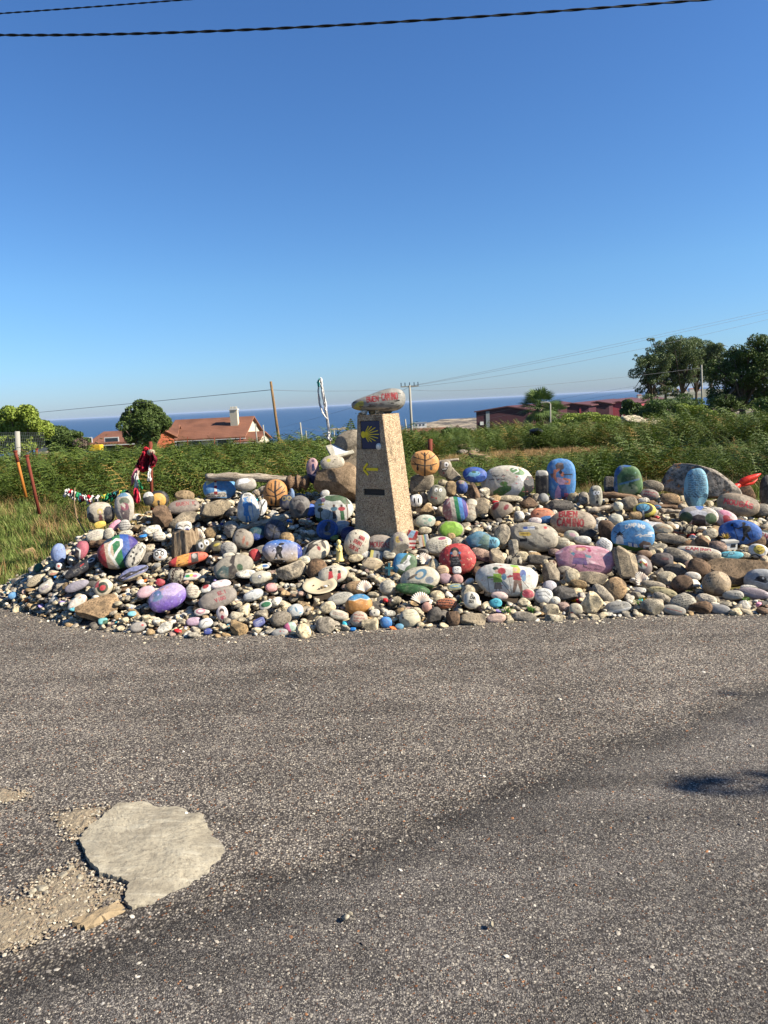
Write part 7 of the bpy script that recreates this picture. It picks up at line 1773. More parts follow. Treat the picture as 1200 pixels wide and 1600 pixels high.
post(135, 708, 136, 718, 3.4, 17, 'fence_post', 'thin rusty stake below the yellow awning', 'post', M['rust'])
post(235, 690, 237, 775, 5.5, 7.35, 'rusty_pole', 'rusty brown pole carrying the red rags behind the heap', 'pole', M['rust'])
post(672, 686, 672, 706, 7.5, 9.6, 'mooring_post', 'short rusty brown bollard with two ring handles behind the orange tree stone', 'bollard', M['rust'], None)
for sg in (-1, 1):
    w = np.linspace(0, math.pi, 9); c0 = at_y(672, 697, 9.6)
    pts = [c0 + np.array([sg * (.026 + .03 * math.sin(a)), 0, .035 * math.cos(a)]) for a in w]
    o = MB().tube(pts, .005, 6).build('handle', M['rust'], None, True)
    pr = [o_ for o_ in bpy.data.objects if o_.name.startswith('mooring_post')][0]
    o.parent = pr; o.matrix_parent_inverse = Matrix.Translation(-pr.location)

def cloth(name, label, path, wid, mat, parent=None, seed=0, depth=.03, cat='rag'):
    """a crumpled strip of cloth hanging along a path of points"""
    g = np.random.default_rng(seed); path = [np.array(p) for p in path]; n = len(path); m = 9; V = []
    q0 = np.array(parent.location) if parent else path[0]
    P_ = []
    for i in range(n - 1):
        for k_ in range(5): P_.append(path[i] * (1 - k_ / 5) + path[i + 1] * k_ / 5)
    P_.append(path[-1]); N_ = len(P_)
    ph = g.uniform(0, 6, 3)
    for i, p in enumerate(P_):
        s = i / (N_ - 1); w = np.interp(s, np.linspace(0, 1, len(wid)), wid)
        for j in range(m):
            u = j / (m - 1) - .5
            V.append(p - q0 + np.array([u * w * .78, depth * math.sin(u * 9 + ph[0] + s * 4) + .4 * depth * math.sin(u * 21 + s * 9 + ph[1]), .010 * math.sin(u * 12 + ph[2])]) + g.normal(0, .0022, 3))
    Fc = [(i * m + j, i * m + j + 1, (i + 1) * m + j + 1, (i + 1) * m + j) for i in range(N_ - 1) for j in range(m - 1)]
    o = MB().add(V, Fc).build(name, mat, parent, True, loc=None if parent else q0)
    sm = o.modifiers.new('s', 'SOLIDIFY'); sm.thickness = .0025
    if label: tag(o, label, cat)
    return o
fab = {k_: simple('cloth_' + k_, c_, .9, .25, 60, .5, .003) for k_, c_ in {'red': (170, 22, 40), 'dark_red': (110, 20, 40), 'pink': (214, 120, 140), 'white': (226, 220, 212), 'green': (40, 130, 80), 'crimson': (196, 36, 60), 'beige': (206, 180, 160), 'lgrey': (150, 152, 156), 'black': (30, 28, 34), 'yellow': (214, 190, 70), 'teal': (50, 130, 130)}.items()}
YR = 7.28
rg = empty('rag_bundle', at_y(228, 735, YR)); tag(rg, 'bundle of red and dark cloths tied to the rusty pole', 'rag bundle')
for i, (pp, wd, c_) in enumerate([([(229, 699), (226, 712), (218, 728), (219, 735)], [.03, .11, .13, .05], 'red'), ([(232, 701), (236, 714), (236, 728), (226, 736)], [.03, .10, .12, .05], 'red'),
                                  ([(226,706),(222,718),(224,730)],[.04,.08,.05],'crimson'),([(238,706),(241,718),(237,728)],[.04,.07,.04],'dark_red'),([(220,714),(218,722),(216,727)],[.02,.04,.03],'black'),
                                  ([(230,716),(229,724),(231,731)],[.03,.06,.04],'dark_red'),([(224,728),(222,736),(220,738)],[.06,.10,.06],'crimson'),([(234,728),(233,742),(235,752)],[.02,.035,.04],'white')]):
    cloth('cloth_strip', None, [at_y(a, b, YR - .02 * (i % 4)) for a, b in pp], wd, fab[c_], rg, i, .035)
P, Fc = stone_pts(12, 8, 2, .05)
c0 = at_y(236, 707, YR - .05); tag(obj('shell_ball', mesh_np('shell_ball', P * np.array([.042, .036, .034]), Fc, [M['cream']]), loc=c0), 'round cream lump hanging at the top of the red rags', 'ball')
for i, (pp, wd, c_, lb) in enumerate([([(214, 732), (209, 745), (206, 757)], [.03, .05, .02], 'pink', 'pink strip hanging at the left under the red rags'), ([(216, 736), (214, 755), (219, 783)], [.02, .03, .02], 'beige', 'long beige ribbon hanging under the red rags'),
                                     ([(213,740),(213,755),(211,768)],[.03,.05,.04],'white', 'white strip hanging under the pink one'),([(216,750),(219,757),(222,764)],[.02,.05,.02],'green', 'green ribbon loop right of the white strip'),
                                     ([(212,764),(213,775),(214,786)],[.05,.075,.07],'crimson', 'crimson flag end touching the tall saint stone')]):
    cloth('ribbon', lb, [at_y(a, b, YR - .10 - .012 * i) for a, b in pp], wd, fab[c_], None, 20 + i, .012, 'ribbon')
# garland of rag flowers on a cord
YG = 7.0
cord = [at_y(106, 766, YG), at_y(118, 771, YG), at_y(135, 777, YG), at_y(160, 776, YG), at_y(182, 770, YG), at_y(200, 768, YG)]
ga = empty('garland', cord[0]); tag(ga, 'cord with white, red and dark rags stretched behind the left end of the heap', 'garland')
MB().tube([p - cord[0] for p in cord], .004, 6).build('cord', fab['black'], ga, True)
g = np.random.default_rng(2)
for i in range(26):
    s = i / 25 * 4.99; k_ = int(s); p = cord[k_] * (1 - (s - k_)) + cord[k_ + 1] * (s - k_)
    c_ = ['white', 'white', 'red', 'white', 'black', 'white', 'green', 'teal', 'dark_red'][i % 9] if i < 16 else ['green', 'black', 'teal', 'black', 'yellow', 'green'][i % 6]
    p2 = p + np.array([g.normal(0, .02), -.02, -g.uniform(.02, .07)])
    cloth('rag', None, [p + [0, -.01, .012], (p + p2) / 2 + [g.normal(0, .012), -.02, 0], p2], [.03, .05, .02], fab[c_], ga, 50 + i, .02)

# white rags on a thin rod left of the milestone
Yp = 7.6
rd = empty('flag_pole', at_y(517, 702, Yp)); tag(rd, 'thin rod wrapped in torn white cloth behind the pale plaque', 'flag pole')
q = np.array(rd.location)
MB().tube([at_y(a, b, Yp) - q for a, b in ((518, 704), (514, 680), (508, 640), (501, 592))], [.008, .008, .007, .006], 7).build('rod', M['pole_wood'], rd, True)
for i, (pp, wd, c_) in enumerate([([(501, 591), (503, 606), (507, 628), (511, 650), (515, 682)], [.02, .035, .04, .03, .035], 'white'), ([(499, 594), (497, 610), (499, 630), (504, 645), (512, 655)], [.012, .02, .018, .012, .01], 'white'),
                                  ([(502,600),(505,618),(508,632)],[.02,.045,.02],'white'),([(499,592),(497,598),(498,604)],[.03,.035,.02],'teal'),([(508,630),(508,638),(510,642)],[.03,.04,.01],'white'),([(515,676),(512,684),(518,688)],[.03,.05,.02],'white')]):
    cloth('cloth_strip', None, [at_y(a, b, Yp - .012 * (i + 1)) for a, b in pp], wd, fab['white' if c_ == 'black' and i == 4 else c_], rd, 90 + i, .012)

# ------------------------------------------------------------------ trees
def leaves(blobs, n, size, seed, shell=.55, flat=1.0, holes=0.0):
    """leaf quads in clumps through a set of ellipsoid blobs (centre, radii)"""
    g = np.random.default_rng(seed); vol = np.array([b[1][0] * b[1][1] * b[1][2] for b in blobs]) ** .67
    which = g.choice(len(blobs), n, p=vol / vol.sum())
    C_ = np.array([b[0] for b in blobs])[which]; R_ = np.array([b[1] for b in blobs])[which]
    d = g.normal(size=(n, 3)); d /= np.linalg.norm(d, axis=1)[:, None]
    rr = shell + (1.04 - shell) * g.random(n) ** .6
    P = C_ + d * R_ * rr[:, None]
    if holes > 0:
        keep = pn(P * (1.6 / np.mean(R_)), seed + 4, 1.5, 2) > -1 + holes
        P, d = P[keep], d[keep]; n = len(P)
    nrm = d + g.normal(0, .8, (n, 3)); nrm /= np.linalg.norm(nrm, axis=1)[:, None]
    a = np.cross(nrm, g.normal(size=(n, 3))); a /= np.linalg.norm(a, axis=1)[:, None]; b = np.cross(nrm, a)
    s = (size * g.uniform(.5, 1.4, n))[:, None]
    V = np.stack([P - a * s * .5, P + b * s * .30 * flat, P + a * s * .5, P - b * s * .30 * flat], 1).reshape(-1, 3)
    return V, np.arange(4 * n).reshape(-1, 4)
def tree(name, label, cat, base, trunk, blobs, n, size, mat, seed, limbs=True, tr=.15, holes=.0, bare=0, group=None):
    """base: world point; trunk: list of points relative to base; blobs relative to base"""
    root = empty(name, base); tag(root, label, cat, group)
    g = np.random.default_rng(seed)
    mb = MB(); rr = np.linspace(tr, tr * .4, len(trunk)); mb.tube([np.array(p, float) for p in trunk], rr, 8)
    mb.build('trunk', M['trunk'], root, True)
    if limbs:
        lb = MB()
        for c, r in blobs:
            st_ = np.array(trunk[int(g.integers(max(0, len(trunk) - 3), len(trunk)))], float)
            mid = (st_ + np.array(c)) / 2 + g.normal(0, .1, 3) * np.array(r); lb.tube([st_, mid, np.array(c) + g.normal(0, .3, 3) * np.array(r)], [tr * .45, tr * .28, tr * .12], 6)
        for _ in range(bare):
            c, r = blobs[int(g.integers(0, len(blobs)))]; st_ = np.array(c, float); d = g.normal(size=3); d[2] = abs(d[2]) + .4; d /= np.linalg.norm(d)
            e = st_ + d * np.array(r) * g.uniform(1.2, 2.3); lb.tube([st_, (st_ + e) / 2 + g.normal(0, .1, 3), e], [tr * .14, tr * .08, tr * .03], 5)
            for _k in range(4):
                f0 = st_ + (e - st_) * g.uniform(.4, .9); lb.tube([f0, f0 + (d + g.normal(0, .6, 3)) * g.uniform(.2, .5) * np.mean(r)], [tr * .06, tr * .02], 4)
        lb.build('limbs', M['trunk'], root, True)
    V, Fc = leaves(blobs, n, size, seed, holes=holes)
    tag(obj('crown', mesh_np('crown', V, Fc, [mat], False), root), kind='stuff')
    return root
def blob_px(spec, Y, base, ry=.8):
    """spec: list of (px, py, w, h) silhouettes seen from the camera, turned into clumps at distance Y with real depth"""
    out = []; g = np.random.default_rng(int(abs(spec[0][0]) * 7 + Y))
    for px, py, w, h in spec:
        yy = Y + g.uniform(-1, 1) * w / 2 / F * Y * ry
        c = at_y(px, py, yy); k_ = project(c)[2] / F
        out.append((tuple(c - base), (w / 2 * k_ * .86, w / 2 * k_ * ry, h / 2 * k_ * .86)))
        if w > 26:
            for _ in range(6):
                a = g.uniform(-.4, 6.28); f = g.uniform(.14, .3)
                out.append((tuple(c - base + np.array([math.cos(a) * w / 2 * .85, g.uniform(-.5, .2) * w, math.sin(a) * h / 2 * .85]) * k_), (w * f * k_, w * f * k_, h * f * k_)))
    return out
def T(name, label, cat, bx, by, Y, spec, n, size, mat, seed, tr=.15, tops=None, **k):
    base = at_y(bx, by, Y); base[2] = min(base[2], float(terrain(base[0], Y)))
    trunk = [(0, 0, -.3)]
    for px, py in (tops or [(bx, by - 20), (spec[0][0], spec[0][1])]): trunk.append(tuple(at_y(px, py, Y) - base))
    return tree(name, label, cat, base, trunk, blob_px(spec, Y, base), n, size, M[mat], seed, tr=tr, **k)

T('round_tree', 'round clipped dark green tree standing in front of the low house', 'tree', 233,700,42,[(226,660,62,50),(212,668,44,40),(243,664,36,40),(250,652,20,18),(214,646,20,16),(238,636,18,12),(200,680,20,14),(226,642,36,26),(205,655,30,24)],34000,.11,'leaf_dark', 3,.16,
  tops=[(232, 690), (228, 672)], limbs=True, holes=.35)
T('dark_bush', 'low dark rounded bush left of the orange roofed low house', 'bush', 108,706,50,[(104,686,56,34),(92,692,36,28),(122,693,36,26)],24000,.13,'leaf_dark', 4,.1)
T('grey_bush', 'greyish leafless bush against the left wall of the low house', 'bush', 128,702,48,[(126,694,26,20)],900,.2,'trunk', 44,.06)
T('yellow_green_tree', 'yellow-green feathery hedge tree at the left border', 'tree', 30,706,26,[(40,668,56,52),(20,666,44,46),(58,682,26,44),(0,672,36,56),(36,652,30,22),(30,695,60,30)],50000,.085,'leaf_yel', 5,.12)
T('left_edge_tree', 'darker green tree cut off by the left border behind the wire fence', 'tree', -14,706,30,[(-12,668,50,52),(2,655,24,20)],12000,.12,'leaf_dark', 6,.12)
PINES = [(1018, 640, [(1012, 575, 46, 34), (1004, 562, 30, 22), (1030, 560, 40, 36), (1008, 595, 26, 14), (1000, 610, 24, 10), (1024, 590, 40, 26), (1030, 612, 40, 20), (1012, 620, 30, 14)], 'leftmost pine of the clump, with the lowest ragged boughs', 74),
         (1040,642,[(1042,555,50,40),(1030,540,30,24),(1052,575,40,30),(1046,596,36,22),(1056,615,30,16)],'second pine from the left in the clump', 78),
         (1066,643,[(1064,545,56,36),(1058,560,50,40),(1076,572,40,34),(1068,592,34,24)],'tallest pine in the middle of the clump', 76),
         (1088,640,[(1090,548,50,36),(1096,568,44,40),(1082,585,36,26)],'fourth pine from the left, leaning slightly right', 80),
         (1112,640,[(1108,556,40,34),(1114,572,34,36),(1120,566,22,24),(1104,590,30,26)],'rightmost pine of the clump beside the telegraph pole', 77)]
for i, (bx, by, sp_, lb, Y) in enumerate(PINES):
    g = np.random.default_rng(60 + i); sp2 = list(sp_)
    for px, py, w, h in sp_:
        for _ in range(6): sp2.append((px + g.uniform(-.55, .55) * w, py + g.uniform(-.5, .45) * h, w * g.uniform(.25, .42), h * g.uniform(.22, .38)))
    sp2 = sp2[:1] + [(a, b, c * .8, d * .75) for a, b, c, d in sp2[1:]]
    T('pine_tree', lb, 'pine tree', bx, by, Y, sp2, 26000, .13, 'leaf_pine', 70 + i, .17, tops=[(bx, by - 25), (bx * .6 + sp_[0][0] * .4, by - 50), (sp_[0][0], sp_[0][1])], group='pines in the clump', holes=.66)
T('big_dark_tree', 'big dark spreading evergreen with bare twigs above it, right border', 'tree', 1161,655,44,[(1160,585,64,60),(1185,570,54,50),(1130,600,50,50),(1150,618,70,40),(1200,590,60,60),(1135,632,60,26),(1190,622,40,24),(1215,555,60,60),(1178,548,50,36),(1150,562,44,34),(1200,540,50,30),(1120,575,36,30),(1120,628,36,22)],
  60000, .11, 'leaf_dark', 8, .22, tops=[(1160, 640), (1166, 615), (1165, 590)], bare=40, holes=.5)
T('olive_shrub', 'olive green shrub under the pines', 'bush', 1040,655,62,[(1040,636,60,30),(1062,632,44,26),(1020,644,40,22)],20000,.13,'leaf_mid', 9,.1)
T('green_shrub', 'lighter green shrub left of the big dark tree', 'bush', 1090,660,55,[(1092,648,60,22),(1075,642,40,22),(1118,652,40,16)],14000,.12,'leaf_yel', 10,.1)
T('warehouse_shrub', 'shrub against the rightmost red shed', 'bush', 985,652,90,[(985,640,28,24),(1003,645,20,18)],3500,.4,'leaf_dark', 11,.1)
T('meadow_shrub', 'long low shrub in the far grass in front of the sheds', 'bush', 920,662,50,[(910,655,60,16),(950,656,50,14),(880,660,40,12)],14000,.11,'leaf_yel', 12,.08)
T('far_bush', 'grey-green bush on the slope right of the waymark', 'bush', 715,684,36,[(712,676,34,18),(700,682,30,14),(728,682,26,12)],4000,.16,'leaf_mid', 13,.06)
# right side: dark hedge that closes the meadow at the border
T('border_hedge', 'dark hedge at the right border under the big dark tree', 'bush', 1215,660,40,[(1215,640,60,40),(1192,650,40,20)],4000,.22,'leaf_mid', 14,.1)
# palms in front of the sheds
def palm(px, py, topy, Y, nf, L, label, seed):
    base = at_y(px, py, Y); root = empty('palm_tree', base); tag(root, label, 'palm tree'); g = np.random.default_rng(seed)
    top = at_y(px, topy, Y) - base
    MB().tube([(0, 0, -.4), top * .5, top], [.28, .26, .3], 10).build('trunk', M['trunk'], root, True)
    for i in range(nf):
        a = 6.283 * i / nf * 2.4; el = g.uniform(-.9, 1.4); d = np.array([math.cos(a) * math.cos(el), math.sin(a) * math.cos(el), math.sin(el)])
        mb = MB(); st_ = top + d * L * .45; mb.tube([top, st_], [.03, .02], 4)
        s = np.cross(d, [0, 0, 1]); s /= np.linalg.norm(s) + 1e-6; up = np.cross(s, d)
        for j in range(15):   # fan of narrow segments
            th = R(-80 + 160 * j / 14); q = d * math.cos(th) + s * math.sin(th); ln = L * .62 * (.75 + .25 * math.cos(th)); w = np.cross(q, up) * .022 * L
            e1 = st_ + q * ln * .6; e2 = st_ + q * ln - np.array([0, 0, .10 * L])
            mb.add([st_, e1 + w, e2, e1 - w], [(0, 1, 2, 3)])
        mb.build('palm_frond', M['leaf_palm'], root)
palm(842, 662, 637, 62, 60, 2.0, 'big fan palm in front of the red sheds', 1)
palm(867, 660, 647, 64, 36, 1.5, 'smaller fan palm right of the big fan palm', 2)
# small conifer
base = at_y(549, 690, 60); root = empty('young_conifer', base); tag(root, 'small tiered conifer seen just left of the waymark against the sea', 'conifer')
MB().tube([(0, 0, -.5), at_y(548, 654, 60) - base], [.08, .02], 6).build('trunk', M['trunk'], root)
g = np.random.default_rng(5); V = []
mb = MB()
for t_ in range(10):
    c_ = at_y(548 + .1 * t_, 656 + t_ * 3.4, 60) - base; L = (.10 + t_ * .085)
    for k_ in range(9):
        a = 6.28 * k_ / 9 + t_; d = np.array([math.cos(a), math.sin(a), .25]) * L; w = np.array([-math.sin(a), math.cos(a), 0]) * .05
        mb.add([c_, c_ + d * .6 + w, c_ + d, c_ + d * .6 - w], [(0, 1, 2, 3)]); mb.add([c_ + d * .3, c_ + d * .7 + [0, 0, .09], c_ + d, c_ + d * .7 - [0, 0, .07]], [(0, 1, 2, 3)])
tag(mb.build('needles', M['leaf_pine'], root), kind='stuff')

# ------------------------------------------------------------------ buildings
def tiles(name, a, b, sc, axis='X'):
    t = NT(name); co = t.co('Object'); w = t.n('ShaderNodeTexWave', wave_type='BANDS', bands_direction=axis); w.inputs['Scale'].default_value = sc; w.inputs['Distortion'].default_value = .6
    t.l(co, w.inputs['Vector']); w2 = t.n('ShaderNodeTexWave', wave_type='BANDS', bands_direction='Z'); w2.inputs['Scale'].default_value = sc * .8; t.l(co, w2.inputs['Vector'])
    n = t.noise(co, 2.0, 6, .7); n2 = t.noise(co, .5, 3)
    c = t.mix(lin(a), lin(b), n); c = t.mix(c, t.mix(c, .62, 1.0, 'MULTIPLY'), t.ramp(n2, [(.4, 0), (.7, 1)]))
    b1 = t.bump(w.outputs['Fac'], .8, .05); t.bump(w2.outputs['Fac'], .5, .03, b1)
    return t.fin(c, .85, .2)
M['roof'] = tiles('terracotta_tiles', (124, 82, 64), (158, 108, 84), 2.2)
M['wall_w'] = simple('cream_stone_wall', (206, 196, 172), .9, .15, 3, .5, .01)
M['wall_o'] = simple('orange_render_wall', (150, 80, 50), .9, .2, 2)
M['wall_g'] = simple('grey_render_wall', (90, 88, 92), .9, .2, 2)
t = NT('shaded_maroon_sheet_metal'); co = t.co('Object'); w = t.n('ShaderNodeTexWave', wave_type='BANDS', bands_direction='X'); w.inputs['Scale'].default_value = 1.6; t.l(co, w.inputs['Vector'])
t.bump(w.outputs['Fac'], .6, .05); M['shed'] = t.fin(t.mix(lin((58, 24, 33)), lin((80, 34, 44)), t.noise(co, .5, 5)), .6, .3)  # maroon darkened: the shade on the camera-facing walls is in the colour
M['shed_p'] = simple('sunlit_red_sheet_metal', (150, 56, 66), .6, .2, .6, .1)  # brighter red paints sunlight into the rightmost gable; reused for a door and strip
M['shed_g'] = simple('grey_sheet_metal', (146, 150, 150), .6, .2, 1, .1)
M['shed_r'] = simple('rusty_roof_sheet', (92, 54, 54), .7, .35, .4, .3, .02)

def gable_house(name, label, base, rz, w, d, hw, hr, wallm, roofm, ov=.35, chimneys=(), windows=(), cat='house', posts=False):
    """ridge runs along local X; base at the middle of the front wall's foot; the house extends towards +Y"""
    root = empty(name, base, rz); tag(root, label, cat)
    mb = MB(); t_ = .25; x0, x1 = -w / 2, w / 2
    V_ = [(x0, 0, 0), (x1, 0, 0), (x1, d, 0), (x0, d, 0), (x0, 0, hw), (x1, 0, hw), (x1, d, hw), (x0, d, hw), (x0, d / 2, hw + hr), (x1, d / 2, hw + hr)]
    mb.add(V_, [(0, 1, 5, 4), (2, 3, 7, 6), (1, 2, 6, 9, 5), (3, 0, 4, 8, 7)])
    mb.build('wall', wallm, root)
    for sg, nm in ((0, 'roof'), (1, 'roof')):
        y0 = -ov if sg == 0 else d + ov; sl_ = hr / (d / 2); ze = hw - ov * sl_
        X0, X1 = x0 - ov, x1 + ov; zt_ = .16
        q = [(X0, y0, ze + .02), (X1, y0, ze + .02), (X1, d / 2, hw + hr + .02), (X0, d / 2, hw + hr + .02)]
        v = q + [(a, b, c + zt_) for a, b, c in q]
        f_ = [(0, 3, 2, 1), (4, 5, 6, 7), (0, 1, 5, 4), (1, 2, 6, 5), (2, 3, 7, 6), (3, 0, 4, 7)]
        ro = MB().add(v, f_ if sg == 0 else [x[::-1] for x in f_]).build('roof', roofm, root)
        if sg == 0: front = ro
    MB().box(x0 - ov, x1 + ov, -ov - .06, -ov + .04, hw - ov * hr / (d / 2) - .08, hw - ov * hr / (d / 2) + .0).build('gutter', M['p_white'], root)
    for cx_, cy_, cw, ch in chimneys:
        zb_ = hw + hr * (1 - abs(cy_ - d / 2) / (d / 2)) - .3
        c = MB().box(cx_ - cw / 2, cx_ + cw / 2, cy_ - cw * .35, cy_ + cw * .35, zb_, zb_ + ch).build('chimney', M['wall_w'], front)
        c = MB().box(cx_ - cw / 2 - .08, cx_ + cw / 2 + .08, cy_ - cw * .35 - .08, cy_ + cw * .35 + .08, zb_ + ch + .002, zb_ + ch + .12).build('chimney_cap', M['p_white'], front)
        for k_ in range(5): MB().tube([(cx_ - cw * .4 + cw * .2 * k_, cy_, zb_ + ch + .123), (cx_ - cw * .4 + cw * .2 * k_, cy_, zb_ + ch + .42)], .07, 6).build('chimney_pot', M['wall_w'], front)
    for wx, wz, ww, wh in windows:
        f_ = MB().box(wx - ww / 2 - .08, wx + ww / 2 + .08, -.05, -.003, wz - .08, wz + wh + .08).build('window', M['p_white'], root)
        MB().box(wx - ww / 2, wx + ww / 2, -.056, -.052, wz, wz + wh).build('pane', M['glass'], f_)
    return root
# main house: ridge 655, eaves 688, px 258..400 at 88 m
Yh = 88; kx = Yh / F
def zat(px, py, Y): return at_y(px, py, Y)[2]
bL = at_y(320, 700, Yh); gz = zat(330, 712, Yh); w_ = 122 * kx
h_ = gable_house('stone_house', 'cream stone house with a long terracotta tiled roof and a tall chimney', (bL[0] + .1, Yh, gz), R(-5), w_, 9, zat(330, 684, Yh) - gz, zat(330, 656, Yh) - zat(330, 684, Yh), M['wall_w'], M['roof'],
    ov=.4, chimneys=[(3.2, 2.6, .95, 2.3)], windows=[(-4.0, .8, 1.2, 1.3), (-1.0, .8, 1.2, 1.3), (2.2, .8, 1.2, 1.3), (4.4, .8, 1.0, 1.3)])
zr = zat(262, 690, Yh - 4)
gable_house('house_wing', 'grey-walled gable wing in shade at the left end of the stone house', (at_y(262, 700, Yh)[0], Yh - 2.2, gz), R(8), 3.0, 7.4, zat(262, 686, Yh) - gz - .1, 1.6, M['wall_g'], M['roof'])
gable_house('house_annex', 'small tiled annex with a white post porch right of the stone house', (at_y(389, 700, Yh)[0], Yh - 1.0, gz), R(-5), 2.6, 6, zat(389, 689, Yh) - gz, .9, M['wall_w'], M['roof'])
# low orange house
Y2 = 66; k2 = Y2 / F; g2 = zat(195, 712, Y2)
gable_house('orange_house', 'low orange-walled house with a rust red roof behind the round tree', (at_y(186, 700, Y2)[0], Y2, g2), R(-2), 88 * k2, 8, zat(196, 692, Y2) - g2, zat(196, 677, Y2) - zat(196, 692, Y2), M['wall_o'], M['roof'],
            windows=[(-3.2, .6, 1.4, 1.2), (-.6, .6, 1.2, 1.1)])
e_ = empty('awning', at_y(151, 701, Y2 - 2)); tag(e_, 'bright yellow awning at the left end of the low orange house', 'awning')
q = at_y(151, 699, Y2 - 2) - np.array(e_.location)
MB().box(-8 * k2, 8 * k2, -.5, .4, q[2] - 5 * k2, q[2] + 4 * k2).build('awning_cloth', M['p_yellow'], e_)
MB().tube([(-7 * k2, -.4, q[2] - 5.05 * k2), (-7 * k2, -.4, q[2] - 3)], .05, 6).build('support', M['p_white'], e_); MB().tube([(7 * k2, -.4, q[2] - 5.05 * k2), (7 * k2, -.4, q[2] - 3)], .05, 6).build('support', M['p_white'], e_)
gable_house('small_far_house', 'tiny tiled house end seen behind the yellow-green hedge tree', (at_y(76, 700, 80)[0], 80, zat(76, 712, 80)), R(5), 2.2, 5, zat(76, 690, 80) - zat(76, 712, 80), .7, M['wall_w'], M['roof'])
gable_house('far_tiled_house', 'low tiled house by the shore right of the waymark post', (at_y(669, 690, 210)[0], 210, zat(669, 690, 210)), R(4), 62 * 210 / F, 12, zat(669, 678, 210) - zat(669, 690, 210), zat(669, 671, 210) - zat(669, 678, 210), M['wall_w'], M['roof'])

# sheds
def shed(label, px0, px1, py_eL, py_pk, py_eR, pkx, Y, wallm, depth, extras=(), strip=None):
    """gable wall towards the camera, roof running back"""
    A, B, Pk = at_y(px0, py_eL, Y), at_y(px1, py_eR, Y), at_y(pkx, py_pk, Y)
    zb_ = min(A[2], B[2]) - 5
    root = empty('shed', (A[0], Y, zb_)); tag(root, label, 'shed'); q = np.array(root.location)
    a, b, p = A - q, B - q, Pk - q; D = np.array([depth * .55, depth, 0])
    lo = [np.array([a[0], 0, 0]), np.array([b[0], 0, 0])]
    mb = MB().add([lo[0], lo[1], b, p, a, lo[0] + D, lo[1] + D, b + D, p + D, a + D], [(0, 1, 2, 3, 4), (1, 6, 7, 2), (0, 4, 9, 5), (6, 5, 9, 8, 7)])
    mb.build('wall', wallm, root)
    for u, v in ((a, p), (p, b)):
        du = (v - u) / np.linalg.norm(v - u) * .5
        q4 = [u - du + [0, -.4, .03], v + [0, -.4, .03], v + D + [0, 0, .03], u - du + D + [0, 0, .03]] if u is a else [u + [0, -.4, .03], v + du + [0, -.4, .03], v + du + D + [0, 0, .03], u + D + [0, 0, .03]]
        V_ = q4 + [x + np.array([0, 0, .22]) for x in q4]
        rf = MB().add(V_, [(0, 3, 2, 1), (4, 5, 6, 7), (0, 1, 5, 4), (1, 2, 6, 5), (2, 3, 7, 6), (3, 0, 4, 7)]).build('roof', M['shed_r'], root)
    for (x0, x1, y0, y1, mt, nm) in extras:
        P0, P1 = at_y(x0, y0, Y - .06) - q, at_y(x1, y1, Y - .06) - q
        MB().box(P0[0], P1[0], -.12, -.02, P1[2], P0[2]).build(nm, M[mt], root)
    return root
shed('shade-darkened maroon shed with a tall grey door strip and one small white window', 744, 826, 644, 636, 641, 792, 150, M['shed'], 40,
     [(759,765.5,643,672,'shed_g', 'door'),(750,755.5,659,664,'p_white', 'window')])
MBs = shed('second maroon shed in the row, half hidden by the palms', 822, 872, 640, 636, 637, 846, 158, M['shed'], 40, [(815, 823, 641, 662, 'shed_g', 'wall_strip')])
shed('third maroon shed in the row with pale strips right of the palms', 866, 920, 637, 631, 634, 893, 165, M['shed'], 45, [(881, 886, 637, 655, 'shed_g', 'wall_strip'), (868, 872, 640, 655, 'shed_p', 'door'), (905, 908, 637, 655, 'shed_p', 'wall_strip')])
shed('fourth maroon shed in the row', 914, 952, 633, 628, 631, 932, 172, M['shed'], 45, [(921, 926, 634, 652, 'shed_g', 'wall_strip')])
shed('rightmost shed with a bright red gable painted as if sunlit', 950, 982, 631, 628, 631, 966, 176, M['shed_p'], 60, [(949, 952.5, 633, 652, 'wall_w', 'corner_strip'), (971, 974, 633, 652, 'wall_w', 'corner_strip')])
# headland with a far village
Yd = 1500; kd = Yd / F
xs_ = np.linspace(975, 1700, 90); V = []; g = np.random.default_rng(3)
for i, px in enumerate(xs_):
    s = sst(975, 1080, px); top = SEA + 1 + s * 13 + 2.0 * math.sin(i * .5) * s
    x = at_y(px, 615, Yd)[0]
    for j, (dy, hz) in enumerate(((-60, SEA - 3), (-40, SEA + 1.2), (60, SEA + .45 * (top - SEA)), (200, top), (420, top - 1), (700, SEA - 3))): V.append((x * (1 + dy / Yd), Yd + dy, hz))
n_ = len(xs_); Fc = [(i * 6 + j, (i + 1) * 6 + j, (i + 1) * 6 + j + 1, i * 6 + j + 1) for i in range(n_ - 1) for j in range(5)]
tag(obj('headland', mesh_np('headland', V, Fc, [simple('headland_scrub', (110, 108, 84), .95, .4, .02, 0)])), kind='structure')
vh = [(1000, 618, 'leftmost'), (1014, 614, 'second'), (1024, 613, 'third'), (1036, 611, 'fourth'), (1048, 613, 'fifth'), (1058, 609, 'sixth'), (1070, 611, 'seventh'), (1081, 608, 'eighth'), (1094, 610, 'rightmost')]
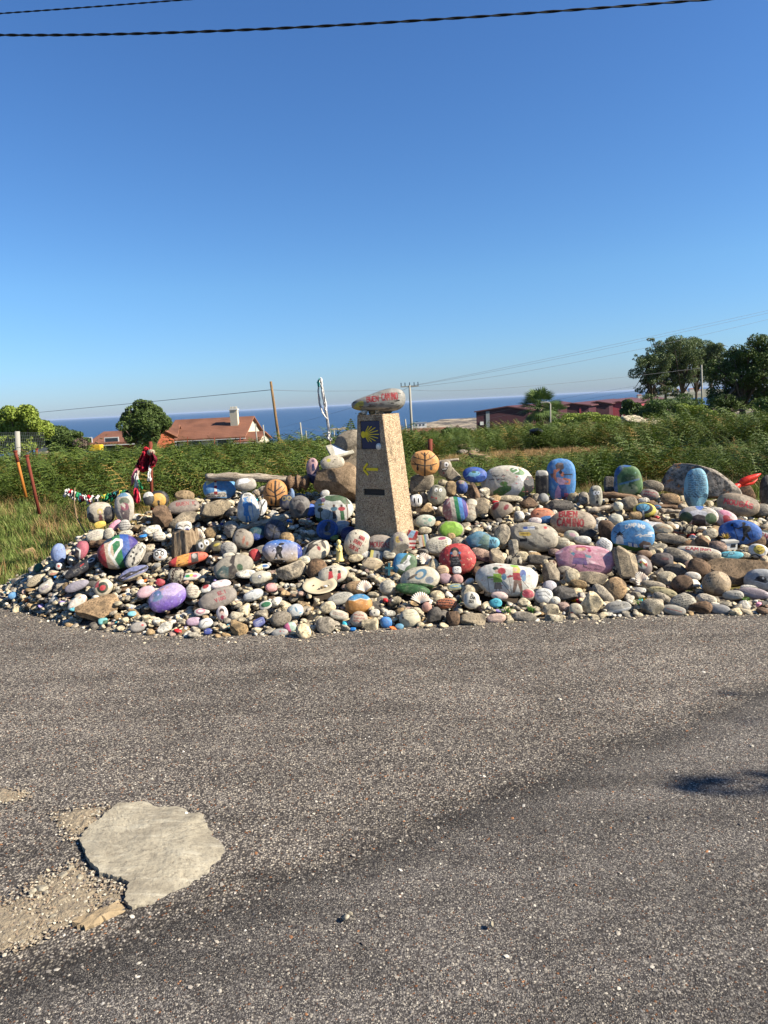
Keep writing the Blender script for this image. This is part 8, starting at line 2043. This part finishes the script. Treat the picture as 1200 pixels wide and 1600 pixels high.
for i, (px, py, wd) in enumerate(vh):
    Yv = Yd + 40 + 12 * (i % 4); b_ = at_y(px, py + 3, Yv); b_[2] = max(b_[2], SEA + 1)
    wv = g.uniform(8, 13); root = empty('village_house', b_); tag(root, f'{wd} white red-roofed house of the far village on the headland', 'house', 'houses of the far village')
    MB().box(-wv / 2, wv / 2, 0, 9, -2, 4.2).build('wall', M['wall_w'], root)
    MB().add([(-wv / 2 - .4, -.4, 4.21), (wv / 2 + .4, -.4, 4.21), (wv / 2 + .4, 9.4, 4.21), (-wv / 2 - .4, 9.4, 4.21), (-wv / 2, 4.5, 6.6), (wv / 2, 4.5, 6.6)], [(0, 1, 5, 4), (2, 3, 4, 5), (0, 4, 3), (1, 2, 5), (0, 3, 2, 1)]).build('roof', M['roof'], root)
# white building by the shore
b_ = at_y(657, 666, 520); root = empty('shore_building', b_); tag(root, 'small white flat building on the rocky shore right of the waymark', 'building')
MB().box(-4.5, 4.5, 0, 6, -1, 2.4).build('wall', M['p_white'], root); MB().box(-4.8, 4.8, -.3, 6.3, 2.41, 2.8).build('roof', M['shed_g'], root)
for i in range(3): MB().box(-3.6 + i * 2.6, -2.2 + i * 2.6, -.12, -.01, .3, 1.5).build('window', M['glass'], root)
# rocks in the sea
for i, (px, py, w, lb) in enumerate([(524, 672, 12, 'low dark reef in the sea left of the waymark, left one'), (537, 671, 8, 'low dark reef in the sea left of the waymark, right one'), (752, 646, 5, 'tiny skerry in the sea left of the sheds')]):
    b_ = at_z(px, py, SEA); k_ = b_[1] / F; P, Fc = stone_pts(8, 60 + i, 2.4, .1, 6)
    o = obj('reef_rock', mesh_np('reef_rock', P * np.array([w * k_, w * k_ * .8, 1.6]), Fc, [M['granite_dark']], False), loc=(b_[0], b_[1], SEA + .4)); tag(o, lb, 'reef')

# ------------------------------------------------------------------ poles and wires
def pole(px0, py0, px1, py1, Y, w, name, label, mat, extra=None):
    A, B = at_y(px0, py0, Y), at_y(px1, py1, Y); r = w / 2 / F * Y; ex = (B - A) / np.linalg.norm(B - A); B = B + ex * (Y * .03)
    e_ = empty(name, B); q = B; MB().tube([B - q, (A + B) / 2 - q, A - q], [r * 1.15, r, r * .85], 10).build('shaft', mat, e_, True); tag(e_, label, 'pole')
    return e_, A, q
pole(423, 596, 436, 688, 24, 4.4, 'wooden_pole', 'leaning wooden telegraph pole left of the white rags, standing in the bracken', M['pole_wood'])
e_, A, q = pole(640, 602, 644, 684, 55, 4.0, 'utility_pole', 'concrete utility pole with a crossarm right of the waymark', M['conc_post'])
k_ = 55 / F
MB().box(A[0] - q[0] - 14 * k_, A[0] - q[0] + 14 * k_, -.06, .06, A[2] - q[2] - .13, A[2] - q[2] - .05).build('crossarm', M['conc_post'], e_)
for sx in (-13, -7, 0, 7, 13): MB().tube([(A[0] - q[0] + sx * k_, 0, A[2] - q[2] - .045), (A[0] - q[0] + sx * k_, 0, A[2] - q[2] + .22)], .035, 6).build('insulator', M['glass'], e_)
for a_, lb in (((633, 655, 636, 682, 70, 2.6), 'short grey pole just left of the utility pole'), ((469, 660, 472, 688, 60, 2.6), 'thin grey pole with a lamp arm against the sea'), ((411, 664, 413, 684, 70, 2.2), 'short grey pole right of the stone house'),
               ((399,662,401,684,70,2.2),'shortest grey pole beside the stone house'),((1096,570,1097,622,70,2.8),'pale telegraph pole in front of the rightmost pine'),((478,673,479,688,50,2),'low stake right of the lamp arm pole'),((522,673,523,688,60,2),'low stake left of the small conifer')):
    e_, A, q = pole(*a_, 'grey_pole', lb, M['conc_post'])
    if 'lamp arm' in lb: MB().tube([A - q - [0, 0, .9], A - q + [-.45, 0, -.85]], .04, 6).build('lamp_arm', M['conc_post'], e_)
# street lamp
e_, A, q = pole(860, 631, 860, 656, 55, 2.4, 'street_lamp', 'curved street lamp between the two palms', M['conc_post'])
MB().tube([A - q, A - q + [-.15, 0, .12], A - q + [-.42, 0, .16]], [.055, .05, .045], 6).box(A[0] - q[0] - .75, A[0] - q[0] - .4, -.08, .08, A[2] - q[2] + .1, A[2] - q[2] + .2).build('lamp_head', M['conc_post'], e_)
# fence at the left: grey concrete post with wire mesh
e_, A, q = pole(27, 674, 28, 712, 15, 8.5, 'concrete_post', 'square weathered concrete fence post at the left border', M['conc_post'])
mb = MB(); P0, P1 = at_y(-60, 676, 15), at_y(68, 676, 16); zl = .85
for i in range(44):
    s = i / 43; p = P0 * (1 - s) + P1 * s; mb.tube([p, p + [.0, 0, -zl]], .0022, 3, cap=False)
for i in range(14):
    dz = -zl * i / 13; mb.tube([P0 + [0, 0, dz], P1 + [0, 0, dz]], .0022, 3, cap=False)
wf = empty('wire_fence', P0); mb.V = [tuple(np.array(v) - P0) for v in mb.V]
tag(wf, 'grey wire mesh fence in front of the yellow-green hedge tree', 'fence'); tag(mb.build('wire_mesh', M['wire_grey'], wf), kind='stuff')
# railing of the stone house terrace: thin posts
for i, (px, lb) in enumerate([(293, 'leftmost'), (335, 'middle'), (375, 'rightmost')]):
    pole(px, 683, px, 694, 80, 2.0, 'terrace_post', f'{lb} thin rusty post in front of the stone house', M['rust'])

def wire(name, label, pts, r, mat, twist=0):
    """pts: world points; a sagging wire through them"""
    P_ = [np.array(p) for p in pts]; c0 = P_[0]; out = []
    if len(P_) == 3:   # parabola through three points
        for i in range(61):
            s = i / 60 * 2 - 1; out.append(P_[0] * (s * (s - 1) / 2) + P_[1] * (1 - s * s) + P_[2] * (s * (s + 1) / 2))
    else: out = [P_[0] * (1 - i / 30) + P_[1] * i / 30 for i in range(31)]
    if twist:
        L = np.linalg.norm(P_[-1] - P_[0]); n = int(L / twist * 8); fine = []
        src = np.array(out); ss = np.linspace(0, len(src) - 1, n)
        ctr = np.stack([np.interp(ss, np.arange(len(src)), src[:, k_]) for k_ in range(3)], 1)
        for st_ in range(2):
            ph = np.arange(n) / 8 * math.pi * 2 / 1 + st_ * math.pi
            strand = ctr + np.stack([0 * ph, np.cos(ph) * r, np.sin(ph) * r], 1)
            o = MB().tube(list(strand - c0), r * 1.02, 6).build('strand', mat, None, True, loc=c0)
            fine.append(o)
        root = empty(name, c0)
        for o in fine: o.parent = root; o.location = (0, 0, 0)
        tag(root, label, 'cable'); return root
    return tag(MB().tube([p - c0 for p in out], r, 5).build(name, mat, None, True, loc=c0), label, 'wire')
wire('overhead_cable', 'thick twisted black cable crossing the whole sky at the top', [at_y(-260, 40, 7.0), at_y(350, 48, 7.0), at_y(1420, -28, 7.0)], .0062, M['wire'], .34)
wire('overhead_cable', 'thinner twisted black cable in the top left corner', [at_y(-200, 33, 9.0), at_y(120, 12.5, 9.0), at_y(600, -26, 9.0)], .0048, M['wire'], .24)
W3 = [((640, 603, 55), (900, 551, 60), (1240, 476, 70), 'upper wire rising to the right border, top one'), ((641, 603.5, 55), (905, 553.5, 60), (1240, 480, 70), 'upper wire rising to the right border, second one'),
      ((641,605,55),(920,562,60),(1240,489,70),'third wire rising to the right border'),((640,609,55),(820,604,60),(1096,575,70),'low wire between the utility pole and the pine clump'),
      ((-40,654,40),(200,631,32),(424,609,24),'wire from the left border to the leaning wooden pole'),((424,609,24),(530,611,36),(640,609,55),'wire from the leaning wooden pole to the utility pole'),
      ((380,690,60),(440,681,60),(470,668,60),'low wire left of the lamp arm pole against the sea'),((470,668,60),(550,676,64),(634,672,70),'low wire right of the lamp arm pole against the sea'),
      ((440,668,120),(560,634,90),(640,604,55),'faint wire running down left from the utility pole'),((700,660,120),(900,619,110),(1096,590,70),'faint wire above the sheds, upper one'),((700,668,120),(900,627,110),(1096,597,70),'faint wire above the sheds, lower one')]
for a_, b_, c_, lb in W3: wire('overhead_wire', lb, [at_y(*a_), at_y(*b_), at_y(*c_)], .010 if 'faint' not in lb and a_[2] > 30 else .007 if a_[2] <= 30 or 'left border' in lb else .012, M['wire_grey'])

# heaps of black plastic and stones beside the track
for (px, py, w, h, lb) in ((835, 677, 32, 16, 'crumpled black plastic heap by the track in the meadow'), (1065, 656, 26, 8, 'black plastic sheet lying under the shrubs at right')):
    Yk = 19 if px < 900 else 30
    c0 = at_y(px, py, Yk); k_ = Yk / F; P, Fc = stone_pts(22, 5, 2, .16, 14, cutr=(.45, .8), fine=.03)
    tag(obj('plastic_heap', mesh_np('plastic_heap', P * np.array([w / 2 * k_, w / 2.4 * k_, h / 2 * k_]), Fc, [M['black']], False), loc=c0), lb, 'plastic heap')
g = np.random.default_rng(8)
for i in range(9):
    px, py = g.uniform(715, 768), g.uniform(698, 728); p = hit(px, py, 0, False); s = g.uniform(.12, .32); P, Fc = stone_pts(9, 850 + i, 2.5, .08, 8)
    kz = ['leftmost', 'second', 'third', 'fourth', 'fifth', 'sixth', 'seventh', 'eighth', 'last'][i]
    tag(obj('rubble_stone', mesh_np('rubble_stone', P * np.array([s, s * .8, s * .55]), Fc, [M['granite_dark' if i % 2 else 'granite']]), loc=p + [0, 0, .02], rot=(0, 0, i)), f'{kz} of the grey rubble stones in the grass behind the blue fish stone', 'rubble stone', 'rubble stones behind the heap')
for i, (px, py, s, lb) in enumerate([(988, 657, .5, 'pale stone at the track end, left one'), (1018, 664, .45, 'pale stone at the track end, right one')]):
    p = at_y(px, py, 26); P, Fc = stone_pts(9, 870 + i, 2.5, .08, 8); tag(obj('track_stone', mesh_np('track_stone', P * np.array([s, s * .8, s * .4]), Fc, [M['cream']]), loc=p), lb, 'stone')

# tree standing beside the road, right of the picture: its shadow reaches the asphalt
sh = at_z(1120, 1228); tip = np.array([float(sh[0]), float(sh[1]), 0])
hT = 4.3; off = np.array([sdir.x, sdir.y, sdir.z]) * (hT / sdir.z)
tb = tip + np.array([off[0], off[1], 0])
tree('roadside_tree', 'roadside tree outside the right border that throws its shadow on the asphalt', 'tree', (tb[0] + .78, tb[1], 0), [(0, 0, -.1), (-.1, 0, 2.0), (-.3, 0, hT)],
     [((1.5,-.1, hT + .3),(1.0,.5,.6)),((2.0,.2, hT - .3),(1.2,1.1,.9)),((-.20,.02, hT),(.80,.11,.08)),((.3,-.12, hT),(.6,.16,.08)),((.1,.55, hT),(.6,.05,.04)),((.2,.85, hT),(.6,.04,.04)),((1.9,-.3, hT - .9),(1.0,.6,.6))],7000,.10,M['leaf_dark'],91, tr=.12)

# ------------------------------------------------------------------ sea air
t = bpy.data.materials.new('sea_haze'); t.use_nodes = True; nt = t.node_tree; nt.nodes.clear()
vo = nt.nodes.new('ShaderNodeVolumePrincipled'); ou = nt.nodes.new('ShaderNodeOutputMaterial')
vo.inputs['Color'].default_value = (.44, .55, .74, 1); vo.inputs['Density'].default_value = 0.00005; vo.inputs['Anisotropy'].default_value = 0.0
nt.links.new(vo.outputs[0], ou.inputs['Volume'])
tag(MB().box(-30000, 30000, -60, 61000, -30, 14).build('haze', t), kind='stuff')
